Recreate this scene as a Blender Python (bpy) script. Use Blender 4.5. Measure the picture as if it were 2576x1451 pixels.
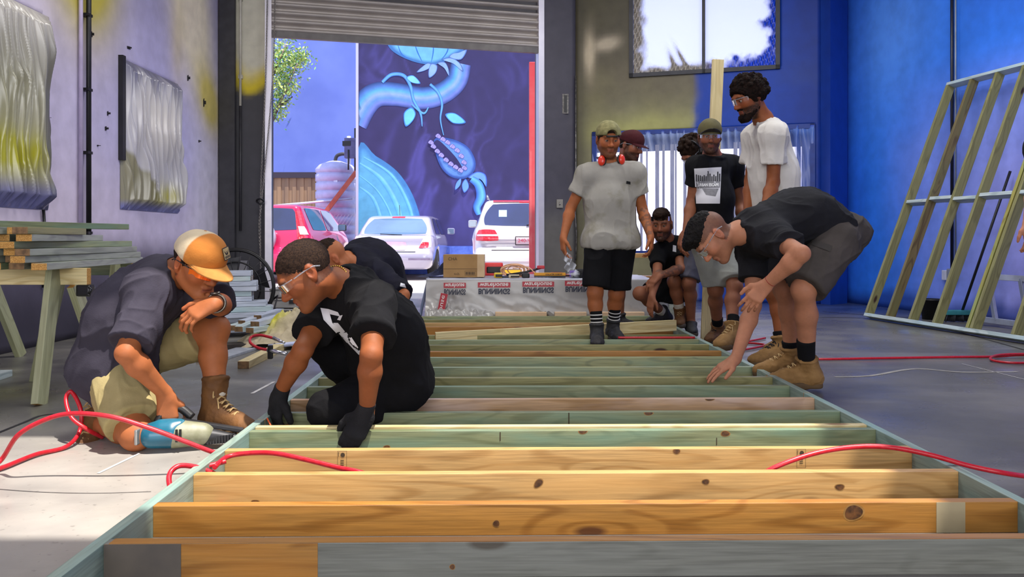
import bpy, bmesh, math, random
import numpy as np
from mathutils import Vector, Matrix, Euler
from mathutils.bvhtree import BVHTree
for o in list(bpy.data.objects): bpy.data.objects.remove(o)
SC = bpy.context.scene
COL = SC.collection
PI = math.pi
# ---------------------------------------------------------------- camera, sky, lights, exposure
F, HZ, CX, CH = 2000.0, 600.0, 1288.0, 0.85
cam = bpy.data.cameras.new('camera'); camo = bpy.data.objects.new('camera', cam); COL.objects.link(camo)
camo.location = (0, 0, CH); camo.rotation_euler = (PI/2, 0, 0)
cam.sensor_width = 36; cam.lens = 36*F/2576; cam.shift_y = -(725.5-HZ)/2576; cam.clip_start = .05; cam.clip_end = 300
SC.camera = camo
W = bpy.data.worlds.new('sky'); SC.world = W; W.use_nodes = True
nt = W.node_tree; bg = nt.nodes['Background']; bg.inputs[0].default_value = (0.60, 0.70, 1.0, 1); bg.inputs[1].default_value = 1.6
def lamp(name, kind, loc, rot, energy, color=(1, 1, 1), **kw):
    l = bpy.data.lights.new(name, kind); l.energy = energy; l.color = color
    for k, v in kw.items(): setattr(l, k, v)
    o = bpy.data.objects.new(name, l); COL.objects.link(o); o.location = loc; o.rotation_euler = rot; return o
sun = lamp('sun', 'SUN', (0, 0, 12), (0, 0, 0), 7.5, (1, .93, .86), angle=.012)
sd = Vector((-.25, .20, -.93)); sun.rotation_euler = sd.to_track_quat('-Z', 'Y').to_euler()
# added fill lights: a wide one behind the camera, unseen ones under the roof
lamp('rear_fill_light', 'AREA', (0.5, -4.3, 2.3), (math.radians(84), 0, 0), 300, (1, .95, .88), shape='RECTANGLE', size=7, size_y=3.4)
for k, (x, y) in enumerate([(-1.6, 5.0), (1.8, 4.4), (1.0, 8.2)]):
    lamp('overhead_fill_light', 'AREA', (x, y, 4.85), (0, 0, 0), (85, 48, 52)[k], (1, .97, .93), shape='RECTANGLE', size=1.3, size_y=1.3)
lamp('overhead_fill_light', 'AREA', (3.2, 6.4, 4.85), (0, math.radians(12), 0), 95, (.9, .93, 1), shape='RECTANGLE', size=1.3, size_y=1.3)
vs = SC.view_settings; vs.view_transform = 'Standard'; vs.look = 'None'; vs.gamma = 1; vs.use_curve_mapping = False; vs.exposure = 0.15
SC.display_settings.display_device = 'sRGB'
# ---------------------------------------------------------------- helpers
def V(*a): return np.array(a, float)
def at(px, py, Y): return V((px-CX)/F*Y, Y, CH+(HZ-py)/F*Y)
def on(px, py, z=0.0):
    Y = F*(CH-z)/(py-HZ); return V((px-CX)/F*Y, Y, z)
def unit(v): v = np.asarray(v, float); return v/max(1e-9, np.linalg.norm(v))
def lin(h):
    c = [int(h[i:i+2], 16)/255 for i in (0, 2, 4)]
    return tuple((x/12.92 if x <= .04045 else ((x+.055)/1.055)**2.4) for x in c)+(1,)
MATS = {}
def mat(name, c1, c2=None, rough=.6, scale=8, metal=0, bump=0, bscale=None, stretch=(1, 1, 1), spec=.5, detail=4, c3=None, lo=.35, hi=.65,
        attr=None, alpha=1, emis=None, estr=0, coat=0, trans=0, sub=0, dist=0, world=False, aniso=None):
    if name in MATS: return MATS[name]
    m = bpy.data.materials.new(name); m.use_nodes = True; MATS[name] = m
    N, L = m.node_tree.nodes, m.node_tree.links
    b = N['Principled BSDF']
    b.inputs['Roughness'].default_value = rough; b.inputs['Metallic'].default_value = metal
    b.inputs['Specular IOR Level'].default_value = spec
    tc = N.new('ShaderNodeTexCoord'); mp = N.new('ShaderNodeMapping'); mp.inputs['Scale'].default_value = stretch
    oi = N.new('ShaderNodeObjectInfo'); ml = N.new('ShaderNodeMath'); ml.operation = 'MULTIPLY'; ml.inputs[1].default_value = 37
    cb = N.new('ShaderNodeCombineXYZ')
    if not world:
        L.new(oi.outputs['Random'], ml.inputs[0]); L.new(ml.outputs[0], cb.inputs[0]); L.new(ml.outputs[0], cb.inputs[1]); L.new(cb.outputs[0], mp.inputs['Location'])
        L.new(tc.outputs['Object'], mp.inputs[0])
    else:
        g = N.new('ShaderNodeNewGeometry'); L.new(g.outputs['Position'], mp.inputs[0])
    nz = N.new('ShaderNodeTexNoise'); nz.inputs['Scale'].default_value = scale; nz.inputs['Detail'].default_value = detail; nz.inputs['Distortion'].default_value = dist
    L.new(mp.outputs[0], nz.inputs['Vector'])
    rp = N.new('ShaderNodeValToRGB'); rp.color_ramp.elements[0].position = lo; rp.color_ramp.elements[1].position = hi
    L.new(nz.outputs[0], rp.inputs[0])
    a = lin(c1); z = lin(c2) if c2 else a
    rp.color_ramp.elements[0].color = a; rp.color_ramp.elements[1].color = z
    if c3: e = rp.color_ramp.elements.new((lo+hi)/2); e.color = lin(c3)
    out = rp.outputs[0]
    if attr:
        at_ = N.new('ShaderNodeAttribute'); at_.attribute_name = attr
        mx = N.new('ShaderNodeMix'); mx.data_type = 'RGBA'; mx.blend_type = 'MULTIPLY'; mx.inputs[0].default_value = 1
        L.new(out, mx.inputs[6]); L.new(at_.outputs['Color'], mx.inputs[7]); out = mx.outputs[2]
    L.new(out, b.inputs['Base Color'])
    if emis:
        b.inputs['Emission Color'].default_value = lin(emis); b.inputs['Emission Strength'].default_value = estr
    if alpha < 1: b.inputs['Alpha'].default_value = alpha
    if trans: b.inputs['Transmission Weight'].default_value = trans
    if coat: b.inputs['Coat Weight'].default_value = coat
    if sub: b.inputs['Subsurface Weight'].default_value = sub; b.inputs['Subsurface Radius'].default_value = (.012, .005, .003); b.inputs['Subsurface Scale'].default_value = 1
    if bump:
        n2 = N.new('ShaderNodeTexNoise'); n2.inputs['Scale'].default_value = bscale or scale*4; n2.inputs['Detail'].default_value = 3
        L.new(mp.outputs[0], n2.inputs['Vector'])
        bp = N.new('ShaderNodeBump'); bp.inputs['Strength'].default_value = min(1, bump); bp.inputs['Distance'].default_value = .004*max(1, bump)
        L.new(n2.outputs[0], bp.inputs['Height']); L.new(bp.outputs[0], b.inputs['Normal'])
    return m
def wood(name, light, dark, knot='5a3414', rough=.42, grain=1.0, tint=None):
    """pine board: growth-ring grain along the object's X, scattered knots, optional treatment tint in clouds"""
    if name in MATS: return MATS[name]
    m = bpy.data.materials.new(name); m.use_nodes = True; MATS[name] = m
    N, L = m.node_tree.nodes, m.node_tree.links; b = N['Principled BSDF']; b.inputs['Roughness'].default_value = rough; b.inputs['Specular IOR Level'].default_value = .5
    tc = N.new('ShaderNodeTexCoord'); oi = N.new('ShaderNodeObjectInfo')
    ad = N.new('ShaderNodeVectorMath'); ad.operation = 'ADD'; sc = N.new('ShaderNodeVectorMath'); sc.operation = 'SCALE'; sc.inputs['Scale'].default_value = 61
    cb = N.new('ShaderNodeCombineXYZ')
    for i in range(3): L.new(oi.outputs['Random'], cb.inputs[i])
    L.new(cb.outputs[0], sc.inputs[0]); L.new(tc.outputs['Object'], ad.inputs[0]); L.new(sc.outputs[0], ad.inputs[1])
    def mapp(s):
        mp = N.new('ShaderNodeMapping'); mp.inputs['Scale'].default_value = s; L.new(ad.outputs[0], mp.inputs[0]); return mp.outputs[0]
    # knots
    vo = N.new('ShaderNodeTexVoronoi'); vo.inputs['Scale'].default_value = 1.0; L.new(mapp((1.9, 5.0, 5.5)), vo.inputs['Vector'])
    # warped coordinate for rings: noise low frequency
    n1 = N.new('ShaderNodeTexNoise'); n1.inputs['Scale'].default_value = 1; n1.inputs['Detail'].default_value = 1.5; L.new(mapp((.9, 8, 8)), n1.inputs['Vector'])
    ma = N.new('ShaderNodeMath'); ma.operation = 'MULTIPLY_ADD'; ma.inputs[1].default_value = 44*grain; L.new(n1.outputs[0], ma.inputs[0])
    kn = N.new('ShaderNodeMapRange'); kn.inputs[1].default_value = .0; kn.inputs[2].default_value = .45; kn.inputs[3].default_value = 12; kn.inputs[4].default_value = 0
    L.new(vo.outputs['Distance'], kn.inputs[0]); L.new(kn.outputs[0], ma.inputs[2])
    sn = N.new('ShaderNodeMath'); sn.operation = 'SINE'; L.new(ma.outputs[0], sn.inputs[0])
    r1 = N.new('ShaderNodeValToRGB'); r1.color_ramp.elements[0].position = -0.0; r1.color_ramp.elements[1].position = 1
    r1.color_ramp.elements[0].color = lin(light); r1.color_ramp.elements[1].color = lin(dark); e = r1.color_ramp.elements.new(.62); e.color = lin(light)
    mr = N.new('ShaderNodeMapRange'); mr.inputs[1].default_value = -1; mr.inputs[2].default_value = 1; L.new(sn.outputs[0], mr.inputs[0])
    L.new(mr.outputs[0], r1.inputs[0])
    # fibre streaks
    n2 = N.new('ShaderNodeTexNoise'); n2.inputs['Scale'].default_value = 1; n2.inputs['Detail'].default_value = 4; L.new(mapp((6, 150, 150)), n2.inputs['Vector'])
    r2 = N.new('ShaderNodeMapRange'); r2.inputs[1].default_value = .3; r2.inputs[2].default_value = .7; r2.inputs[3].default_value = .74; r2.inputs[4].default_value = 1.12; L.new(n2.outputs[0], r2.inputs[0])
    mx = N.new('ShaderNodeMix'); mx.data_type = 'RGBA'; mx.blend_type = 'MULTIPLY'; mx.inputs[0].default_value = 1; L.new(r1.outputs[0], mx.inputs[6]); L.new(r2.outputs[0], mx.inputs[7])
    # clouds
    n3 = N.new('ShaderNodeTexNoise'); n3.inputs['Scale'].default_value = 1; n3.inputs['Detail'].default_value = 3; L.new(mapp((2.2, 12, 12)), n3.inputs['Vector'])
    r3 = N.new('ShaderNodeMapRange'); r3.inputs[1].default_value = .42; r3.inputs[2].default_value = .7; r3.inputs[3].default_value = 0; r3.inputs[4].default_value = .75; L.new(n3.outputs[0], r3.inputs[0])
    m2 = N.new('ShaderNodeMix'); m2.data_type = 'RGBA'; L.new(r3.outputs[0], m2.inputs[0]); L.new(mx.outputs[2], m2.inputs[6]); m2.inputs[7].default_value = lin(tint or dark)
    # knot colour
    kr = N.new('ShaderNodeValToRGB'); kr.color_ramp.elements[0].position = .07; kr.color_ramp.elements[0].color = (1, 1, 1, 1); kr.color_ramp.elements[1].position = .115; kr.color_ramp.elements[1].color = (0, 0, 0, 1)
    L.new(vo.outputs['Distance'], kr.inputs[0])
    m3 = N.new('ShaderNodeMix'); m3.data_type = 'RGBA'; L.new(kr.outputs[0], m3.inputs[0]); L.new(m2.outputs[2], m3.inputs[6]); m3.inputs[7].default_value = lin(knot)
    L.new(m3.outputs[2], b.inputs['Base Color'])
    bp = N.new('ShaderNodeBump'); bp.inputs['Strength'].default_value = .25; bp.inputs['Distance'].default_value = .002; L.new(n2.outputs[0], bp.inputs['Height']); L.new(bp.outputs[0], b.inputs['Normal'])
    return m
def attrmat(name, rough=.7, spec=.4, bump=.15, bscale=30, metal=0, nscale=14, var=.18, sub=0, emis=0, world=False, coat=0):
    """base colour from the mesh's own paint attribute, broken up by noise"""
    if name in MATS: return MATS[name]
    m = bpy.data.materials.new(name); m.use_nodes = True; MATS[name] = m
    N, L = m.node_tree.nodes, m.node_tree.links; b = N['Principled BSDF']; b.inputs['Roughness'].default_value = rough; b.inputs['Specular IOR Level'].default_value = spec; b.inputs['Metallic'].default_value = metal
    a = N.new('ShaderNodeAttribute'); a.attribute_name = 'Col'
    nz = N.new('ShaderNodeTexNoise'); nz.inputs['Scale'].default_value = nscale; nz.inputs['Detail'].default_value = 5
    tc = N.new('ShaderNodeTexCoord'); L.new(tc.outputs['Object'], nz.inputs['Vector'])
    r = N.new('ShaderNodeMapRange'); r.inputs[1].default_value = .3; r.inputs[2].default_value = .7; r.inputs[3].default_value = 1-var; r.inputs[4].default_value = 1+var*.5; L.new(nz.outputs[0], r.inputs[0])
    mx = N.new('ShaderNodeMix'); mx.data_type = 'RGBA'; mx.blend_type = 'MULTIPLY'; mx.inputs[0].default_value = 1; L.new(a.outputs['Color'], mx.inputs[6]); L.new(r.outputs[0], mx.inputs[7])
    L.new(mx.outputs[2], b.inputs['Base Color'])
    if sub: b.inputs['Subsurface Weight'].default_value = sub; b.inputs['Subsurface Radius'].default_value = (.012, .005, .003); b.inputs['Subsurface Scale'].default_value = 1
    if coat: b.inputs['Coat Weight'].default_value = coat; b.inputs['Coat Roughness'].default_value = .08
    if emis: L.new(mx.outputs[2], b.inputs['Emission Color']); b.inputs['Emission Strength'].default_value = emis
    n2 = N.new('ShaderNodeTexNoise'); n2.inputs['Scale'].default_value = bscale; n2.inputs['Detail'].default_value = 4; L.new(tc.outputs['Object'], n2.inputs['Vector'])
    bp = N.new('ShaderNodeBump'); bp.inputs['Strength'].default_value = bump; bp.inputs['Distance'].default_value = .01; L.new(n2.outputs[0], bp.inputs['Height']); L.new(bp.outputs[0], b.inputs['Normal'])
    return m
def tag(o, label=None, cat=None, group=None, kind=None):
    if label: o['label'] = label
    if cat: o['category'] = cat
    if group: o['group'] = group
    if kind: o['kind'] = kind
    return o
def empty(name, loc=(0, 0, 0), rz=0, **kw):
    o = bpy.data.objects.new(name, None); COL.objects.link(o); o.location = tuple(loc); o.rotation_euler = (0, 0, rz); o.empty_display_size = .05
    return tag(o, **kw)
def link(name, me, m=None, parent=None, loc=None, smooth=False, **kw):
    o = bpy.data.objects.new(name, me); COL.objects.link(o)
    if m is not None:
        for q in (m if isinstance(m, (list, tuple)) else [m]): me.materials.append(q)
    if parent is not None: o.parent = parent
    if loc is not None: o.location = tuple(loc)
    if smooth: me.polygons.foreach_set('use_smooth', [True]*len(me.polygons))
    return tag(o, **kw)
class MB:
    """collects shapes into one bmesh; coordinates are local to the object"""
    def __init__(s): s.b = bmesh.new(); s.M = Matrix()
    def box(s, x0, x1, y0, y1, z0, z1, mi=0, bev=0, M=None):
        r = bmesh.ops.create_cube(s.b, size=1); vs_ = r['verts']
        M2 = Matrix.Translation(((x0+x1)/2, (y0+y1)/2, (z0+z1)/2)) @ Matrix.Diagonal((abs(x1-x0), abs(y1-y0), abs(z1-z0), 1))
        bmesh.ops.transform(s.b, verts=vs_, matrix=M2)
        if bev:
            es = list({e for v in vs_ for e in v.link_edges}); q = bmesh.ops.bevel(s.b, geom=es, offset=bev, segments=2, affect='EDGES', profile=.6)
            vs_ = list({v for f in q['faces'] for v in f.verts} | {v for v in vs_ if v.is_valid})
        fs = {f for v in vs_ for f in v.link_faces}
        for f in fs: f.material_index = mi
        bmesh.ops.transform(s.b, verts=vs_, matrix=s.M @ (M or Matrix())); return s
    def beam(s, a, b, w, h, mi=0, up=(0, 0, 1), bev=0):
        a = Vector(a); b = Vector(b); d = b-a; L_ = d.length; x = d.normalized(); y = Vector(up).cross(x)
        if y.length < 1e-4: y = Vector((0, 1, 0)).cross(x)
        y.normalize(); z = x.cross(y)
        M = Matrix((x, y, z)).transposed().to_4x4(); M.translation = (a+b)/2
        return s.box(-L_/2, L_/2, -w/2, w/2, -h/2, h/2, mi, bev, M)
    def tube(s, pts, r, n=10, mi=0, cap=True, closed=False):
        pts = [Vector(p) for p in pts]; k = len(pts); rs = r if hasattr(r, '__len__') else [r]*k; rings = []
        t0 = (pts[1]-pts[0]).normalized(); u = t0.orthogonal().normalized()
        for i, p in enumerate(pts):
            a = pts[i-1] if i or closed else pts[0]; c = pts[(i+1) % k] if i < k-1 or closed else pts[-1]
            t = (c-a).normalized(); u = (u-t*u.dot(t)).normalized(); w = t.cross(u)
            rings.append([s.b.verts.new(s.M @ (p+(u*math.cos(2*PI*j/n)+w*math.sin(2*PI*j/n))*rs[i])) for j in range(n)])
        for i in range(k if closed else k-1):
            A, B = rings[i], rings[(i+1) % k]
            for j in range(n):
                f = s.b.faces.new((A[j], A[(j+1) % n], B[(j+1) % n], B[j])); f.smooth = True; f.material_index = mi
        if cap and not closed:
            f = s.b.faces.new(rings[0][::-1]); f.material_index = mi; f = s.b.faces.new(rings[-1]); f.material_index = mi
        return s
    def lathe(s, prof, n=24, mi=0, M=None):
        M = s.M @ (M or Matrix()); rings = [[s.b.verts.new(M @ Vector((r*math.cos(2*PI*j/n), r*math.sin(2*PI*j/n), z))) for j in range(n)] for r, z in prof]
        for A, B in zip(rings, rings[1:]):
            for j in range(n):
                f = s.b.faces.new((A[j], A[(j+1) % n], B[(j+1) % n], B[j])); f.smooth = True; f.material_index = mi
        f = s.b.faces.new(rings[0][::-1]); f.material_index = mi; f = s.b.faces.new(rings[-1]); f.material_index = mi
        return s
    def poly(s, pts, mi=0):
        f = s.b.faces.new([s.b.verts.new(s.M @ Vector(p)) for p in pts]); f.material_index = mi; return s
    def prism(s, pts, d, mi=0):
        d = Vector(d); A = [s.b.verts.new(s.M @ Vector(p)) for p in pts]; B = [s.b.verts.new(s.M @ (Vector(p)+d)) for p in pts]; n = len(pts)
        fs = [s.b.faces.new(A[::-1]), s.b.faces.new(B)]+[s.b.faces.new((A[i], A[(i+1) % n], B[(i+1) % n], B[i])) for i in range(n)]
        for f in fs: f.material_index = mi
        return s
    def mesh(s, name='m'):
        bmesh.ops.recalc_face_normals(s.b, faces=s.b.faces); me = bpy.data.meshes.new(name); s.b.to_mesh(me); s.b.free(); return me
    def build(s, name, m, parent=None, loc=None, **kw): return link(name, s.mesh(name), m, parent, loc, **kw)
def spline(pts, n=10, closed=False):
    """Catmull-Rom through points"""
    P = [np.asarray(p, float) for p in pts]; out = []; k = len(P)
    for i in range(k if closed else k-1):
        a, b, c, d = (P[(i-1) % k], P[i], P[(i+1) % k], P[(i+2) % k]) if closed else (P[max(i-1, 0)], P[i], P[i+1], P[min(i+2, k-1)])
        for j in range(n):
            t = j/n; out.append(.5*((2*b)+(c-a)*t+(2*a-5*b+4*c-d)*t*t+(-a+3*b-3*c+d)*t**3))
    if not closed: out.append(P[-1])
    return out
def grid_mesh(name, P, cols=None, m=None, parent=None, smooth=True, loc=None, **kw):
    """P: (ny,nx,3) array -> quad sheet, cols (ny,nx,3) linear paint colours"""
    ny, nx = P.shape[:2]; me = bpy.data.meshes.new(name); v = P.reshape(-1, 3)
    idx = np.arange(ny*nx).reshape(ny, nx); q = np.stack([idx[:-1, :-1], idx[:-1, 1:], idx[1:, 1:], idx[1:, :-1]], -1).reshape(-1, 4)
    np_mesh(me, v, q)
    if cols is not None: set_col(me, cols.reshape(-1, 3))
    return link(name, me, m, parent, loc, smooth, **kw)
def np_mesh(me, v, q):
    me.vertices.add(len(v)); me.vertices.foreach_set('co', np.asarray(v, np.float32).ravel())
    k = q.shape[1]; me.loops.add(q.size); me.loops.foreach_set('vertex_index', q.astype(np.int32).ravel())
    me.polygons.add(len(q)); me.polygons.foreach_set('loop_start', np.arange(0, q.size, k, dtype=np.int32)); me.polygons.foreach_set('loop_total', np.full(len(q), k, np.int32))
    me.update(calc_edges=True)
def set_col(me, c):
    a = me.color_attributes.new('Col', 'FLOAT_COLOR', 'POINT'); c = np.concatenate([np.asarray(c, np.float32), np.ones((len(c), 1), np.float32)], 1); a.data.foreach_set('color', c.ravel())
def L3(h): return np.array(lin(h)[:3])
def vnoise(P, s, seed=0):
    """cheap smooth value noise at points (N,3) in -1..1"""
    P = np.asarray(P, float)*s+seed*17.31; i = np.floor(P).astype(np.int64); f = P-i; f = f*f*(3-2*f)
    def h(x, y, z):
        n = (x*73856093) ^ (y*19349663) ^ (z*83492791); n = (n ^ (n >> 13))*1274126177; n = n & 0x7fffffff; return (n % 65536)/32768.0-1
    r = 0
    for a in (0, 1):
        for b in (0, 1):
            for c in (0, 1):
                w = (f[..., 0] if a else 1-f[..., 0])*(f[..., 1] if b else 1-f[..., 1])*(f[..., 2] if c else 1-f[..., 2]); r = r+w*h(i[..., 0]+a, i[..., 1]+b, i[..., 2]+c)
    return r
def fbm(P, s, seed=0, o=3): return sum(vnoise(P, s*2**k, seed+k)/2**k for k in range(o))
def text_mesh(txt, size, bold=0.0):
    cu = bpy.data.curves.new('t', 'FONT'); cu.body = txt; cu.size = size; cu.align_x = 'CENTER'; cu.align_y = 'CENTER'; cu.offset = bold; cu.resolution_u = 3
    o = bpy.data.objects.new('t', cu); COL.objects.link(o); dg = bpy.context.evaluated_depsgraph_get(); me = bpy.data.meshes.new_from_object(o.evaluated_get(dg)); bpy.data.objects.remove(o); bpy.data.curves.remove(cu); return me
def text_on(name, txt, size, c, right, up, m, parent=None, bold=0.0, width=None, flip=False, **kw):
    """lettering as a flat mesh centred at c, reading along right, standing along up"""
    me = text_mesh(txt, size, bold); n = len(me.vertices); co = np.zeros(n*3); me.vertices.foreach_get('co', co); co = co.reshape(-1, 3)
    if width: co[:, 0] *= width/max(1e-6, np.ptp(co[:, 0]))
    r, u = unit(right), unit(up)*(-1 if flip else 1)
    me.vertices.foreach_set('co', (np.asarray(c)+co[:, :1]*r+co[:, 1:2]*u).ravel()); me.update(); me.materials.clear()
    return link(name, me, m, parent, **kw)
def copy_tree(o, parent=None):
    c = o.copy(); COL.objects.link(c); c.parent = parent
    for ch in [x for x in bpy.data.objects if x.parent == o]: copy_tree(ch, c)
    return c
random.seed(7)
# ================================================================ THE ROOM
mwall = attrmat('painted_concrete_wall', rough=.55, spec=.4, bump=.12, bscale=18, nscale=7, var=.12)
XL = -3.75
CA = V(XL, 10.2, 0)               # left back corner
DL = V(-3.12, 10.25, 0); DR = V(.375, 11.15, 0)   # roller door opening
PR = V(.90, 11.28, 0)             # end of dark pillar
WE = V(4.02, 10.35, 0)            # end of window wall, pilaster begins
CB = V(4.46, 10.62, 0)            # right corner
RW = unit(V(.2, -1, 0))           # right wall runs towards the camera
HR = 5.0
def gauss(u, v, cu, cv, su, sv): return np.exp(-(((u-cu)/su)**2+((v-cv)/sv)**2))
def sm(x, a, b): t = np.clip((x-a)/(b-a), 0, 1); return t*t*(3-2*t)
def mixc(c, col, w): return c*(1-w[..., None])+L3(col)*w[..., None]
def wall(name, a, b, z0, z1, paint, holes=(), step=.05, thick=.2, inward=None, m=None):
    """wall from a to b: painted inner sheet with rectangular holes, solid back. holes (u0,u1,v0,v1)"""
    d = b-a; Lw = np.linalg.norm(d[:2]); d = d/Lw
    us = sorted(set([round(x, 4) for x in np.linspace(0, Lw, max(2, int(Lw/step)))]+[h for q in holes for h in q[:2]]))
    vs2 = sorted(set([round(x, 4) for x in np.linspace(z0, z1, max(2, int((z1-z0)/step)))]+[h for q in holes for h in q[2:]]))
    U, Z = np.meshgrid(us, vs2); n = V(-d[1], d[0], 0); n = n if inward is None or np.dot(n, inward) < 0 else -n
    P = a[None, None]+U[..., None]*d+Z[..., None]*V(0, 0, 1); ny, nx = U.shape
    c = paint(U, Z, P); idx = np.arange(ny*nx).reshape(ny, nx)
    q = np.stack([idx[:-1, :-1], idx[:-1, 1:], idx[1:, 1:], idx[1:, :-1]], -1); uc = (U[:-1, :-1]+U[1:, 1:])/2; zc = (Z[:-1, :-1]+Z[1:, 1:])/2
    keep = np.ones(uc.shape, bool)
    for h in holes: keep &= ~((uc > h[0]) & (uc < h[1]) & (zc > h[2]) & (zc < h[3]))
    q = q[keep]; v = P.reshape(-1, 3); cc = c.reshape(-1, 3); v2 = v+n*thick; N0 = len(v)
    qs = [q, q[:, ::-1]+N0]
    # rim faces around sheet and holes
    from collections import Counter
    ed = Counter(); od = {}
    for f in q:
        for k in range(4):
            e = (int(f[k]), int(f[(k+1) % 4])); ed[tuple(sorted(e))] += 1; od[tuple(sorted(e))] = e
    rim = np.array([(od[e][1], od[e][0], od[e][0]+N0, od[e][1]+N0) for e, k in ed.items() if k == 1])
    Q = np.concatenate(qs+[rim]); me = bpy.data.meshes.new(name); np_mesh(me, np.concatenate([v, v2]), Q); set_col(me, np.concatenate([cc, cc]))
    return link(name, me, m or mwall, kind='structure')
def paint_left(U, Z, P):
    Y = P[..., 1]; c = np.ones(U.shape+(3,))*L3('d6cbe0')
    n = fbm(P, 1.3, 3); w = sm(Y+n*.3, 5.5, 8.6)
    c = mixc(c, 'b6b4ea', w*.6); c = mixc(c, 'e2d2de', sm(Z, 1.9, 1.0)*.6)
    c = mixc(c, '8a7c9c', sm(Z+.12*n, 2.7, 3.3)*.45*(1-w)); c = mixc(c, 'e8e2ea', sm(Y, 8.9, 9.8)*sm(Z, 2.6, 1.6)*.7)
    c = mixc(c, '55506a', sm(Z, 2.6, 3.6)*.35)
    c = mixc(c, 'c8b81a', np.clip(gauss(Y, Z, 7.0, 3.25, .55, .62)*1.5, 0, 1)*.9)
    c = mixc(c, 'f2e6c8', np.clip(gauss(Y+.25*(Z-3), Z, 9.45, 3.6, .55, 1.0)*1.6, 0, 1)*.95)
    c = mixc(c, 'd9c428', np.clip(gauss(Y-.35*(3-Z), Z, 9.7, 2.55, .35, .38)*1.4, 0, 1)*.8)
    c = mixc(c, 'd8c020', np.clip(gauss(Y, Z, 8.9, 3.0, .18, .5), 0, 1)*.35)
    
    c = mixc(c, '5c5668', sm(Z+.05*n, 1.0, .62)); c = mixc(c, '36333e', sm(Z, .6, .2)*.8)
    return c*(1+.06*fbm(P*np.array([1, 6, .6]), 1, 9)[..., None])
WIN1 = (6.36, 5.0, 1.105, 2.62)
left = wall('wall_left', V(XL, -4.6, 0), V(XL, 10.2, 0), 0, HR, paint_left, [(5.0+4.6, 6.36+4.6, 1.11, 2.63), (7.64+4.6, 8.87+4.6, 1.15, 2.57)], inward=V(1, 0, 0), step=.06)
def paint_back_left(U, Z, P):
    c = np.ones(U.shape+(3,))*L3('403f44'); n = fbm(P, 2, 5)*.08
    dd = np.sqrt(((U-.42)/.5)**2+((Z-3.9)/1.25)**2)+n
    c = mixc(c, 'd6bf14', sm(dd, 1.05, .93)); c = mixc(c, 'cfcbb8', sm(dd, .95, .70)); return mixc(c, '2d2c30', sm(Z, .5, 0)*.5)
wall('wall_back_left', CA, DL, 0, HR, paint_back_left, inward=V(0, -1, 0))
def paint_lintel(U, Z, P): return np.ones(U.shape+(3,))*L3('4a474a')
wall('wall_lintel', DL, DR, 3.95, HR, paint_lintel, inward=V(0, -1, 0))
def paint_pillar(U, Z, P):
    c = np.ones(U.shape+(3,))*L3('504d56'); c = mixc(c, '6f6c66', sm(Z, 1.5, .9)); return c*(1+.05*fbm(P, 6, 2)[..., None])
wall('wall_pillar', DR, PR, 0, HR, paint_pillar, inward=V(0, -1, 0))
DW = unit(WE-PR); LW = np.linalg.norm(WE-PR)
def onwin(px):   # distance along the window wall seen at picture column px
    k = (px-CX)/F; t = (PR[0]-k*PR[1])/(k*DW[1]-DW[0]); return t
def zwin(px, py): u = onwin(px); return CH+(HZ-py)/F*(PR[1]+u*DW[1])
U3 = (onwin(1583), onwin(1962)); Z3 = zwin(1583, 197), zwin(1962, 172)
U4 = (onwin(1575), onwin(2050)); Z4 = zwin(1500, 335), zwin(2048, 308)
h3 = (U3[0], U3[1], (Z3[0]+Z3[1])/2, 4.35); h4 = (onwin(1490), U4[1], .62, (Z4[0]+Z4[1])/2)
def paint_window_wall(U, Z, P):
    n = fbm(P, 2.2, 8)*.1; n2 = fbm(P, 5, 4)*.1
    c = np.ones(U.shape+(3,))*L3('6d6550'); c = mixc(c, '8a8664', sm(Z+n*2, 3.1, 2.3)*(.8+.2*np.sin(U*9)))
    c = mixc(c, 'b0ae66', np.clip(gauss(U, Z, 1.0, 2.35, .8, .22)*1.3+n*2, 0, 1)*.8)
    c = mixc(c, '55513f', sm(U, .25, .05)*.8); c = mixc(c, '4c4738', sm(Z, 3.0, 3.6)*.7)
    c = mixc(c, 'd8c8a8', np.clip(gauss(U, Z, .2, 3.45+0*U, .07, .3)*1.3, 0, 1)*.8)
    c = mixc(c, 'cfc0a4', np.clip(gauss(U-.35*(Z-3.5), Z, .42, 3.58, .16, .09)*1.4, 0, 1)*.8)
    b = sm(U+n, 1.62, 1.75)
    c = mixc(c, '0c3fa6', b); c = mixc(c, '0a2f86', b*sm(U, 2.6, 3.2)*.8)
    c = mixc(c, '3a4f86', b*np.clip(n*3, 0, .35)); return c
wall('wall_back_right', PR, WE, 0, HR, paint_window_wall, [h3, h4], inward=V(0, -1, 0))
def paint_pilaster(U, Z, P): return mixc(np.ones(U.shape+(3,))*L3('0a3390'), '1c55c0', np.clip(fbm(P, 2, 6)*.4+.2, 0, 1))
PB = WE+V(.06, -.16, 0); PC = CB+V(-.05, -.16, 0)
m = MB(); m.prism([WE, PB, PC, CB+V(0, .1, 0), WE+V(0, .1, 0)], (0, 0, HR)); me = m.mesh(); set_col(me, paint_pilaster(*[np.zeros(len(me.vertices))]*2, np.array([v.co for v in me.vertices])))
link('trim_1', me, mwall, kind='structure')
CR = CB+V(0, 0, 0); RE = CB+RW*15.2
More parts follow.
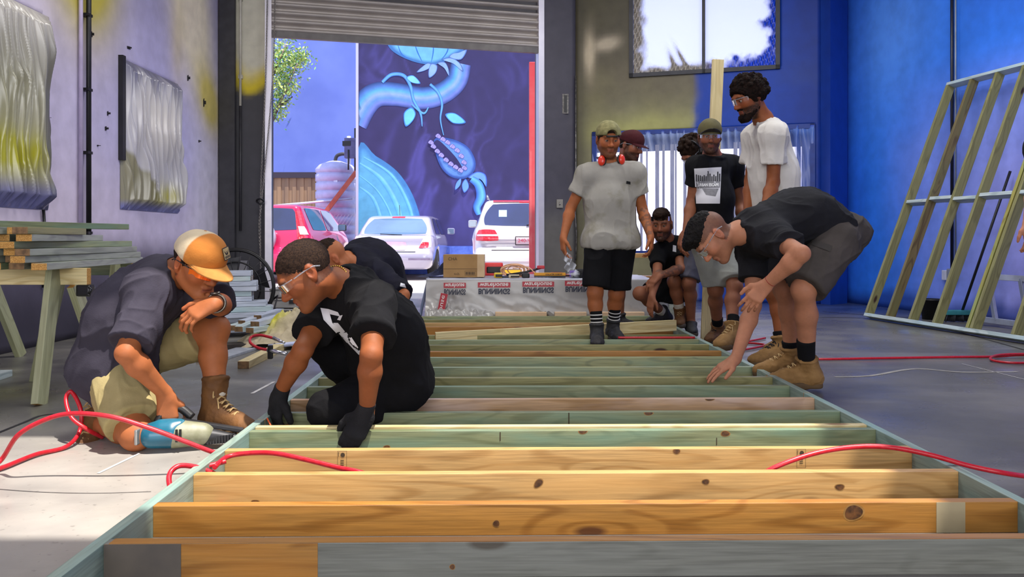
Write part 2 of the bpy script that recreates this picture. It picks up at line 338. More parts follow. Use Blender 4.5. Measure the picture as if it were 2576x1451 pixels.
def paint_right(U, Z, P):
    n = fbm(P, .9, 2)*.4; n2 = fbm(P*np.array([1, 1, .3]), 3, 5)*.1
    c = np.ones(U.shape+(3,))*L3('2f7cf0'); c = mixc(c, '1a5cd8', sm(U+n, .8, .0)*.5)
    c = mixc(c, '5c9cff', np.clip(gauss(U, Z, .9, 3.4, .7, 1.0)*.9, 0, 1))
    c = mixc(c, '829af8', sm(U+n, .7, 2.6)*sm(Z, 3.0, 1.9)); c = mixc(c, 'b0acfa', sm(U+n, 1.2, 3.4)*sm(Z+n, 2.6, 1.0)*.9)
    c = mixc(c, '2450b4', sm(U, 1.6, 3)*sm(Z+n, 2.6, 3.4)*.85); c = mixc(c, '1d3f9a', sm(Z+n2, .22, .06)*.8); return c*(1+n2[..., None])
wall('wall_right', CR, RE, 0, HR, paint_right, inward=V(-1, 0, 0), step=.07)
# roller-door jambs are steel guides, below; ceiling with a skylight slot, rear wall with its wide door opening
m = MB(); x0, x1, y0, y1 = -3.95, 8.0, -4.8, 11.5
for a, b, c, d in ((x0, x1, y0, 1.15), (x0, x1, 2.33, y1), (x0, -2.7, 1.15, 2.33), (2.6, x1, 1.15, 2.33)): m.box(a, b, c, d, HR, HR+.15)
m.build('ceiling', mat('corrugated_roof', '8d8a86', '9a9894', rough=.7), kind='structure')
m = MB(); m.box(-3.95, -3.1, -4.8, -4.6, 0, HR); m.box(4.2, 8.0, -4.8, -4.6, 0, HR); m.box(-3.1, 4.2, -4.8, -4.6, 4.1, HR)
m.build('wall_rear', mat('rear_wall_paint', 'a8a4a0', 'b5b1aa', rough=.8), kind='structure')
# ---- floor: grey polished slab
def floor_material():
    m = bpy.data.materials.new('concrete_floor'); m.use_nodes = True; N, L = m.node_tree.nodes, m.node_tree.links; b = N['Principled BSDF']
    g = N.new('ShaderNodeNewGeometry')
    def noise(sc, st=(1, 1, 1), det=5):
        mp = N.new('ShaderNodeMapping'); mp.inputs['Scale'].default_value = st; L.new(g.outputs['Position'], mp.inputs[0])
        n = N.new('ShaderNodeTexNoise'); n.inputs['Scale'].default_value = sc; n.inputs['Detail'].default_value = det; L.new(mp.outputs[0], n.inputs['Vector']); return n.outputs[0]
    def ramp(src, els):
        r = N.new('ShaderNodeValToRGB'); c = r.color_ramp; c.elements[0].position, c.elements[0].color = els[0]; c.elements[1].position, c.elements[1].color = els[-1]
        for p, q in els[1:-1]: e = c.elements.new(p); e.color = q
        L.new(src, r.inputs[0]); return r.outputs[0]
    base = ramp(noise(1.1), [(.3, lin('55534f')), (.5, lin('65625e')), (.7, lin('7d7972'))])
    dust = ramp(noise(.9, (.5, 2.2, 1), 8), [(.55, (0, 0, 0, 1)), (.68, (1, 1, 1, 1))])
    mx = N.new('ShaderNodeMix'); mx.data_type = 'RGBA'; L.new(base, mx.inputs[6]); mx.inputs[7].default_value = lin('918c84')
    mu = N.new('ShaderNodeMath'); mu.operation = 'MULTIPLY'; mu.inputs[1].default_value = .6; L.new(dust, mu.inputs[0]); L.new(mu.outputs[0], mx.inputs[0])
    sp = ramp(noise(38, (1, 1, 1), 2), [(.66, (0, 0, 0, 1)), (.72, (1, 1, 1, 1))])
    m2 = N.new('ShaderNodeMix'); m2.data_type = 'RGBA'; L.new(mx.outputs[2], m2.inputs[6]); m2.inputs[7].default_value = lin('4a4744')
    mu2 = N.new('ShaderNodeMath'); mu2.operation = 'MULTIPLY'; mu2.inputs[1].default_value = .5; L.new(sp, mu2.inputs[0]); L.new(mu2.outputs[0], m2.inputs[0])
    a = N.new('ShaderNodeAttribute'); a.attribute_name = 'Col'; m3 = N.new('ShaderNodeMix'); m3.data_type = 'RGBA'; m3.blend_type = 'MULTIPLY'; m3.inputs[0].default_value = 1
    L.new(m2.outputs[2], m3.inputs[6]); L.new(a.outputs['Color'], m3.inputs[7]); L.new(m3.outputs[2], b.inputs['Base Color'])
    rr = N.new('ShaderNodeMapRange'); rr.inputs[1].default_value = .3; rr.inputs[2].default_value = .7; rr.inputs[3].default_value = .2; rr.inputs[4].default_value = .5; L.new(noise(2.3), rr.inputs[0]); L.new(rr.outputs[0], b.inputs['Roughness'])
    bp = N.new('ShaderNodeBump'); bp.inputs['Strength'].default_value = .25; bp.inputs['Distance'].default_value = .006; L.new(noise(14, (1, 1, 1), 6), bp.inputs['Height']); L.new(bp.outputs[0], b.inputs['Normal'])
    b.inputs['Specular IOR Level'].default_value = .5
    return m
xs = np.arange(-3.95, 8.05, .06); ys = np.arange(-4.8, 11.3, .06); X, Y = np.meshgrid(xs, ys); P = np.stack([X, Y, 0*X], -1)
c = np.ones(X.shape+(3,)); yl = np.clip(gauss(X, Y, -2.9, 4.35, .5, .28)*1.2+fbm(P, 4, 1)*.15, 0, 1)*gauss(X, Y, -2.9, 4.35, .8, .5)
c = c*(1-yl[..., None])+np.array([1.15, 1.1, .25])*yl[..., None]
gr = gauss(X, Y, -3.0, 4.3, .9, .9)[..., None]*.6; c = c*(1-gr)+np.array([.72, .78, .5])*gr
pale = (sm(Y, 3.9, 3.4)*sm(X, -.9, -1.3))[..., None]; c = c*(1+pale*1.1)  # floor colour whitened at near left to brighten the sun patch
bl = (sm(Y, 8.2, 9.6)*sm(X, 1.6, 2.6))[..., None]; c = c*(1-bl)+np.array([.25, .42, 1.2])*bl
grid_mesh('floor', P, c, floor_material(), kind='structure', smooth=False)
# floor joints (saw cuts), cracks and chalk lines: thin inlays in the slab
mj = mat('joint_filler', '1e1c1e', rough=.9); mchalk = mat('chalk_line', 'c9c6c4', 'b5b2b0', rough=.9, scale=30)
def strip(name, pts, w, m_, z=.0015, **kw):
    pts = [V(*p[:2], 0) for p in pts]; A = []
    for i, p in enumerate(pts):
        d = unit(pts[min(i+1, len(pts)-1)]-pts[max(i-1, 0)]); n = V(-d[1], d[0], 0)*w/2; A.append((p-n, p+n))
    b = MB()
    for (a, a2), (c_, c2) in zip(A, A[1:]): b.poly([a+V(0, 0, z), c_+V(0, 0, z), c2+V(0, 0, z), a2+V(0, 0, z)])
    return b.build(name, m_, **kw)
J = lambda *a: [on(*p) for p in a]
strip('trim_2', spline(J((-60, 1112), (60, 1063), (118, 1043), (240, 1040)), 4), .018, mj, kind='structure')
strip('trim_3', spline(J((1960, 800), (2170, 800), (2330, 822), (2420, 838), (2576, 880)), 6), .02, mj, kind='structure')
strip('trim_4', J((2070, 784), (2210, 795), (2700, 818)), .02, mj, kind='structure')
strip('trim_5', spline(J((-40, 1228), (100, 1238), (240, 1241), (380, 1237)), 6), .0035, mj, kind='structure')
strip('trim_6', J((247, 1191), (352, 1140)), .012, mchalk, kind='structure')
strip('trim_7', J((634, 990), (690, 960)), .02, mchalk, kind='structure')
strip('trim_8', J((2420, 915), (2700, 985)), .007, mchalk, kind='structure')
strip('trim_9', spline(J((2100, 948), (2190, 945), (2300, 928), (2420, 936), (2560, 935)), 6), .03, mat('dust_smear', '9b9790', '86837f', rough=.95, scale=9), kind='structure')
# ---- plastic sheeting over the windows
def film(name, c1, c2, rough=.28, alpha=.5, e=None, es=0):
    m = bpy.data.materials.new(name); m.use_nodes = True; N, L = m.node_tree.nodes, m.node_tree.links; b = N['Principled BSDF']; b.inputs['Roughness'].default_value = rough
    b.inputs['Specular IOR Level'].default_value = .8; a = N.new('ShaderNodeAttribute'); a.attribute_name = 'Col'; L.new(a.outputs['Color'], b.inputs['Base Color'])
    tr = N.new('ShaderNodeBsdfTransparent'); tl = N.new('ShaderNodeBsdfTranslucent'); L.new(a.outputs['Color'], tl.inputs[0])
    m1 = N.new('ShaderNodeMixShader'); m1.inputs[0].default_value = c1; L.new(b.outputs[0], m1.inputs[1]); L.new(tl.outputs[0], m1.inputs[2])
    m2 = N.new('ShaderNodeMixShader'); m2.inputs[0].default_value = c2; L.new(m1.outputs[0], m2.inputs[1]); L.new(tr.outputs[0], m2.inputs[2])
    L.new(m2.outputs[0], N['Material Output'].inputs[0]); MATS[name] = m; return m
mf_left = film('spray_tinted_plastic_film', .08, .0, .24); mf_clear = film('clear_plastic_film', .3, .5, .2)
def folds(U, Z, seed, f=1.0, fan=0.):
    """vertical gathered wrinkles"""
    w = U+fan*(Z)+.03*np.sin(Z*5+seed); a = np.sin(w*34*f+1.0*np.sin(w*11*f+seed)+Z*1.3+.8*vnoise(np.stack([U*2, Z*2, 0*U], -1), 1.5, seed)); a2 = np.sin(w*59*f+1.2*np.sin(w*9+2*seed)-Z*2.1); b_ = 1/(1+2.5*a2*a2)
    return .018/(1+3.5*a*a)+.011*b_+.012*vnoise(np.stack([U*3, Z*1.2, 0*U+seed], -1), 2, seed)
def left_sheet(name, y0, y1, za, zb, seed, label, paint, drop=0):
    ny, nx = 170, 330; t = np.linspace(0, 1, nx); s_ = np.linspace(0, 1, ny); T, S = np.meshgrid(t, s_); Yy = y0+(y1-y0)*T; Zz = za+(zb-za)*S
    pinch = .03*np.sin(T*PI)*(1-S)**4*0; d = folds(Yy, Zz, seed, 1.0, .08)*(1.4-.5*S)
    edge = np.minimum(np.minimum(T, 1-T)*12, np.minimum(S, 1-S)*14).clip(0, 1)
    Xx = XL+.006+np.maximum(.04*edge+d*2.8*edge, 0); P = np.stack([Xx, Yy+.012*np.sin(Zz*22+seed)*(T > .97), Zz], -1)
    c = paint(Yy, Zz, T, S, d); o = grid_mesh(name, P, c, mf_left, label=label, cat='plastic sheet'); return o
def pl1(Y, Z, T, S, d):
    c = np.ones(Y.shape+(3,))*L3('b4b0a6'); c = mixc(c, 'b5b01e', np.clip(gauss(Y, Z, 5.75, 1.5, .6, .17)*1.3, 0, 1)*sm(d, -.01, .02)); c = mixc(c, '8e8c46', np.clip(gauss(Y, Z, 5.6, 1.9, .8, .35), 0, 1)*.5)
    c = mixc(c, '6c6fb4', sm(Z, 1.33, 1.15)*.8); c = mixc(c, '3b3a40', sm(T, .82, .97)*.7); c = mixc(c, 'd8d2c8', sm(Z, 2.3, 2.62)*.5); return c
def pl2(Y, Z, T, S, d):
    c = np.ones(Y.shape+(3,))*L3('c9c6cc'); c = mixc(c, '4c4c72', sm(Z+.1*np.sin(Y*14), 2.25, 2.57)*.75); c = mixc(c, 'e6dfd4', gauss(Y, Z, 8.3, 2.05, .5, .3)*.7)
    pk = sm(-(Z-1.15)/.6+(1-(Y-7.64)/.8), 0, .1); c = mixc(c, '8d875e', pk*.85); c = mixc(c, 'b5ae26', gauss(Y, Z, 8.45, 1.3, .25, .13)*.9*sm(d, -.005, .015)); c = mixc(c, '6f74c4', sm(Z, 1.24, 1.15)*.7); return c
left_sheet('plastic_sheet', 4.9, 6.42, 1.08, 2.64, 1.0, 'tall crinkled translucent plastic sheet over the window nearest the lumber stack', pl1)
left_sheet('plastic_sheet', 7.6, 8.92, 1.13, 2.58, 4.0, 'smaller crinkled plastic sheet over the window between the black wall pipe and the roller door', pl2)
mblk = mat('black_paint', '0c0b0c', '1a191a', rough=.45); mglass = mat('window_glass', '30343c', rough=.05, spec=.8)
for k, (y0, y1, z0, z1) in enumerate([(5.0, 6.36, 1.11, 2.63), (7.64, 8.87, 1.15, 2.57)]):
    e = empty('window_%d' % (k+1), (XL-.1, (y0+y1)/2, z0), kind='structure'); X_ = 0; h = (y1-y0)/2
    b = MB(); H = z1-z0
    for q in ((-h, -h+.05, 0, H), (h-.05, h, 0, H), (-h, h, 0, .05), (-h, h, H-.05, H), (-.02, .02, 0, H)): b.box(-.03, .03, *q)
    b.build('window_frame', mblk, e); b = MB(); b.box(-.006, .006, -h+.05, h-.05, .05, H-.05); b.build('glass', mglass, e)
b = MB(); b.box(0, .045, -.03, .03, 0, 1.0); b.build('shutter_strip', mblk, loc=(XL, 7.60, 1.6), label='black strip standing proud of the wall along the near edge of the smaller sheeted window', cat='strip')
b = MB(); b.tube([(0, 0, 0), (0, .03, -.3), (0, 0, -.62)], .012); b.build('cable', mblk, loc=(XL+.02, 6.33, 1.08), label='short black cable hanging down the wall under the nearest sheeted window', cat='cable')
# ---- windows 3 and 4 of the back wall
def wp(u, z, d=0): return PR+DW*u+V(0, 0, z)+V(DW[1], -DW[0], 0)*d*(1 if DW[0] > 0 else -1)
def wall_grid(u0, u1, z0, z1, nx, ny):
    U, Z = np.meshgrid(np.linspace(u0, u1, nx), np.linspace(z0, z1, ny)); return U, Z
def frame(name, u0, u1, z0, z1, w, n, mtl, extra=()):
    e = empty(name, wp((u0+u1)/2, z0), kind='structure'); o = wp((u0+u1)/2, z0); b = MB()
    def bar(a, c, d, f):
        q = [wp(a, d, .03)-o, wp(c, d, .03)-o, wp(c, f, .03)-o, wp(a, f, .03)-o]; b.prism(q, tuple(wp(0, 0, -.09)-wp(0, 0, 0)))
    for q in ((u0, u0+w, z0, z1), (u1-w, u1, z0, z1), (u0, u1, z0, z0+w), (u0, u1, z1-w, z1))+tuple(extra): bar(*q)
    b.build('window_frame', mtl, e); return e, o
mfr = mat('charcoal_frame', '2a2a30', '34343a', rough=.5); mfb = mat('blue_frame', '0b2c7a', '103a90', rough=.5)
um = onwin(1770)
e3, o3 = frame('window_3', h3[0], h3[1], h3[2], h3[3], .055, 0, mfr, [(um-.02, um+.02, h3[2], h3[3])])
lit = mat('glowing_frosted_pane', 'dfe4ff', rough=.6, emis='b4c0ff', estr=.8)  # pane emission stands in for daylight behind the frosted sheet
b = MB(); b.prism([wp(h3[0]+.05, h3[2]+.05, -.07)-o3, wp(h3[1]-.05, h3[2]+.05, -.07)-o3, wp(h3[1]-.05, h3[3]-.05, -.07)-o3, wp(h3[0]+.05, h3[3]-.05, -.07)-o3], tuple(wp(0, 0, -.02)-wp(0, 0, 0))); b.build('pane', lit, e3)
U, Z = wall_grid(h3[0]+.06, h3[1]-.02, h3[2]+.02, 4.3, 200, 110)
du = np.minimum(U-h3[0]-.06, h3[1]-.02-U); dz = Z-h3[2]-.02; n = fbm(np.stack([U, Z, 0*U], -1), 7, 3)*.05; right = sm(U, um-.05, um+.25)
bord = np.minimum(U-h3[0]-.06, dz)-.06-.06*gauss(U, Z, h3[0]+.72, h3[2]+.1, .1, .3)*2
bw = sm(np.minimum(np.minimum(U-h3[0]-.06, h3[1]-U-.02), dz*1.1)+n*(1+right), .20, .07)
spike = np.clip(gauss(U+.35*(Z-h3[2]), Z, h3[0]+.66, h3[2]+.15, .035, .16)+gauss(U+.5*(Z-h3[2]), Z, h3[0]+.83, h3[2]+.2, .03, .17), 0, 1)
bw = np.clip(bw+spike*1.3, 0, 1)
fz = (np.sin(U*95+Z*30)+np.sin(U*140-Z*60+2))*.5
c = np.ones(U.shape+(3,))*L3('e8ecff'); cb_ = np.ones(U.shape+(3,))*L3('8d857a'); cb_ = mixc(cb_, '1440c8', right); c = c*(1-bw[..., None])+cb_*bw[..., None]*(1+.5*fz[..., None]*bw[..., None]).clip(.3, 1.6)
P = wp(0, 0)[None, None]+U[..., None]*DW+Z[..., None]*V(0, 0, 1)+(.012+.012*bw*fz)[..., None]*V(DW[1], -DW[0], 0)
# masked film: paint opaque at the rim, clear in the middle
def rimfilm(name):
    m = bpy.data.materials.new(name); m.use_nodes = True; N, L = m.node_tree.nodes, m.node_tree.links; b = N['Principled BSDF']; b.inputs['Roughness'].default_value = .25
    a = N.new('ShaderNodeAttribute'); a.attribute_name = 'Col'; k = N.new('ShaderNodeAttribute'); k.attribute_name = 'Rim'; L.new(a.outputs['Color'], b.inputs['Base Color'])
    tr = N.new('ShaderNodeBsdfTransparent'); mm = N.new('ShaderNodeMixShader'); L.new(k.outputs['Fac'], mm.inputs[0]); L.new(tr.outputs[0], mm.inputs[1]); L.new(b.outputs[0], mm.inputs[2]); L.new(mm.outputs[0], N['Material Output'].inputs[0]); return m
def setrim(o, w): a = o.data.attributes.new('Rim', 'FLOAT', 'POINT'); a.data.foreach_set('value', np.asarray(w, np.float32).ravel())
mrf = rimfilm('overspray_masked_film')
o = grid_mesh('plastic_sheet', P, c, mrf, label='plastic sheet over the high back window, its rim oversprayed brown and blue', cat='plastic sheet'); setrim(o, np.clip(.12+bw*.95, 0, 1))
e4, o4 = frame('window_4', h4[0], h4[1], h4[2], h4[3], .06, 0, mfb, [])
# glowing pane stands in for the bright yard behind the low window's slats
b = MB(); b.prism([wp(h4[0]+.05, h4[2]+.05, -.12)-o4, wp(h4[1]-.05, h4[2]+.05, -.12)-o4, wp(h4[1]-.05, h4[3]-.28, -.12)-o4, wp(h4[0]+.05, h4[3]-.28, -.12)-o4], tuple(wp(0, 0, -.02)-wp(0, 0, 0))); b.build('pane', mat('glowing_yard_pane', 'f4f2ff', rough=.7, emis='eceaff', estr=1.1), e4)
b = MB(); b.prism([wp(h4[0]+.05, h4[3]-.28, -.12)-o4, wp(h4[1]-.05, h4[3]-.28, -.12)-o4, wp(h4[1]-.05, h4[3]-.05, -.12)-o4, wp(h4[0]+.05, h4[3]-.05, -.12)-o4], tuple(wp(0, 0, -.02)-wp(0, 0, 0))); b.build('top_panel', mat('blue_panel', '1c3c88', '27509c'), e4)
for k, (px, w) in enumerate([(1612, .03), (1626, .02), (1652, .05), (1668, .03), (1690, .05), (1699, .02), (1722, .04), (1850, .05), (1865, .06), (2010, .05), (2028, .1)]):
    u = onwin(px); b = MB(); b.prism([wp(u-w/2, h4[2]+.03, -.05)-o4, wp(u+w/2, h4[2]+.03, -.05)-o4, wp(u+w/2, h4[3]-.2, -.05)-o4, wp(u-w/2, h4[3]-.2, -.05)-o4], tuple(wp(0, 0, -.03)-wp(0, 0, 0))); b.build('blind_slat', mat('grey_blind_slat', '8a8ca8', '9c9cb4', rough=.6) if px < 2000 else mfb, e4)
U, Z = wall_grid(h4[0]+.01, h4[1]-.01, h4[2], h4[3]-.02, 240, 90); top = h4[3]-Z
wr = (1-np.abs(np.sin(U*24+1.3*np.sin(U*9)+(top-.2)*(U-2.2)*2.4)))**2*np.exp(-top*3)+.25*np.sin(U*60+Z*9)*np.exp(-top*1.5)
c = np.ones(U.shape+(3,))*L3('cdd8f0'); c = mixc(c, '2a55b8', sm(U, 2.0, 2.6)*.8); c = mixc(c, '4a78c8', sm(top, .3, .05)*.6); c = mixc(c, '1440b0', sm(top, .06, .02))
w_ = np.clip(.22+.65*wr+.5*sm(top, .16, .04)+.4*sm(U, h4[1]-.35, h4[1]-.1), 0, .95)
P = wp(0, 0)[None, None]+U[..., None]*DW+Z[..., None]*V(0, 0, 1)+(.02+.03*wr)[..., None]*V(DW[1], -DW[0], 0)
o = grid_mesh('plastic_sheet', P, c, mrf, label='wide clear plastic sheet gathered in pleats over the low back window', cat='plastic sheet'); setrim(o, w_)
# ---- roller door
msh = mat('galvanised_shutter', 'b0a8a0', 'bcb4ac', rough=.42, metal=.2, scale=3, bump=.1)
DD = unit(DR-DL); LD = np.linalg.norm(DR-DL); zb = [3.50, 3.46]
def dp(u, z, d=0): return DL+DD*u+V(0, 0, z)+V(DD[1], -DD[0], 0)*d
e = empty('door_1', dp(LD/2, 3.46), kind='structure'); o5 = dp(LD/2, 3.46)
us = np.linspace(-.04, LD+.04, 3); zs = np.arange(0, 1.2, .0085); U, Z = np.meshgrid(us, zs); zz = 3.46+.055+Z
prof = .044*np.sign(np.sin(Z*2*PI/.108))*np.abs(np.sin(Z*2*PI/.108))**.5
P = dp(0, 0)[None, None]+U[..., None]*DD+zz[..., None]*V(0, 0, 1)+(.02+prof)[..., None]*V(DD[1], -DD[0], 0)-o5
grid_mesh('shutter_curtain', P, None, msh, e)
b = MB(); b.prism([dp(-.02, 3.44, .05)-o5, dp(LD+.02, 3.44, .05)-o5, dp(LD+.02, 3.52, .05)-o5, dp(-.02, 3.52, .05)-o5], tuple(dp(0, 0, -.06)-dp(0, 0, 0))); b.build('bottom_rail', mat('grey_bottom_rail', '5e5a58', '6d6966', rough=.5, metal=.3), e)
for u, s_ in ((-.02, -1), (LD+.02, 1)):
    b = MB(); b.prism([dp(u-.04, 0, .07)-o5, dp(u+.04, 0, .07)-o5, dp(u+.04, 4.6, .07)-o5, dp(u-.04, 4.6, .07)-o5], tuple(dp(0, 0, -.14)-dp(0, 0, 0))); b.build('guide_rail', mat('steel_guide', 'd4d0da', 'dcd8e0', rough=.4, metal=.3), e)  # outdoor glare put into the whitish guide colour
# strip wall between the guide and left wall carries a downpipe, switch box and chain
mdark = mat('dark_grey_paint', '2c2b2f', '37363a', rough=.5); mpipe = mat('cream_pipe', 'b4afa0', 'c4bfb0', rough=.4)
P0 = CA+unit(DL-CA)*.27
b = MB(); b.tube([(0, -.035, 2.55), (0, -.035, 4.9)], .016); b.tube([(0, -.035, .95), (0, -.035, 2.55)], .016, mi=1); b.box(-.025, .025, -.04, 0, 2.9, 2.95); b.box(-.025, .025, -.04, 0, 3.9, 3.95)
b.build('conduit', [mpipe, mdark], loc=P0, label='thin vertical conduit running down the corner beside the roller door to a switch box', cat='pipe')
b = MB(); b.box(-.07, .07, -.09, 0, 0, .15, bev=.01); o = b.build('switch_box', mat('grey_box', '77757a', '858388'), loc=P0+V(.03, 0, .42), label='small grey switch box with a yellow underside on the dark wall behind the lumber pile', cat='switch')
b = MB(); b.lathe([(.05, 0), (.085, .045)], 16); b.build('yellow_button', mat('yellow_plastic', 'e8d820', rough=.4), o, (0, -.05, -.045))
b = MB(); b.box(-.1, .1, -.04, 0, 0, 4.9); b.build('downpipe', mdark, loc=CA+unit(DL-CA)*.12+V(0, -.05, 0), label='flat dark grey duct strip running up the corner of the back wall', cat='duct')
def chain(pts, name, label, r=.0035, Lk=.03):
    pts = spline(pts, 30); acc = [0]
    for a, c_ in zip(pts, pts[1:]): acc.append(acc[-1]+np.linalg.norm(c_-a))
    n = int(acc[-1]/(Lk*.72)); b = MB(); T = np.array(acc); PP = np.array(pts)
    for i in range(n):
        s_ = (i+.5)/n*acc[-1]; p = np.array([np.interp(s_, T, PP[:, k]) for k in range(3)]); p2 = np.array([np.interp(s_+.01, T, PP[:, k]) for k in range(3)]); t = unit(p2-p); u = unit(np.cross(t, V(.3, 1, .1))); w = np.cross(t, u)
        if i % 2: u, w = w, u
        ring = [p+t*math.cos(a)*Lk/2+u*math.sin(a)*Lk*.3 for a in np.linspace(0, 2*PI, 9)[:-1]]; b.tube(ring, r, 5, closed=True)
    return b.build(name, mat('steel_chain', '8f8a84', 'a09a92', rough=.35, metal=.7), label=label, cat='chain')
D0 = dp(-.13, 0, .12)
chain([at(673, -40, 10.1), at(668, 200, 10.1), at(655, 510, 10.1), at(656, 700, 10.1)], 'door_chain', 'loop of steel hoist chain hanging down beside the roller door, tied midway')
chain([at(692, -40, 10.12), at(686, 200, 10.1), at(658, 505, 10.08), at(652, 560, 10.1), at(655, 640, 10.1)], 'door_chain', 'second strand of hoist chain slanting in from the door guide to the tied knot')
b = MB(); b.tube(spline([at(645, 505, 10.05), at(655, 500, 10.0), at(664, 507, 10.05), at(655, 513, 10.0)], 4, True), .012, 6, closed=True); b.build('rope_knot', mblk, label='black knot tying the two strands of hoist chain together', cat='knot')
# pipe with brackets on the left wall
b = MB(); b.tube([(0, 0, 0), (0, 0, 4.4)], .022); 
for z in (.35, 1.05, 1.6, 2.25, 2.95): b.box(-.06, .02, -.045, .03, z-.012, z+.012)
b.build('wall_pipe', mblk, loc=(XL+.05, 6.95, .55), label='long black vertical pipe with brackets on the lavender wall between the two sheeted windows', cat='pipe')
b = MB(); b.tube([(0, 0, 0), (0, 0, 4.4)], .018); b.build('wall_pipe', mat('lavender_pipe', 'a89cb8', 'b5a8c4', rough=.5), loc=(XL+.03, 6.86, .55), label='painted lavender vertical pipe close beside the black one', cat='pipe')
# small fittings and scars on the left wall
FX = ['black cup hook high on the lavender wall just right of the long black pipe', 'small horned hook above the smaller sheeted window', 'ladder-shaped scar far right on the lavender wall near the corner', 'tiny F-shaped scar low on the lavender wall right of the smaller sheeted window', 'slanted black gouge between the black pipe and the smaller sheeted window', 'oval black plug right above the top corner of the smaller sheeted window', 'tiny black dot beside the black pipe, below the slanted gouge', 'tiny black dot at the lower near edge of the black strip', 'short black bolt at the right edge of the nearest sheeted window', 'thin black scratch left of the black strip, above the slanted gouge']
for px, py, w, h_ in ((228, 86, 10, 16), (323, 120, 14, 8), (512, 258, 4, 22), (500, 355, 4, 7), (265, 323, 5, 12), (472, 196, 5, 16), (245, 366, 4, 4), (301, 380, 4, 5), (120, 296, 7, 2), (270, 285, 3, 12)):
    Yp = -XL*F/(CX-px); b = MB(); hh = h_*Yp/F/2; ww = w*Yp/F*1.2
    b.prism([(0, -ww*.4, -hh), (0, ww*.5, -hh*.7), (0, ww*.3, hh), (0, -ww*.5, hh*.6)], (.008, 0, 0)); b.box(0, .03, -ww*.12, ww*.12, -hh*.4, hh*.4)
    b.build('wall_bracket', mblk, loc=(XL, Yp, CH+(HZ-py)/F*Yp), label=FX.pop(0), cat='bracket', group='leftover fixings on the lavender wall')
# dark pillar furniture
pu = lambda px, py, d=.0: DR+unit(PR-DR)*((px-1355)/95*.54)+V(0, 0, CH+(HZ-py)/F*11.2)+V(0, -.005-d, 0)
b = MB(); b.box(-.045, .045, -.01, .004, -.14, .14, bev=.004); b.box(-.02, .02, -.02, 0, -.12, .12, 1); b.build('scraped_plate', [mat('scraped_metal', '8b8780', '5e5a55', rough=.5, scale=40), mblk], loc=pu(1424, 260), label='scraped metal plate on the dark pillar right of the roller door', cat='plate')
b = MB(); b.tube([(0, -.02, 0), (.01, -.03, .35), (-.01, -.02, .7), (.0, -.03, 1.2), (0, -.02, 2.6)], .012, 6); b.build('cable', mat('foil_tape', '8d8a84', '4d4a46', rough=.3, metal=.5, scale=20), loc=PR+V(0, -.03, .55), label='crumpled silver taped cable running up the edge of the dark pillar', cat='cable')
b = MB(); b.box(-.045, .045, -.012, 0, -.06, .06, bev=.004); b.tube([(0, -.015, .02), (0, -.03, .0), (0, -.015, -.02)], .008, 6, 1); b.build('socket_plate', [mat('grey_cover', '8f8b82', '969289', rough=.5), mat('steel_lever', 'c9c6c4', rough=.3, metal=.8)], loc=pu(1409, 512, .01), label='small grey cover plate with a lever on the dark pillar', cat='socket')
# right wall conduit and socket
def rwp(Yv, z, d=.0): t = (Yv-CB[1])/RW[1]; return CB+RW*t+V(0, 0, z)-V(1, .2, 0)*d
def rpx(px):
    k = (px-CX)/F; t = (CB[0]-k*CB[1])/(k*RW[1]-RW[0]); return CB[1]+RW[1]*t
Yc = rpx(2401); p = rwp(Yc, 0, .03)
b = MB(); b.tube([(0, 0, .48), (0, 0, 4.6)], .017); b.tube([(.0, -.07, .5), (.0, -.07, 4.6)], .009, mi=1)
b.build('conduit', [mat('navy_pipe', '0e1020', '161a30', rough=.4), mat('grey_pipe', '77808f', '8a92a0', rough=.4)], loc=p, label='dark vertical conduit on the blue wall behind the leaning wall frame', cat='pipe')
b = MB(); b.box(-.03, .02, -.06, .06, -.07, .07, bev=.01); b.box(-.035, .02, .06, .15, -.06, .05, 1, bev=.008); b.build('socket_box', [mat('grey_socket', '7d8494', '8a90a0'), mat('white_socket', 'c4c8dc', 'd4d6e6')], loc=p+V(0, 0, .45), label='grey and white power socket box at the foot of the blue wall conduit', cat='socket')
# ================================================================ TIMBER
W_amber = wood('amber_pine', 'a27232', '87591f', tint='a8702a')
W_pale = wood('pale_pine', 'bc965e', 'a67e48', tint='c79a5c')
W_green = wood('treated_green_pine', '7d8460', '6c7452', '40261a', tint='6c8a74')
W_teal = wood('treated_blue_green_pine', '96986c', '7f8460', '4a3420', tint='7c9880')
W_rail = wood('blue_green_plate_pine', '8e9f92', '7c8e82', '5b4a34', tint='84a6a0')
W_painted = wood('grey_washed_pine', '72736a', '6a6b62', '4c463c', tint='7a7c74')
W_pink = wood('pinkish_pine', 'b8946c', 'a07a4c', '4a301c', tint='c8b0a4')
W_grey = wood('weathered_grey_pine', '8f9486', '7b8076', '5a4a34', tint='a2a69c')
W_blue = wood('bluish_white_pine', 'b4bccb', 'a0a9b8', '5c5a58', tint='c8ced8')
W_olive = wood('olive_treated_pine', '8a8654', '767244', '3a2412', tint='7d7c50')
W_white = wood('whitish_plate_pine', 'bcc8c6', 'a2b2b2', '6a6a60', tint='a4c0c8')
W_cream = wood('cream_pine', 'd9c894', 'c4ae78', '8a6a3c', tint='cdbb84')
m_end = mat('sawn_end_grain', 'c99a50', '9c6c2c', rough=.7, scale=30, stretch=(1, 6, 6))
m_endd = mat('dark_sawn_end', '8b6a44', '5c452c', rough=.7, scale=30)
m_nail = mat('steel_fastener', '4a4a4c', rough=.35, metal=.8)
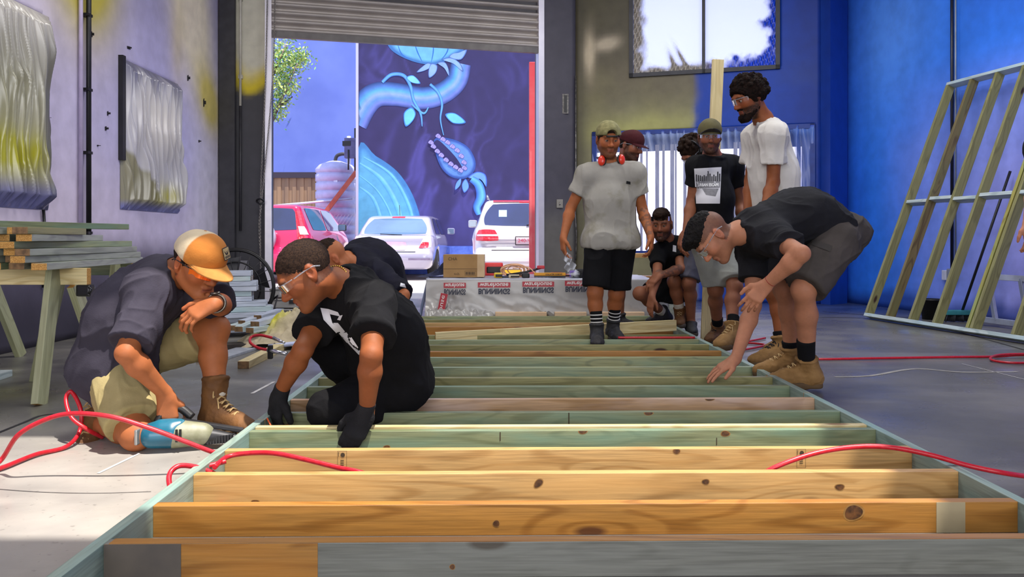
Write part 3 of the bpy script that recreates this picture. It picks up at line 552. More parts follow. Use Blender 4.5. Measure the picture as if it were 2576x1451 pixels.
def board(name, a, b, w, h, m_, parent=None, up=(0, 0, 1), bev=.003, end=None, **kw):
    """one sawn board from a to b: own origin at its middle, X along the grain"""
    a = Vector(a); b_ = Vector(b); d = b_-a; x = d.normalized(); y = Vector(up).cross(x)
    if y.length < 1e-4: y = Vector((0, 1, 0))
    y.normalize(); z = x.cross(y); L_ = d.length
    q = MB(); q.box(-L_/2, L_/2, -w/2, w/2, -h/2, h/2, bev=bev)
    me = q.mesh(name)
    if end:
        for f in me.polygons:
            if abs(f.normal.x) > .9: f.material_index = 1
    o = link(name, me, [m_, end] if end else m_, parent, **kw)
    M = Matrix((x, y, z)).transposed().to_4x4(); M.translation = (a+b_)/2
    o.matrix_world = M if parent is None else M
    if parent is not None: o.matrix_parent_inverse = Matrix(); o.matrix_basis = parent_matrix(parent).inverted() @ M
    return o
def parent_matrix(p):
    M = Matrix.Translation(p.location) @ p.rotation_euler.to_matrix().to_4x4()
    return M if p.parent is None else parent_matrix(p.parent) @ M
# ---- the big frame on the floor: 90 x 35 studs between two long plates
YAW = .0155; HT = .0895
fr = empty('floor_frame', (.22, 4.6, 0), YAW, label='long ladder-like timber frame lying flat across the concrete floor', cat='timber frame')
fx = lambda X, Yv, z=HT/2: Vector((.22, 4.6, z))+Matrix.Rotation(YAW, 3, 'Z') @ Vector((X-.22, Yv-4.6, 0))
XLr, XRr = -1.075, 1.445
tops = [(1361, W_painted), (1267, W_amber), (1190, W_pale), (1130, W_pale), (1083, W_green), (1071.5, W_cream), (1037, W_green), (1004, W_pink), (972, W_green), (950, W_olive), (924, W_teal), (899, W_teal), (884, W_amber), (868, W_olive), (855, W_teal), (843, W_olive), (822, W_amber), (812, W_pale), (804, W_olive), (795.5, W_teal)]
Ys = [F*(CH-HT)/(t-HZ) for t, _ in tops]
jo = []
for Yj, (t, mm) in zip(Ys, tops):
    o = board('joist', fx(XLr+.0175, Yj+.0175), fx(XRr-.0175, Yj+.0175), .035, HT, mm, fr, bev=.002, end=m_end); jo.append(o)
Y0, Y1 = Ys[0]-.75, Ys[-1]+.04
for k, (x, ya, yb) in enumerate([(XLr, Y0, 3.36), (XLr, 3.365, Y1), (XRr, Y0, 3.9), (XRr, 3.905, 5.7), (XRr, 5.705, Y1)]):
    board('plate', fx(x, ya), fx(x, yb), .035, HT+.001, W_rail, fr, bev=.002, end=m_end)
# the paint lap and raw sections on the nearest joist
b = MB(); q0 = fx(-1.055, Ys[0]-.0012, 0); q1 = fx(-.527, Ys[0]-.0012, 0)
y = Ys[0]; b = MB(); b.box(-.264, .264, -.0008, .0008, -.044, .0443); o = b.build('bare_wood_patch', W_amber, fr, label='bare amber section left unpainted'); o.matrix_basis = parent_matrix(fr).inverted() @ (Matrix.Translation(fx(-.79, y-.0004)) @ Matrix.Rotation(YAW, 4, 'Z'))
b = MB(); b.box(-.095, .095, -.0008, .0008, -.044, .0443); o = b.build('stain_patch', mat('grey_brown_stain', '4c4640', '5a5248', rough=.6), fr, label='dark grey-brown stained section'); o.matrix_basis = parent_matrix(fr).inverted() @ (Matrix.Translation(fx(-.96, y-.0016)) @ Matrix.Rotation(YAW, 4, 'Z'))
b = MB(); b.box(-1.235, 1.235, -.017, .017, -.0006, .0006); o = b.build('joist_top_edge', W_amber, fr, label='raw amber top edge of the grey nearest joist'); o.matrix_basis = parent_matrix(fr).inverted() @ (Matrix.Translation(fx(.19, y+.0185, HT+.0004)) @ Matrix.Rotation(YAW, 4, 'Z'))
b = MB(); b.box(-.042, .042, -.0006, .0006, -.044, .044); o = b.build('pale_band', mat('faded_band', 'a89a78', '9a8c6c', rough=.6), fr, label='pale faded band on the amber joist'); o.matrix_basis = parent_matrix(fr).inverted() @ (Matrix.Translation(fx((2368-CX)/F*Ys[1], Ys[1]-.0003)) @ Matrix.Rotation(YAW, 4, 'Z'))
# lumber grade stamps, handwriting and pencil ticks
m_ink = mat('black_stamp_ink', '3a2c18', rough=.8)
for px, k in ((844, 3), (2000, 3)):
    X_ = (px-CX)/F*Ys[k]; c = fx(X_, Ys[k]-.0012, .07); w_ = .0165; b = MB(); r = V(1, YAW, 0)
    for (x0, x1, z0, z1) in ((-w_, w_, .0165, .0175), (-w_, w_, -.0505, -.0495), (-w_, -w_+.0008, -.0505, .0175), (w_-.0008, w_, -.0505, .0175)): b.poly([Vector(c)+Vector((x0, x0*YAW, z0)), Vector(c)+Vector((x1, x1*YAW, z0)), Vector(c)+Vector((x1, x1*YAW, z1)), Vector(c)+Vector((x0, x0*YAW, z1))])
    n = 26; pr = []
    for i in range(n):
        a = i/n*2*PI; rr = .0088*(1 if i % 2 else .82); pr.append(Vector(c)+Vector((.002+rr*math.cos(a), 0, .003+rr*math.sin(a))))
    b.poly(pr)
    for z in (-.018, -.024, -.03, -.036): b.poly([Vector(c)+Vector((-.006, 0, z)), Vector(c)+Vector((.006, 0, z)), Vector(c)+Vector((.006, 0, z+.003)), Vector(c)+Vector((-.006, 0, z+.003))])
    for z in (.009, .004, -.002): b.poly([Vector(c)+Vector((-.014, 0, z)), Vector(c)+Vector((-.0115, 0, z)), Vector(c)+Vector((-.0115, 0, z+.0035)), Vector(c)+Vector((-.014, 0, z+.0035))])
    o = b.build('grade_stamp', m_ink, fr); o.matrix_basis = parent_matrix(fr).inverted()
def tick(px, k, z0, z1, w_=.004):
    X_ = (px-CX)/F*Ys[k]; c = fx(X_, Ys[k]-.0012, 0); b = MB(); b.poly([c+Vector((-w_/2, 0, z0)), c+Vector((w_/2, 0, z0)), c+Vector((w_/2, 0, z1)), c+Vector((-w_/2, 0, z1))]); o = b.build('pencil_tick', m_ink, fr); o.matrix_basis = parent_matrix(fr).inverted()
tick(1244, 4, .05, .085); tick(1421, 6, .01, .088, .005); tick(1790, 4, .03, .06, .003)
# big visible knots with their rings (inlaid discs of darker heartwood)
m_kn = mat('knot_heartwood', '6a4320', '3c2410', rough=.45, scale=60); m_kr = mat('knot_ring_wood', '9c7238', '85602c', rough=.5, scale=40)
def knot(px, py, k, rx, rz, a=.0, ring=True):
    Yk = Ys[k]; c = fx((px-CX)/F*Yk, Yk-.0006, 0); c.z = CH+(HZ-py)/F*Yk; b = MB()
    for s_, mi, dy in (((1.22, 1, 0), (1, 0, -.0004)) if ring else ((1, 0, -.0004),)):
        pts = []
        for i in range(28):
            t = i/28*2*PI; j = 1+.05*math.sin(3*t+px); x = rx*s_*math.cos(t)*j; z = rz*s_*math.sin(t)*j; pts.append(Vector((c.x+x*math.cos(a)-z*math.sin(a), c.y+dy, max(.002, min(HT-.001, c.z+x*math.sin(a)+z*math.cos(a))))))
        b.poly(pts, mi)
    o = b.build('knot', [m_kn, m_kr], fr, label='dark round knot'); o.matrix_basis = parent_matrix(fr).inverted()
for a in ((2120, 1292, 1, .026, .02, .25), (1217, 1315, 1, .009, .009, 0), (1330, 1215, 2, .016, .010, .8), (1752, 1213, 2, .011, .008, 0), (2092, 1228, 2, .014, .009, 0), (622, 1258, 2, .012, .006, 0), (1684, 1136, 3, .012, .009, 0), (1452, 1085, 4, .016, .009, .1), (1812, 1092, 4, .016, .010, 0), (960, 1123, 4, .012, .007, 0), (1622, 1040, 6, .018, .008, 0), (1098, 1423, 0, .006, .006, 0), (1780, 1004, 7, .02, .009, 0)):
    knot(*a)
b = MB(); k = Ys[1]
for p, r in (((735, 1437), .006),): pass
# ---- loose boards lying on the frame
board('loose_board', at(1095, 850, 6.2), at(1700, 818, 6.62), .035, .09, W_cream, end=m_end, label='loose pale board lying askew on edge across the far studs under the grey-shirted man', cat='board')
# rest of far loose timbers: pale board tucked behind it
board('prop_timber', at(1777, 857, 6.6), at(1806, 150, 6.6), .095, .035, W_cream, up=(0, 1, 0), end=m_end, label='tall pale timber prop standing upright behind the men by the back window', cat='timber')
# ---- boards on the floor at left, behind the kneeling man
def fboard(px1, py1, px2, py2, w, h, m_, label, z=None, end=m_endd, grp=None):
    z = h/2 if z is None else z; a = on(px1, py1, z); b = on(px2, py2, z); return board('lumber_board', a, b, w, h, m_, end=end, label=label, cat='board', group=grp)
fboard(612, 918, 800, 824, .075, .05, W_cream, 'thick cream board on the floor pointing at the crouching man in black', end=m_endd)
fboard(520, 908, 745, 838, .16, .02, mat('grey_flat_sheet', '8a8e98', '9da2ac', rough=.5, scale=12), 'flat grey plank lying on the floor behind the thick cream board')
fboard(540, 875, 662, 858, .08, .04, W_teal, 'short green-grey board on the floor under the loose scraps')
# ---- tidy pile by the wall (seen between the kneeling men)
rnd = random.Random(3); z0 = .0
rows = [(640, 738, 722, .035, W_blue), (650, 742, 735, 0, W_blue), (661, 746, 743, 0, W_white), (672, 749, 742, 0, W_blue), (685, 741, 733, 0, W_blue), (694, 738, 730, 0, W_blue), (706, 771, 757, 0, W_white), (720, 782, 766, 0, W_blue), (733, 788, 772, 0, W_blue)]
zt = .545
pile = [(632, .0), (632, -.03), (645, .01), (646, .0), (634, -.02), (634, .01), (668, .05), (681, .1), (687, .16), (672, .1), (666, .14), (660, .1)]
hh = .044
for i, (pxr, sk) in enumerate(pile):
    zc = zt-i*hh; Yr = 7.0
    if zc < .03: break
    xr = (pxr-CX)/F*Yr; a = V(xr, Yr, zc); b_ = V(xr-.85, Yr-.26-sk*1.6, zc)
    board('lumber_board', b_, a, .12, .041, [W_blue, W_white, W_blue][i % 3], end=m_endd, label='%s board in the neat pile by the dark wall' % ['topmost bluish', 'second whitish', 'third bluish', 'fourth bluish', 'fifth whitish', 'sixth short bluish', 'seventh whitish, jutting out,', 'eighth bluish, jutting out,', 'ninth whitish, jutting furthest,', 'tenth bluish', 'eleventh bluish', 'lowest whitish'][i], cat='board', group='neat pile of bluish boards by the dark wall')
    board('lumber_board', b_+V(-.0, .14, 0), a+V(-.03, .14, 0), .12, .041, W_blue, end=m_endd, label='hidden back-row board of the neat pile, course %s from the top' % ['one', 'two', 'three', 'four', 'five', 'six', 'seven', 'eight', 'nine', 'ten', 'eleven', 'twelve'][i], cat='board', group='neat pile of bluish boards by the dark wall')
# scraps tumbled in front
for a, b_, w, m_, lb in (((608, 812, 6.35), (668, 795, 6.6), .075, W_blue, 'bluish offcut leaning on the scrap heap, end grain facing left'), ((641, 815, 6.2), (700, 798, 6.5), .08, W_blue, 'wide bluish offcut on top of the scrap heap'), ((600, 828, 6.15), (640, 812, 6.4), .07, W_white, 'short twisted whitish offcut with two screw holes'), ((628, 831, 6.1), (668, 824, 6.3), .07, W_white, 'small whitish offcut nearest the red hose loop'), ((583, 825, 6.25), (612, 815, 6.5), .07, W_white, 'stubby offcut beside the kneeling man\'s shin'), ((648, 799, 6.45), (705, 782, 6.8), .07, W_blue, 'offcut wedged under the canvas drop cloth')):
    A, B = at(*a), at(*b_); A[2] = max(.045, A[2]); B[2] = max(.045, B[2]); board('offcut', A, B, w, .042, m_, end=m_endd, label=lb, cat='offcut', group='scrap heap of offcuts')
board('lumber_board', at(560, 838, 6.1)*V(1, 1, 0)+V(0, 0, .022), at(690, 828, 6.25)*V(1, 1, 0)+V(0, 0, .022), .16, .043, mat('dark_scrap', '2c2622', '3a322c', rough=.8), label='dark brown board on the floor under the scrap heap', cat='board')
# ---- sawhorses and the stack across them
def sawhorse(Yh, xr, zt_, px_leg, mt, ml, label, front=True):
    e = empty('sawhorse', (xr-.55, Yh, 0), label=label, cat='sawhorse')
    o = e.location
    def bd(nm, a, b_, w, h, m_, up=(0, 0, 1), **k): return board(nm, a, b_, w, h, m_, e, up=up, end=m_end, **k)
    bd('top_beam', V(max(xr-1.6, XL+.04), Yh, zt_-.045), V(xr, Yh, zt_-.045), .045, .09, mt, label='pale top beam')
    for lx in (px_leg, max(px_leg-1.15, XL+.08)):
        bd('leg', V(lx, Yh-.04, zt_-.005), V(lx+.05, Yh-.26, .0), .036, .09, ml, up=(0, 1, .2)); bd('leg', V(lx+.06, Yh+.04, zt_-.09), V(lx+.12, Yh+.3, 0.0), .036, .09, ml, up=(0, 1, -.2))
        q = MB(); q.lathe([(.014, 0), (.016, .004), (.014, .009), (.008, .009), (.008, .018), (.006, .019)], 14, M=Matrix.Rotation(PI/2, 4, 'X')); q.build('bolt', m_nail, e, V(lx+.003, Yh-.062, zt_-.045)-np.array(e.location))
    return e
m_leg = wood('sage_painted_leg', '9b9c78', '8a8b68', '5c5a40', tint='a3a582')
s1 = sawhorse(4.32, (219-CX)/F*4.3, .69, (128-CX)/F*4.25, W_cream, m_leg, 'sage-legged timber sawhorse with a pale top beam in front of the left wall')
s2 = sawhorse(5.45, (335-CX)/F*5.45, .69, (291-CX)/F*5.4, W_green, m_leg, 'further green sawhorse holding the far ends of the stacked boards')
# back pair of legs of the nearer one seen as separate dark legs
board('leg', V((128-CX)/F*4.3, 4.36, .60), V((85-CX)/F*4.75, 4.78, .0), .036, .09, m_leg, s1, up=(0, 1, 0))
b = MB(); b.box(-.018, .018, -.02, .02, -.06, .0); b.box(-.035, .045, -.03, .03, -.115, -.05, bev=.012); b.tube([(.03, -.02, -.06), (.05, -.03, -.075), (.04, -.03, -.1)], .008, 6)
b.build('quick_clamp', mat('black_plastic', '111112', '1e1e20', rough=.25), loc=at(213, 692, 4.32), label='black plastic clamp hanging under the end of the pale sawhorse beam', cat='clamp')
NM = ['right-hand', 'second', 'third', 'fourth']
lay = [ # z, px near, Y near, px far, Y far, height px colour, n extra
    (.708, 98, 4.0, 345, 5.35, W_grey, 'bottom course'), (.7445, 49, 4.0, 340, 5.3, W_grey, 'second course'), (.781, 56, 4.0, 330, 5.25, W_grey, 'third course'), (.8175, 22, 4.0, 318, 5.2, W_teal, 'fourth course'), (.854, 60, 3.98, 243, 4.9, W_grey, 'fifth course'), (.8905, 55, 3.95, 200, 4.6, W_olive, 'sixth course'), (.927, -140, 3.9, 312, 5.2, W_green, 'topmost course')]
for li, (z, pa, Ya, pb, Yb, mm, nm) in enumerate(lay):
    for k in range(4 if li < 6 else 1):
        ms = [mm, [W_teal, W_green, W_teal, W_grey][li % 4], W_grey, W_green][k]
        a = V((pa-CX)/F*Ya-k*.088-(.01*li % .02), Ya+(.05*((k*7+li*3) % 4) if k else 0), z); b_ = V((pb-CX)/F*Yb-k*.088, Yb-(.12*((k*5+li) % 3) if k else 0), z)
        board('lumber_board', a, b_, .076, .0355, ms, end=[m_end, m_end, m_endd][(k+li) % 3], label='%s board of the %s on the sawhorses' % (NM[k], nm), cat='board', group='lumber stack across the sawhorses')
board('lumber_board', V((-60-CX)/F*4.2, 4.2, .9638), V((308-CX)/F*5.25, 5.25, .9638), .09, .0355, W_green, end=m_endd, label='long green board lying on the very top of the lumber stack', cat='board') if False else None
fboard(-30, 952, 12, 938, .09, .04, W_white, 'white board end on the floor at the foot of the left wall')
# ---- leaning wall frame on the right
lf = empty('wall_frame', tuple(on(2180, 800, 0)), label='tall stud wall frame leaning against the blue wall', cat='timber frame')
A = on(2181, 802, 0); ud = unit(V(.185, -1, 0)); lean = V(1.0, .185, 0)*.98; up_ = V(0, 0, 2.50)
q = unit(lean+up_); SL = np.linalg.norm(lean+up_)
nrm = unit(np.cross(ud, q))
def FP(u, s_): return A+ud*u+q*s_+V(0, 0, .02)
Lf = 3.6
board('bottom_plate', FP(0, .0175), FP(Lf, .0175), .09, .035, W_white, lf, up=tuple(q), end=m_endd); board('top_plate', FP(0, SL-.0175), FP(Lf, SL-.0175), .09, .035, W_white, lf, up=tuple(q), end=m_endd)
su = [.0175, .36, .70, 1.03, 1.45, 1.50, 1.95, 2.38, 2.82, 3.25, 3.58]
Wst = [W_olive, wood('brown_olive_pine', '77683c', '5d4c28', '2c1a0c', tint='6a6c44'), W_olive, W_olive, wood('yellow_olive_pine', 'a39a4c', '8a7c38', '4a3414', tint='8c9a5c'), W_olive]
for i, u in enumerate(su): board('stud', FP(u, .035), FP(u, SL-.035), .09, .035, Wst[i % 6], lf, up=tuple(ud), end=m_endd)
nog = 1.32
for i, (a, c_) in enumerate(zip(su, su[1:])):
    if c_-a > .1: board('nogging', FP(a+.018, nog+(.0 if i % 2 else -.02)), FP(c_-.018, nog+(.0 if i % 2 else -.02)), .09, .035, W_white, lf, up=tuple(q), end=m_endd)
for o in lf.children: 
    pass
# ---- folded ladder lying behind it, broom, bin
m_al = mat('brushed_aluminium', 'a8aebc', 'b8bece', rough=.3, metal=.6)
e = empty('stepladder', tuple(on(2385, 812, 0)), label='aluminium ladder lying on its side behind the leaning frame', cat='ladder')
Lb = V(4.62, 7.75, .06); Ld = unit(V(.2, -1, 0)); up2 = V(.0, 0, .44)
def lp(u, h): return Lb+Ld*u+V(.06, 0, 0)*h+V(0, 0, h)
for h, u0 in ((.0, -.1), (.42, .0)):
    board('rail', lp(u0, h), lp(2.2, h), .03, .055, m_al, e)
for k, u in enumerate((.12, .5, .62, 1.0, 1.12, 1.5, 1.62)): board('rung', lp(u, 0), lp(u-.12, .42), .05, .03, m_al, e, up=(1, 0, 0))
e = empty('broom', tuple(on(2352, 815, 0)), label='dark broom leaning upright against the blue wall behind the frame', cat='broom')
b = MB(); p0 = rwp(8.2, .08, .35); p1 = rwp(7.9, 1.52, .06); o0 = np.array(e.location); b.tube([p0-o0, p1-o0], .013); b.build('handle', mblk, e)
b = MB(); b.box(-.17, .17, -.035, .035, .05, .1, bev=.012); o = b.build('brush_head', mat('teal_plastic', '3a8f94', '2c767c'), e, p0-o0-V(0, 0, .06)); 
b = MB()
for i in range(40):
    x = -.16+.32*((i*7) % 40)/40; y = -.03+.06*((i*13) % 10)/10; b.tube([(x, y, .05), (x*1.15, y*1.5, -.015)], .006, 4)
b.build('bristles', mat('dark_bristle', '22242a'), o, kind='stuff')
b = MB(); b.lathe([(.09, 0), (.11, .2), (.115, .2), (.115, .215), (.1, .215), (.085, .02)], 20); b.build('bucket', mblk, loc=on(2308, 808, 0)+V(.25, .2, 0), label='small black bucket on the floor behind the leaning frame', cat='bucket')
# ---- plastic-wrapped stack of sheets used as a bench
BX0, BX1, BY0, BY1, BH = (1072-CX)/F*8.05, (1640-CX)/F*8.05, 8.05, 9.0, .445
e = empty('wrapped_stack', ((BX0+BX1)/2, (BY0+BY1)/2, 0), label='low stack of sheet timber wrapped in grey printed plastic, serving as a bench', cat='bench')
o0 = np.array(e.location); b = MB(); b.box(BX0+.1-o0[0], BX1-.02-o0[0], .08+BY0-o0[1], BY1-.05-o0[1], .10, BH-.012, bev=.01); b.build('sheet_stack', W_pale, e)
for i, (xa, xb) in enumerate([(1246, 1375), (1395, 1475), (1500, 1620)]):
    b = MB(); b.box((xa-CX)/F*8.0-o0[0], (xb-CX)/F*8.0-o0[0], BY0-.085-o0[1], BY0+.5-o0[1], 0.0, .112, bev=.004); b.build('bearer', mat('pale_sheet_edge', 'd8b894', 'cbaa84', rough=.6), e)
mpl = mat('grey_printed_film', 'a8a5a0', '969390', rough=.3, scale=3, bump=1.5, bscale=9, spec=.6)
mfc = film('wrap_film', .25, .0, .25)
# wrap: top then front drape then left end
us = np.linspace(0, 1, 160); vs2 = np.linspace(0, 1, 70); U, V_ = np.meshgrid(us, vs2)
Xg = BX0+(BX1-BX0)*U; topf = .45; S = V_*(.95+.44)
onTop = S < .95; yv = np.where(onTop, BY1-S, BY0-.0); zv = np.where(onTop, BH, BH-(S-.95)); dn = np.clip((S-.95)/.44, 0, 1)
nn = fbm(np.stack([Xg*2.5, V_*4, 0*U], -1), 2, 4, 4); diag = np.abs(np.sin((Xg-dn*1.2)*9+2*nn))
foot = sm(Xg, -.1, -.75); yv = yv-dn*(.02+.05*foot+.012*(1-diag)*dn+.10*foot*dn*(nn+.4)); zv = np.maximum(zv+.006*nn*onTop, .012)
lift = (1-foot)*sm(dn, .6, .95)*((np.abs(Xg-.1) < .5)|(np.abs(Xg-.65) < .35)); zv = np.where(dn > 0, np.maximum(zv, .012+.11*lift*(1-.6*diag)), zv)
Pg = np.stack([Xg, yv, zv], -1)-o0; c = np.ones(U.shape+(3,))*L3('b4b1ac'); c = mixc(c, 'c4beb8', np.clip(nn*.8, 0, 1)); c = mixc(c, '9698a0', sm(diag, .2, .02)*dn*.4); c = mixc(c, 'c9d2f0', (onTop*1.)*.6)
grid_mesh('plastic_wrap', Pg, c, mfc, e)
U, V_ = np.meshgrid(np.linspace(0, 1, 60), np.linspace(0, 1, 50)); y_ = BY0-.02+(BY1-BY0-.1)*U; z_ = BH*(1-V_)+.005; pl = np.sin(U*34+2*np.sin(V_*4))
x_ = BX0-V_*(.08+.1*U)-.022*pl*V_+.01; c = np.ones(U.shape+(3,))*L3('c4d4f2'); c = mixc(c, '8290b4', sm(pl, -.2, -1)*.7)  # bluish light on the flap and shade in its pleats are painted in
grid_mesh('wrap_end_flap', np.stack([x_, y_, z_], -1)-o0, c, mfc, e)
# crumpled foot of the wrap
U, V_ = np.meshgrid(np.linspace(0, 1, 90), np.linspace(0, 1, 40)); x_ = BX0+.02+U*.95; y_ = BY0-.02-V_*.32; P3 = np.stack([x_, y_, 0*x_], -1); r_ = 1-np.abs(fbm(P3, 6, 2, 4)); z_ = (.16*(1-U)**.8*(1-V_)*(.6+.8*r_)+.05*r_**3*(1-V_*.8)*(1-U*.6)).clip(.004)
c = np.ones(U.shape+(3,))*L3('aaa7a2'); c = mixc(c, '8a8988', sm(r_, .8, .5)*.6); grid_mesh('wrap_skirt', np.stack([x_, y_, z_], -1)-o0, c, mfc, e)
# mirrored print on the wrap
m_rd = mat('print_red', 'b0303c', rough=.4); m_nv = mat('print_navy', '22283c', rough=.4); m_wt = mat('print_white', 'e6e0dc', rough=.5)
for k, (px0, px1, yb0, yb1) in enumerate([(1116, 1172, 712, 742), (1202, 1284, 711, 740), (1314, 1394, 709, 736), (1421, 1500, 707, 733)]):
    Yp = BY0-.055 - (.03 if k == 0 else 0); c0 = at((px0+px1)/2, 0, Yp); w_ = (px1-px0)/F*Yp; zt2 = CH+(HZ-(yb0-1))/F*Yp; zm = CH+(HZ-(yb0+12))/F*Yp; zb_ = CH+(HZ-(yb1+1))/F*Yp
    b = MB(); b.box(-w_/2, w_/2, -.001, .001, zm-zt2, 0); b.build('print_band', m_rd, e, V(c0[0], Yp, zt2)-o0)
    text_on('print_lettering', 'warehouse', .06, V(c0[0], Yp-.003, (zt2+zm)/2)-o0, V(1, 0, 0), V(0, 0, 1), m_wt, e, bold=.001, width=w_*.88, flip=True)
    text_on('print_lettering', 'BUNNINGS', .075, V(c0[0], Yp-.003, (zm+zb_)/2)-o0, V(1, 0, 0), V(0, 0, 1), m_nv, e, bold=.0025, width=w_*.97, flip=True)
Yp = BY0-.13; c0 = at(1112, 768, Yp); b = MB(); b.box(-.035, .035, -.001, .001, -.12, .12); o = b.build('print_band', m_rd, e, c0-o0); o.rotation_euler = (0, .2, 0)
text_on('print_lettering', 'house', .06, c0-o0+V(0, -.003, 0), unit(V(.2, 0, 1)), unit(V(-1, 0, .2)), m_wt, e, width=.2, flip=True)
# ---- goods on the bench
def onb(px, d=.15): Yp = BY0+d; return V((px-CX)/F*Yp, Yp, BH+.004)
mcb = mat('cardboard', 'a58150', '967346', rough=.8, scale=5, bump=.1); mtape = mat('packing_tape', 'b89a6c', 'c4a87c', rough=.25)
p = onb(1160, .3); wB = (1203-1119)/F*BY0*1.02
e = empty('cardboard_box', tuple(p), label='brown cardboard box standing on the wrapped stack in front of the cars', cat='box')
b = MB(); b.box(-wB/2-.005, wB/2, -.12, .13, 0, .235, bev=.004); b.build('carton', mcb, e); b = MB(); b.box(wB/2, wB/2+.075, -.115, .125, .002, .235, bev=.003); b.build('side_panel', mat('sunlit_cardboard', 'c9ac86', 'bd9f78', rough=.8), e, label='side panel painted paler as if sunlit')  # lit copy of the cardboard: sunlight painted into the side colour
b = MB(); b.box(-wB/2-.006, wB/2+.001, -.1215, -.1195, .085, .089); b.build('seam', mat('seam_brown', '5c4426'), e)
m_bi = mat('box_print', '4c3820'); text_on('print_lettering', '6x2L', .03, V(-.035, -.1225, .035), V(1, 0, 0), V(0, 0, 1), m_bi, e); text_on('handwriting', 'CHA', .045, V(-.08, -.1225, .19), V(1, 0, 0), V(0, 0, 1), m_bi, e)
b = MB(); 
for i in range(9): b.box(.055+i*.011, .055+i*.011+(.006 if i % 3 else .009), -.1225, -.1215, .028, .055)
for q_ in ((.045, .165, .02, .0215), (.045, .165, .066, .0675), (.045, .0465, .02, .067), (.1635, .165, .02, .067)): b.box(q_[0], q_[1], -.1225, -.1215, q_[2], q_[3])
b.build('shipping_mark', m_bi, e)
# clothes heap
b = MB(); mnv = mat('navy_cloth', '1c2038', '262c4c', rough=.85, scale=20, bump=.6)
Ug, Vg = np.meshgrid(np.linspace(-1, 1, 40), np.linspace(-1, 1, 30)); P3 = np.stack([Ug*2, Vg*2, 0*Ug], -1); r_ = 1-np.abs(fbm(P3, 1.6, 5, 3)); hz = (.17*np.exp(-((Ug-.8)/.75)**2-(Vg/.8)**2)*(.7+.5*r_)+.03*r_*(1-Ug**2)*(1-Vg**2)).clip(0)+.003
grid_mesh('heaped_jacket', np.stack([Ug*.2, Vg*.16, hz], -1), None, mnv, loc=onb(1102, .35), label='dark navy jacket heaped on the bench beside the cardboard box', cat='jacket')
# coiled cord
b = MB()
for k in range(9):
    r = .085+.008*(k % 4); cx_, cz = .01*((k*3) % 5-2), .0; pts = [(cx_+r*math.cos(a)*1.25+.004*k, -.03+.012*k+.02*math.sin(a*2+k), .062+r*.62*math.sin(a)+.004*(k % 3)) for a in np.linspace(0, 2*PI, 28)[:-1]]
    b.tube(pts, .006, 6, closed=True)
b.tube(spline([(.0, -.05, .09), (.16, -.06, .1), (.24, -.08, .03), (.3, -.09, .008)], 6), .006, 6)
b.build('coiled_cord', mat('peach_cord', 'd8b08c', 'e0a070', rough=.5, scale=30), loc=onb(1290, .3), label='coil of peach-coloured extension cord lying on the bench', cat='cord')
b = MB(); b.box(-.16, .16, -.02, .02, .012, .022); b.box(-.16, .16, -.022, .02, .022, .052, 1, bev=.004)
for i in range(40): b.box(-.158+i*.008, -.154+i*.008, -.026, .02, 0, .016, 2)
o = b.build('screw_strip_box', [mblk, mat('amber_carton', 'd8921c', 'e0a02c', rough=.5), m_nail], loc=onb(1383, .06)+V(0, 0, .001), label='long yellow carton of collated screws at the front of the bench', cat='box')
text_on('print_lettering', 'COLLATED SCREWS', .02, V(.04, -.0235, .036), V(1, 0, 0), V(0, 0, 1), mblk, o, width=.17, bold=.0006)
b = MB(); b.box(-.05, .03, -.028, .028, 0, .05, bev=.012); b.tube([(-.05, 0, .03), (-.16, .01, .035)], .005); b.build('driver_bit_holder', mblk, loc=onb(1325, .05), label='black bit holder with a thin steel shaft beside the yellow screw carton', cat='tool')
def lump(name, px, d, s_, m_, label, cat, r=.3):
    b = MB(); b.box(-s_[0]/2, s_[0]/2, -s_[1]/2, s_[1]/2, 0, s_[2], bev=min(s_)*r); b.box(-s_[0]*.3, s_[0]*.5, -s_[1]*.6, -s_[1]*.3, s_[2]*.2, s_[2]*.7, 1, bev=min(s_)*.1); b.build(name, [m_, mblk], loc=onb(px, d), label=label, cat=cat)
mred = mat('red_plastic', 'b4202c', 'c83038', rough=.35); myl = mat('yellow_tool', 'd8b428', rough=.4)
lump('tape_measure', 1253, .05, (.085, .05, .055), myl, 'yellow tape measure at the front edge of the bench', 'tool')
lump('glue_bottle', 1293, .05, (.11, .04, .035), mat('cream_plastic', 'c8b898', rough=.4), 'small cream bottle lying between the tape measure and bit holder', 'bottle')
lump('marker_pen', 1273, .08, (.16, .025, .02), mat('navy_plastic', '1c2450', rough=.4), 'navy marker lying behind the yellow tape measure', 'pen')
b = MB(); b.tube([(-.2, 0, .02), (0, 0, .05), (.18, 0, .1)], .012, 8); b.box(.12, .2, -.02, .02, .085, .12, 1, bev=.01); b.build('spirit_level', [mblk, mred], loc=onb(1322, .25), label='red and black bar tool propped up behind the screw carton', cat='tool')
lump('red_case', 1240, .6, (.22, .12, .14), mat('red_case_paint', 'd8242c', 'e8403c', rough=.4), 'bright red case behind the cardboard box', 'case', .15)
lump('chalk_reel', 1400, .2, (.13, .05, .055), mat('maroon_plastic', '5a1420', rough=.4), 'maroon chalk reel behind the yellow carton', 'tool')
lump('silver_battery', 1447, .08, (.09, .06, .05), mat('silver_plastic', '8c8c90', rough=.3, metal=.4), 'silver block at the end of the screw carton', 'tool')
lump('purple_roll', 1442, .22, (.08, .06, .07), mat('purple_foil', '5c3aa0', '7a50c0', rough=.25), 'small purple roll behind the silver block', 'roll')
lump('power_drill', 1478, .12, (.24, .07, .09), mblk, 'black power tool on the bench behind the shorts of the grey-shirted man', 'power tool')
lump('safety_knife', 1420, .3, (.17, .03, .03), mat('orange_grip', 'b83a1c', rough=.4), 'orange-handled knife beside the maroon chalk reel', 'knife')
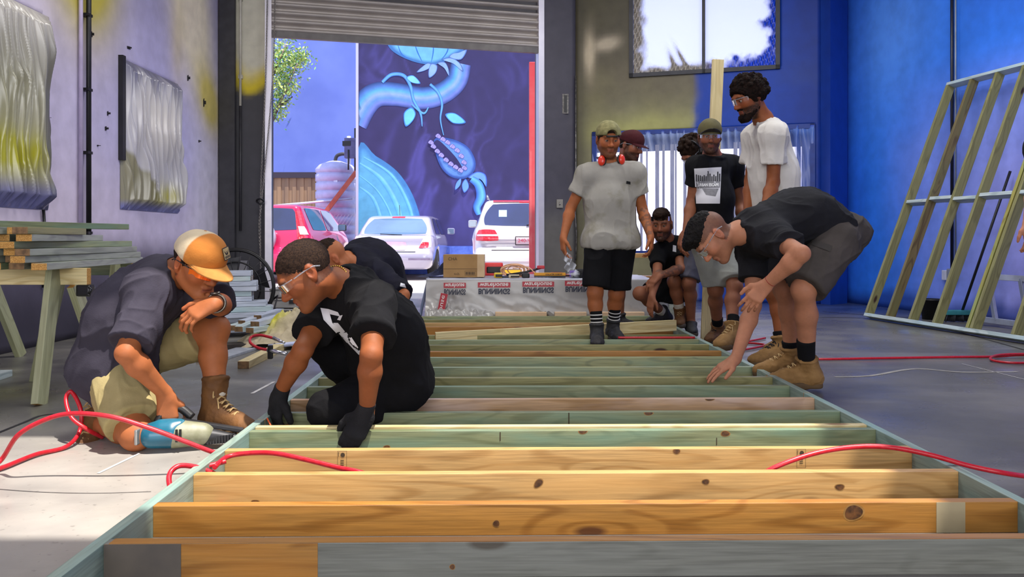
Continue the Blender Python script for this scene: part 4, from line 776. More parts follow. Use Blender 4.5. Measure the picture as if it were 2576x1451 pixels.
# second low table behind the squatting man
e = empty('trestle_shelf', (1.5, 9.0, 0), label='low plank shelf behind the squatting man under the back window', cat='shelf')
o0 = np.array(e.location)
for z, t, mm in ((.33, .2, W_amber), (.66, .05, W_pale)): b = MB(); b.box(-.35, .35, -.1, .1, z-t/2, z+t/2, bev=.004); b.build('plank', mm, e)
for x in (-.3, .3): b = MB(); b.box(x-.03, x+.03, -.05, .05, 0, .7); b.build('leg', W_grey, e)
# canvas drop cloth
Ug, Vg = np.meshgrid(np.linspace(-1, 1, 90), np.linspace(-1, 1, 60)); P3 = np.stack([Ug*2, Vg*1.6, 0*Ug], -1); r_ = 1-np.abs(fbm(P3, 1.3, 11, 3))*.8; R_ = np.sqrt(Ug**2+Vg**2); hz = ((.17*np.exp(-((Ug-.1)/.55)**2-((Vg-.2)/.6)**2)+.06)*(.35+1.0*r_)*sm(R_, 1.35, .8)).clip(.004)
c = np.ones(Ug.shape+(3,))*L3('b5a88c'); c = mixc(c, 'c9c43a', np.clip(gauss(Ug, Vg, -.3, .1, .3, .35)*1.2, 0, 1)); c = mixc(c, '8a7f68', sm(r_, .75, .45)*.5)
grid_mesh('drop_cloth', np.stack([Ug*.34, Vg*.3, hz], -1), c, attrmat('canvas', rough=.9, bump=.4, bscale=60), loc=V((715-CX)/F*6.35, 6.35, 0), label='crumpled cream canvas drop cloth with a yellow paint stain beside the lumber pile', cat='cloth')
b = MB(); b.tube([(-.12, 0, .03), (.1, .05, .05)], .018, 8); b.tube([(.1, .05, .05), (.2, .08, .08)], .008, 6); b.build('caulking_gun', mat('white_blue_tube', 'b8c0e0', rough=.35), loc=on(715, 872, .03)-V(0, 0, .03), label='white cartridge tube lying on the floor behind the crouching man in black', cat='tube')
# drum fan behind the pile
e = empty('drum_fan', tuple(V((600-CX)/F*7.6, 7.6, 0)), label='large round floor fan with wire guard behind the lumber pile', cat='fan')
R = .36; b = MB(); b.M = Matrix.Translation((0,0,-.17))
for rr in (R, R*.97, R*.66, R*.36, R*.1): b.tube([(rr*math.cos(a), -.06-.05*(1-rr/R), .56+rr*math.sin(a)) for a in np.linspace(0, 2*PI, 49)[:-1]], .008 if rr < R*.96 else .014, 6, closed=True)
for i in range(20): a = i/20*2*PI; b.tube([(.05*math.cos(a), -.1, .56+.05*math.sin(a)), (R*.6*math.cos(a+.15), -.1, .56+R*.6*math.sin(a+.15)), (R*math.cos(a+.2), -.06, .56+R*math.sin(a+.2))], .0035, 5)
b.build('wire_guard', mblk, e); b = MB()
for i in range(4):
    a = i*PI/2+.3; b.prism([(.06*math.cos(a), 0, .39+.06*math.sin(a)), (.29*math.cos(a-.35), .03, .39+.29*math.sin(a-.35)), (.31*math.cos(a+.35), -.03, .39+.31*math.sin(a+.35)), (.08*math.cos(a+.8), 0, .39+.08*math.sin(a+.8))], (0, .006, 0))
b.build('blades', mdark, e); b = MB(); b.lathe([(.09, 0), (.11, .05), (.11, .16), (.08, .2)], 20, M=Matrix.Translation((0, .2, .39)) @ Matrix.Rotation(PI/2, 4, 'X')); b.build('motor', mdark, e)
b = MB(); b.tube([(-.3, 0, .02), (-.36, .05, .3), (0, .08, .03), (.36, .05, .3), (.3, 0, .02)], .012); b.build('stand', mblk, e)
# plastic crates by the door
for k, (z, lb) in enumerate(((0, 'lower pale grey tool case'), (.11, 'middle pale grey tool case'), (.22, 'upper pale grey tool case'))):
    b = MB(); b.box(-.24, .24, -.16, .16, z+.003, z+.103, bev=.012); b.box(-.03, .03, -.175, -.155, z+.05, z+.09, 1, bev=.004); b.tube([(-.24, -.165, z+.09), (.24, -.165, z+.09)], .006, 6)
    b.build('tool_case', [mat('pale_grey_plastic', 'b4b2ae', 'a6a4a0', rough=.5), mdark], loc=V((745-CX)/F*8.6, 8.6, 0), label='%s stacked by the door post behind the pile' % lb, cat='case', group='tool cases by the door post')
# ---- red air hoses
mh = mat('red_rubber_hose', 'b01420', 'c02030', rough=.35, scale=60)
def hose(pts, label, r=.0068, nm='air_hose', m_=None, n=10, **kw): b = MB(); b.tube(spline(pts, n), r, 10); return b.build(nm, m_ or mh, label=label, cat='hose', **kw)
hz_ = .012
hose([on(-60, 1200, .05), at(0, 1160, 2.85), at(45, 1095, 2.8), at(110, 1057, 2.8), at(180, 1040, 2.8), at(280, 1048, 2.8), at(380, 1078, 2.82), at(470, 1112, 2.85), at(530, 1135, 2.88), at(566, 1146, 2.9)], 'red air hose arching in front of the cap-wearing kneeling man', .0085)
hose([on(-60, 1190, hz_), on(0, 1178, hz_), on(90, 1143, hz_), on(165, 1124, hz_), at(200, 1085, 3.3), at(203, 1030, 3.32), at(180, 985, 3.34), at(166, 1005, 3.32), at(180, 1050, 3.28), at(220, 1080, 3.28), on(258, 1100, hz_)], 'looped red air hose curling up beside the kneeling man\'s boot', .0085)
hose([on(575, 1330, .012), at(552, 1268, 2.64), at(530, 1220, 2.72), at(518, 1190, 2.78), at(532, 1170, 2.80), at(565, 1162, 2.80), at(572, 1157, 2.82), at(558, 1150, 2.9)], 'red air hose strand crossing over the side plate into the frame', .0085) if False else None
hose([on(455, 1300, .02), at(446, 1265, 2.50), at(428, 1225, 2.55), at(427, 1192, 2.6), at(450, 1172, 2.63), at(490, 1174, 2.66), at(532, 1188, 2.68), at(540, 1193, 2.69)], 'short curled end of red hose hooked over the left side plate', .0085)
hose([on(566, 1300, .02), at(550, 1265, 2.58), at(533, 1225, 2.64), at(515, 1190, 2.68), at(519, 1175, 2.70), at(540, 1168, 2.72), at(568, 1160, 2.74)], 'sunlit piece of red hose dropping from the side plate into the frame', .0085)
hose([at(540, 1175, 2.66), at(570, 1150, 2.78), at(620, 1140, 2.8), at(690, 1140, 2.78), at(770, 1156, 2.74), at(850, 1176, 2.7), at(912, 1190, 2.66), at(990, 1225, 2.64)], 'red air hose lying over the pale studs beside the gloved hand', .0085)
hose([on(1885, 1215, .03), at(1950, 1175, 2.66), at(2050, 1140, 2.68), at(2150, 1124, 2.7), at(2240, 1125, 2.7), at(2340, 1144, 2.68), at(2440, 1172, 2.66), at(2540, 1192, 2.64), on(2640, 1205, .012)], 'red air hose humped over the right side plate in the foreground', .0085)
hose([on(1790, 852, hz_), on(1850, 862, hz_), on(1925, 850, hz_)], 'red hose strand on the sunlit floor behind the tan boots', .0085)
hose([on(1870, 880, hz_), on(1925, 868, hz_), on(1880, 862, hz_)], 'folded red hose end lying behind the bare legs', .0085)
hose([on(1890, 893, hz_), on(1980, 897, hz_), on(2060, 903, hz_), on(2200, 901, hz_), on(2400, 898, hz_), on(2500, 897, hz_), on(2560, 893, .02), on(2640, 893, .02)], 'long straight red hose across the grey floor on the right', .0085)
hose([on(2640, 910, hz_), on(2560, 913, hz_), on(2505, 908, hz_), on(2492, 900, .02), on(2520, 892, .026), on(2600, 890, .03)], 'coiled loop of red hose near the leaning frame', .0085)
hose([on(1555, 849, .1), on(1640, 849, .1), on(1748, 849, .1)], 'red hose lying across the far studs past the grey-shirted man', .0085)
hose([at(690, 851, 4.75), at(655, 843, 4.8), at(632, 848, 4.8), at(630, 862, 4.72), at(650, 875, 4.68), at(676, 880, 4.66)], 'small loop of red hose with metal couplings on the cream board', .0085)
b = MB(); b.tube([at(688, 850, 4.75), at(703, 857, 4.72), at(716, 862, 4.7)], [.011, .009, .006], 10); b.build('hose_coupling', mat('chrome', 'c8c8cc', rough=.15, metal=.9), label='chrome hose tail on the upper strand of the small red loop', cat='coupling')
b = MB(); b.tube([at(674, 880, 4.66), at(690, 884, 4.64), at(722, 890, 4.6)], [.013, .012, .012], 10); b.box(-.014, .014, -.014, .014, -.05, .03, 1, bev=.006, M=Matrix.Translation(at(680, 881, 4.655))); b.build('hose_coupling', [MATS['chrome'], mblk], label='black and steel trigger coupling on the lower strand of the small red loop', cat='coupling')
# ================================================================ SOLID MODELLER (distance fields -> quad surface)
def cone(a, b, ra, rb=None, flat=None, kf=1., k=.02, cuts=(), sub=False): return dict(t='c', a=V(*a), b=V(*b), ra=ra, rb=ra if rb is None else rb, n=None if flat is None else unit(flat), kf=kf, k=k, cuts=cuts, sub=sub)
def ball(c, r, R=None, k=.02, cuts=(), sub=False):
    r = V(*r) if hasattr(r, '__len__') else V(r, r, r); return dict(t='e', c=V(*c), r=r, R=np.eye(3) if R is None else R, k=k, cuts=cuts, sub=sub)
def hull(planes, lo, hi, kk=.05, k=.02, sub=False): return dict(t='h', pl=[(V(*n)/np.linalg.norm(n), V(*p)) for n, p in planes], lo=V(*lo), hi=V(*hi), kk=kk, k=k, cuts=(), sub=sub)
def pbox(p):
    if p['t'] == 'c': m = max(p['ra'], p['rb'])*max(1, 1/p['kf'] if p['kf'] < 1 else 1); return np.minimum(p['a'], p['b'])-m, np.maximum(p['a'], p['b'])+m
    if p['t'] == 'e': e = np.abs(p['R'] @ np.diag(p['r'])).sum(1) if True else 0; return p['c']-e, p['c']+e
    return p['lo'], p['hi']
def pdist(p, X):
    if p['t'] == 'c':
        d = p['b']-p['a']; L2 = float(d@d)+1e-12; v = X-p['a']; t = np.clip((v@d)/L2, 0, 1); v = v-t[..., None]*d
        if p['n'] is not None: v = v+(v@p['n'])[..., None]*p['n']*(p['kf']-1)
        D = np.sqrt((v*v).sum(-1))-(p['ra']+(p['rb']-p['ra'])*t)
    elif p['t'] == 'e':
        q = (X-p['c'])@p['R']; k0 = np.sqrt(((q/p['r'])**2).sum(-1)); k1 = np.sqrt(((q/p['r']**2)**2).sum(-1))+1e-9; D = k0*(k0-1)/k1; D = np.where(k0 < 1e-4, -p['r'].min(), D)
    else:
        D = None
        for n, q in p['pl']:
            e = (X-q)@n; D = e if D is None else smax(D, e, p['kk'])
    for c, n in p['cuts']: D = smax(D, (X-V(*c))@unit(n), .008)
    return D
def smin(a, b, k): h = np.maximum(k-np.abs(a-b), 0)/k; return np.minimum(a, b)-h*h*k*.25
def smax(a, b, k): return -smin(-a, -b, k)
def solid(prims, vox, name='m', deform=None):
    """union / carve the primitives on a grid, return (verts, quads)"""
    B = [pbox(p) for p in prims if not p['sub']]; lo = np.min([b[0] for b in B], 0)-3*vox; hi = np.max([b[1] for b in B], 0)+3*vox
    n = np.ceil((hi-lo)/vox).astype(int)+1; Fd = np.full(n, .25, np.float32)
    for p in prims:
        a, b = pbox(p); m = p['k']+2*vox; i0 = np.clip(np.floor((a-m-lo)/vox).astype(int), 0, n-1); i1 = np.clip(np.ceil((b+m-lo)/vox).astype(int)+1, 1, n)
        if (i1 <= i0).any(): continue
        gx, gy, gz = [lo[q]+vox*np.arange(i0[q], i1[q]) for q in range(3)]; X = np.stack(np.meshgrid(gx, gy, gz, indexing='ij'), -1); D = pdist(p, X)
        s = Fd[i0[0]:i1[0], i0[1]:i1[1], i0[2]:i1[2]]
        s[...] = smax(s, -D, p['k']) if p['sub'] else smin(s, D, p['k'])
    return nets(Fd, lo, vox)
def nets(Fd, lo, vox):
    S = Fd < 0; c = np.zeros(tuple(np.array(Fd.shape)-1), np.uint8)
    cs = [(i, j, k) for i in (0, 1) for j in (0, 1) for k in (0, 1)]
    sl = lambda A, o: A[o[0]:A.shape[0]-1+o[0], o[1]:A.shape[1]-1+o[1], o[2]:A.shape[2]-1+o[2]]
    for o in cs: c += sl(S, o)
    I = np.argwhere((c > 0) & (c < 8)); vals = {o: Fd[I[:, 0]+o[0], I[:, 1]+o[1], I[:, 2]+o[2]] for o in cs}
    acc = np.zeros((len(I), 3)); cnt = np.zeros(len(I))
    for a in cs:
        for ax in range(3):
            if a[ax]: continue
            b = list(a); b[ax] = 1; b = tuple(b); va, vb = vals[a], vals[b]; m = (va < 0) != (vb < 0); t = np.where(m, va/np.where(m, va-vb, 1), 0)
            p = np.array(a, float)[None].repeat(len(I), 0); p[:, ax] += t; acc[m] += p[m]; cnt[m] += 1
    Vv = lo+vox*(I+acc/np.maximum(cnt, 1)[:, None]); ID = np.full(c.shape, -1, np.int32); ID[I[:, 0], I[:, 1], I[:, 2]] = np.arange(len(I)); Q = []
    for ax in range(3):
        o1, o2 = [(1, 2), (2, 0), (0, 1)][ax]; A = S; s0 = [slice(None)]*3; s1 = [slice(None)]*3; s0[ax] = slice(0, -1); s1[ax] = slice(1, None)
        E = A[tuple(s0)] != A[tuple(s1)]; J = np.argwhere(E); J = J[(J[:, o1] > 0) & (J[:, o2] > 0) & (J[:, o1] < A.shape[o1]-1) & (J[:, o2] < A.shape[o2]-1)]
        def g(d1, d2): K = J.copy(); K[:, o1] -= d1; K[:, o2] -= d2; return ID[K[:, 0], K[:, 1], K[:, 2]]
        q = np.stack([g(1, 1), g(0, 1), g(0, 0), g(1, 0)], 1); inside = A[J[:, 0], J[:, 1], J[:, 2]]; q[~inside] = q[~inside][:, ::-1]; Q.append(q)
    Q = np.concatenate(Q); return Vv, Q[(Q >= 0).all(1)]
def relax(v, q, it=1, f=.5):
    for _ in range(it):
        s = np.zeros_like(v); n = np.zeros(len(v))
        for a, b in ((0, 1), (1, 2), (2, 3), (3, 0)):
            np.add.at(s, q[:, a], v[q[:, b]]); np.add.at(s, q[:, b], v[q[:, a]]); np.add.at(n, q[:, a], 1); np.add.at(n, q[:, b], 1)
        v = v+f*(s/np.maximum(n, 1)[:, None]-v)
    return v
def vnormals(v, q):
    fn = np.cross(v[q[:, 2]]-v[q[:, 0]], v[q[:, 3]]-v[q[:, 1]]); n = np.zeros_like(v)
    for k in range(4): np.add.at(n, q[:, k], fn)
    return n/np.maximum(np.linalg.norm(n, axis=1), 1e-9)[:, None]
def solid_obj(name, prims, vox, m, parent=None, base=(0, 0, 0), it=1, disp=None, col=None, post=None, **kw):
    v, q = solid(prims, vox); v = relax(v, q, it)
    if post: v = post(v)
    if disp is not None: nn = vnormals(v, q); v = v+nn*disp(v, nn)[:, None]
    me = bpy.data.meshes.new(name); np_mesh(me, v-V(*base), q)
    if col is not None: set_col(me, col(v, vnormals(v, q)))
    o = link(name, me, m, parent, smooth=True, **kw); o['_t'] = 1; del o['_t']
    return o, (v, q)
def bvh(vq): return BVHTree.FromPolygons([tuple(x) for x in vq[0]], [tuple(x) for x in vq[1]])
def decal(name, tree, corners, d, m, parent=None, base=(0, 0, 0), n=14, off=.004, rnd=0., thick=0, **kw):
    """sheet whose outline is the quad CORNERS (bl, br, tr, tl), laid on the surface by projecting along d"""
    c = [V(*x) for x in corners]; d = unit(d); P = []; ok = True
    for j in range(n):
        for i in range(n):
            u, w = i/(n-1)*2-1, j/(n-1)*2-1
            if rnd: u2, w2 = u*math.sqrt(max(0, 1-w*w/2*rnd)), w*math.sqrt(max(0, 1-u*u/2*rnd)); u, w = u2, w2
            u, w = (u+1)/2, (w+1)/2; p = (c[0]*(1-u)+c[1]*u)*(1-w)+(c[3]*(1-u)+c[2]*u)*w
            h = tree.ray_cast(Vector(p), Vector(d)); P.append(np.array(h[0])-d*off if h[0] is not None else None)
    idx = [i for i, p in enumerate(P) if p is not None]
    if not idx: return None
    dep = np.median([P[i]@d for i in idx]); q = []
    for j in range(n-1):
        for i in range(n-1):
            f = (j*n+i, j*n+i+1, (j+1)*n+i+1, (j+1)*n+i)
            if all(P[k] is not None for k in f) and max(P[k]@d for k in f)-min(P[k]@d for k in f) < .25: q.append(f)
    if not q: return None
    v = np.array([p if p is not None else V(0, 0, 0) for p in P]); used = sorted({k for f in q for k in f}); mp = {k: i for i, k in enumerate(used)}
    me = bpy.data.meshes.new(name); np_mesh(me, v[used]-V(*base), np.array([[mp[k] for k in f] for f in q])); return link(name, me, m, parent, smooth=True, **kw)
def project(me_obj, tree, d, off, base=(0, 0, 0)):
    """lay an existing flat mesh (world coords + base) on a surface"""
    me = me_obj.data; n = len(me.vertices); co = np.zeros(n*3); me.vertices.foreach_get('co', co); co = co.reshape(-1, 3)+V(*base); d = unit(d)
    for i in range(n):
        h = tree.ray_cast(Vector(co[i]-d*.5), Vector(d))
        if h[0] is not None: co[i] = np.array(h[0])-d*off
    me.vertices.foreach_set('co', (co-V(*base)).ravel()); me.update()
# ================================================================ OUTSIDE: yard, painted walls, tank, cars, tree
b = MB(); b.box(-16, 12, 10.95, 40, -.08, -.012); b.build('floor_yard', mat('sunlit_asphalt', 'b0aaa4', 'c4bdb6', rough=.9, scale=6), kind='structure')
mw_ = attrmat('mural_ground', rough=.7, bump=.05, nscale=3, var=.1); m_mur = mat('mural_ground_paint', '322c60', '3a346c', rough=.6, scale=2); MY = 19.0
b = MB(); b.box((902-CX)/F*MY, 6.5, MY, MY+.25, 0, 6.6, bev=.01)
mur = b.build('mural_wall', m_mur, label='dark violet rendered wall carrying a blue plant mural across the yard', cat='wall')
b = MB(); b.box((896-CX)/F*MY, (902-CX)/F*MY, MY-.05, MY+.27, 0, 6.7); b.build('corner_flashing', mat('pale_flashing', 'b4b4cc'), mur)
b = MB(); b.box((902-CX)/F*MY, 6.5, MY-.02, MY, 0, .67); b.build('lower_band', mat('lighter_blue_band', '4a66c8', '5c7ad8', rough=.7, scale=9), mur)
mpaint = attrmat('mural_paint', rough=.6, bump=.05, nscale=5, var=.15)
lay_n = [0]
U, Z = np.meshgrid(np.linspace((902-CX)/F*MY, 2.2, 150), np.linspace(.67, 6.5, 150)); Pm = np.stack([U, 0*U, Z], -1)
wv = np.stack([fbm(Pm, .8, 3), 0*U, fbm(Pm, .8, 9)], -1)*.5; r_ = (1-np.abs(fbm(Pm*np.array([1.6, 1, .7])+wv*1.5, 1.2, 5, 3)))**4; msk = np.clip(gauss(U, Z, -1.9, 2.2, 1.5, 1.6)+.5*gauss(U, Z, -3.0, 5.0, .8, .8)+.5*gauss(U, Z, -.2, 1.4, 1.0, .8)+.3*gauss(U, Z, .2, 4.9, .5, .9), 0, 1)
c = np.ones(U.shape+(3,))*L3('2f2956'); c = mixc(c, '5a55a8', np.clip(r_*msk*.7, 0, .5)); c = mixc(c, '3c3a78', np.clip(sm(Z, 2.2, .7)*.5, 0, 1))
grid_mesh('painted_ground', np.stack([U, MY-.001+0*U, Z], -1), c, mw_, mur, smooth=False)
def M2(px, py): return V((px-CX)/F*MY, MY, CH+(HZ-py)/F*MY)
def ribbon(pts, w, prof, name='painted_stem'):
    lay_n[0] += 1; P = spline([M2(*p) for p in pts], 8); n = len(P); ws = np.interp(np.linspace(0, 1, n), np.linspace(0, 1, len(w)), w)*MY/F; A = []; C = []
    k = len(prof); off = np.linspace(-.5, .5, k)
    for i in range(n):
        t = unit(P[min(i+1, n-1)]-P[max(i-1, 0)]); s_ = V(-t[2], 0, t[0]); A.append([P[i]+s_*o*ws[i]-V(0, .002+.0004*lay_n[0], 0) for o in off]); C.append([L3(c) for c in prof])
    A = np.array(A); A[..., 0] = np.maximum(A[..., 0], (903-CX)/F*MY); return grid_mesh(name, A, np.array(C), mpaint, mur)
def blob(pts, c_in, c_out, name='painted_leaf', smooth_=True, cen=None):
    lay_n[0] += 1; P = spline([M2(*p) for p in pts], 5, True) if smooth_ else [M2(*p) for p in pts]; c = np.mean(P, 0) if cen is None else M2(*cen); y = V(0, -.002-.0004*lay_n[0], 0)
    rings = [0.0, .45, .8, .93, 1.0]; A = np.array([[c+(p-c)*r+y for p in P+[P[0]]] for r in rings]); cols = [c_in, c_in, c_in, c_out, c_out]
    C = np.array([[L3(cols[i])]*(len(P)+1) for i in range(5)]); return grid_mesh(name, A, C, mpaint, mur)
blob([(902, 372), (945, 392), (1000, 432), (1038, 490), (1060, 560), (1064, 625), (980, 630), (902, 630)], '5aa4c8', '3f7cb4', 'painted_hill', cen=(940, 540))
for pts, w in (([(905, 410), (960, 450), (1000, 520), (1015, 600)], [4, 14, 16, 10]), ([(905, 470), (940, 500), (960, 560), (965, 620)], [4, 10, 12, 8]), ([(915, 395), (985, 440), (1030, 520), (1045, 600)], [3, 8, 10, 8]), ([(903, 440), (950, 480), (985, 545), (990, 615)], [2, 5, 6, 5])):
    ribbon(pts, w, ['4a90c4', '62b4d0', '7ac4d8', '5498c8'], 'painted_hill_stripe')
ribbon([(1160, 160), (1148, 205), (1110, 236), (1060, 247), (1000, 238), (950, 238), (918, 262), (892, 310)], [50, 52, 54, 56, 58, 62, 66, 66], ['24386e', '4a72b8', '58a4cc', '8aa4cc', '5c8cc8', '6f80cc', '2c3a78'])
blob([(970, 60), (1080, 40), (1180, 60), (1172, 120), (1110, 158), (1060, 160), (1005, 140), (975, 112)], '68acd0', '3a70ac', 'painted_pod')
for pts in ([(1000, 110), (1010, 135), (1030, 150)], [(1040, 100), (1050, 130), (1062, 155)], [(1090, 100), (1090, 130), (1085, 156)], [(1130, 100), (1125, 130), (1110, 150)]): ribbon(pts, [1, 3, 1], ['2b68b4', '2b68b4'], 'painted_pod_rib')
for pts in ([(1078, 158), (1062, 168), (1048, 182), (1068, 178), (1088, 166)], [(1085, 160), (1078, 178), (1080, 196), (1096, 184), (1100, 165)], [(1100, 158), (1118, 172), (1130, 192), (1128, 172), (1118, 156)], [(1112, 150), (1140, 160), (1165, 180), (1158, 160), (1135, 145)], [(1130, 145), (1160, 150), (1175, 125), (1155, 132), (1138, 135)]):
    blob(pts, '86a8dc', '4a68a8')
ribbon([(962, 207), (985, 188), (1015, 190), (1032, 215), (1040, 250), (1058, 285), (1062, 318)], [8, 9, 9, 8, 7, 6, 2], ['2f62b4', '6ab0e0', '3f78c8'])
ribbon([(1082, 212), (1102, 232), (1112, 262), (1108, 300), (1116, 340)], [7, 7, 6, 4, 2], ['2f62b4', '6ab0e0', '3f78c8']); ribbon([(1035, 262), (1065, 285), (1078, 270)], [3, 5, 2], ['4f90d0', '6ab0e0'])
blob([(1022, 195), (1040, 190), (1058, 210), (1036, 208)], '7cc8e8', '3a74c4'); blob([(1020, 318), (1016, 285), (1035, 270), (1046, 285), (1038, 305)], '6cc4e4', '3a74c4'); blob([(1120, 288), (1145, 285), (1172, 308), (1140, 310)], '6cc4e4', '3a74c4')
blob([(1092, 352), (1130, 348), (1175, 368), (1196, 405), (1190, 435), (1165, 450), (1130, 442), (1104, 410)], '5c88cc', '30509c', 'painted_bud', cen=(1150, 405))
blob([(1100, 352), (1125, 372), (1150, 400), (1165, 428), (1145, 425), (1115, 398), (1088, 372)], '2a2458', '2a2458', 'painted_bud_opening', cen=(1128, 392))
for x, y in ((1102, 342), (1114, 350), (1126, 358), (1138, 368), (1150, 378), (1160, 392), (1167, 408), (1168, 422), (1084, 358), (1090, 368), (1100, 380), (1110, 390), (1122, 402), (1134, 412), (1146, 420), (1158, 428)):
    blob([(x-7, y+1), (x-1, y-6), (x+6, y-2), (x+2, y+6)], 'a49cd8', '5a50a0', 'painted_seed'); blob([(x-3, y+2), (x+3, y-4), (x+8, y+2), (x+3, y+7)], '9a90d0', '4c4490', 'painted_seed')
for pts in ([(1178, 445), (1200, 432), (1222, 440), (1224, 470), (1210, 452), (1190, 450)], [(1172, 450), (1180, 470), (1168, 485), (1162, 465)], [(1160, 448), (1148, 460), (1145, 478), (1158, 466)]): blob(pts, '6a9cec', '3c5cb8')
ribbon([(1186, 450), (1204, 465), (1210, 495), (1200, 520), (1205, 540)], [16, 22, 24, 20, 12], ['2c4ca8', '4f92e0', '6ab8ec', '3c6cc8'])
# far blue wall, fence, rail
b = MB(); b.box(-14, -3.4, 24, 24.3, 0, 9); b.build('blue_building', mat('flat_blue_render', '6678c8', '7284d2', rough=.8, scale=1), label='tall plain blue painted building wall far behind the water tank', cat='building')
e = empty('yard_fence', (-6, 21, 0), label='brown corrugated metal fence panel behind the red car', cat='fence')
b = MB(); XX = np.arange(-9, -4.7, .1)
for i, x in enumerate(XX): b.box(x+6, x+6.1, .02*(i % 2), .05+.02*(i % 2), 0, 2.45)
b.build('sheeting', mat('brown_corrugated', '7a6450', '93785a', rough=.7, scale=1.5, stretch=(3, 3, .3)), e); b = MB(); b.box(-3, 1.3, -.05, .1, 2.45, 2.6); b.build('capping', mat('dark_capping', '2c2434'), e)
e = empty('mesh_fence', (-5.0, 19.75, 0), label='galvanised pipe rail with chain-link mesh in front of the water tank', cat='fence'); o0 = V(-5.0, 19.75, 0)
mg = mat('galvanised_pipe', 'b4bcd8', 'c8cfe4', rough=.4, metal=.3)
b = MB(); b.tube([at(660, 520, 19.75)-o0, at(888, 500, 19.75)-o0], .03); b.build('rail', mg, e); b = MB(); b.tube([V(*at(897, 0, 19.75)[:2], 0)-o0, at(897, 452, 19.75)-o0], .035); b.build('post', mg, e)
b = MB()
for i in range(13):
    x = -1.25+i*.085; b.tube([(x+.45, 0, .1), (x+.45+.9, 0, 1.45)], .006, 4, cap=False); b.tube([(x+.45, 0, 1.45), (x+.45+.9, 0, .1)], .006, 4, cap=False)
b.build('chain_link', mg, e)
pr = []; r = .47; z = 0
pr = [(r*.98, 0)]
for i in range(11): z = .1+i*.2; pr += [(r, z), (r, z+.15), (r*.95, z+.16), (r*.95, z+.19)]
pr += [(r, 2.3), (r, 2.38), (r*.8, 2.48), (r*.35, 2.56), (r*.15, 2.58)]; pr = [(a*1.09, c_*1.10) for a, c_ in pr]
TX = (845-CX)/F*20.3
e = empty('water_tank', (TX, 20.3, 0), label='pale grey ribbed plastic water tank beside the mural', cat='tank'); b = MB(); b.lathe(pr, 40); b.build('tank_body', mat('lavender_grey_plastic', 'b0b0d8', 'a4a4cc', rough=.5), e)
b = MB(); b.tube(spline([(0, -.1, 2.8), (.05, -.1, 2.95), (.2, -.1, 3.0), (.3, -.1, 2.97)], 5), .045); b.tube([(.35, -.1, 2.7), (.35, -.1, 3.45)], .05, mi=1); b.build('inlet_pipe', [mdark, mg], e); b = MB(); b.lathe([(.05, 0), (.05, .02)], 14, M=Matrix.Translation((.1, -.47, 2.28)) @ Matrix.Rotation(PI/2, 4, 'X')); b.build('overflow_cap', mg, e)
b = MB(); b.box(-.16, .12, -.1, .1, 0, .5, bev=.01); b.box(-.2, .0, -.12, .05, .3, .42, 1); b.tube([(.1, 0, -.4), (.1, 0, .75)], .03, mi=1); b.tube([(-.05, -.12, -.3), (-.05, -.12, .2)], .02, mi=1)
b.build('pump_box', [mat('grey_pump_housing', '4c5078', '626690'), mblk], loc=at(884, 398, 19.9), label='dark grey pump box with pipes mounted beside the mural corner', cat='pump')
b = MB(); b.beam(at(897, 432, 19.6), at(808, 548, 19.6), .05, .11); b.build('brace', mat('rust_brown_paint', '9a4c3c', 'a85844', rough=.6), label='rust-brown diagonal timber brace in front of the water tank', cat='brace')
b = MB(); b.box(-.075, .075, -.075, .075, 0, 3.6, bev=.01); b.build('red_post', mat('red_post_paint', 'ff5a64', 'ff6a70', rough=.4, coat=.3), loc=((1343-CX)/F*12.4, 12.4, -.01), label='bright red steel post outside the right edge of the roller door', cat='post')
# tree
e = empty('tree', ((668-CX)/F*22.3, 22.3, 0), label='leafy green tree reaching in beside the left edge of the roller door', cat='tree')
b = MB(); b.M = Matrix.Scale(1.25, 4); b.tube([(0, 0, 0), (.05, 0, 2), (-.1, 0, 4), (.2, 0, 5.5)], [.14, .11, .08, .03]); 
for p, q in (((0, 0, 3), (.75, -.1, 4.6)), ((0, 0, 3.4), (.55, .2, 3.9)), ((.0, 0, 4), (.5, 0, 5.1)), ((0, 0, 3.2), (-.8, 0, 4.4))): b.tube([p, q], [.05, .015])
b.build('trunk', mat('bark', '5a4c44', '6c5c50'), e)
rn = np.random.RandomState(5); vv = []; qq = []
cl = [((690, 130), .42, 330), ((715, 160), .42, 330), ((745, 150), .26, 170), ((762, 138), .12, 50), ((705, 200), .36, 300), ((700, 245), .3, 200), ((725, 215), .25, 120), ((697, 285), .2, 90), ((650, 150), .7, 250), ((640, 260), .6, 200)]
for (px, py), r, k in cl:
    c0 = at(px, py, 22.3)-V(*e.location); r = r*1.3; k = int(k*1.5)
    for _ in range(k):
        p = c0+rn.randn(3)*r*.5; a = unit(rn.randn(3)+V(0, 0, -.6))*rn.uniform(.07, .15); w = unit(np.cross(a, rn.randn(3)))*.024; i = len(vv); vv += [p, p+a*.5+w, p+a, p+a*.5-w]; qq.append([i, i+1, i+2, i+3])
me = bpy.data.meshes.new('foliage'); np_mesh(me, np.array(vv), np.array(qq)); vc = np.repeat(np.clip(rn.rand(len(qq), 1), 0, 1), 4, 0); set_col(me, L3('5c9a58')*(1-vc)+L3('c8d06a')*vc); link('foliage', me, attrmat('leaf', rough=.5, bump=0), e)
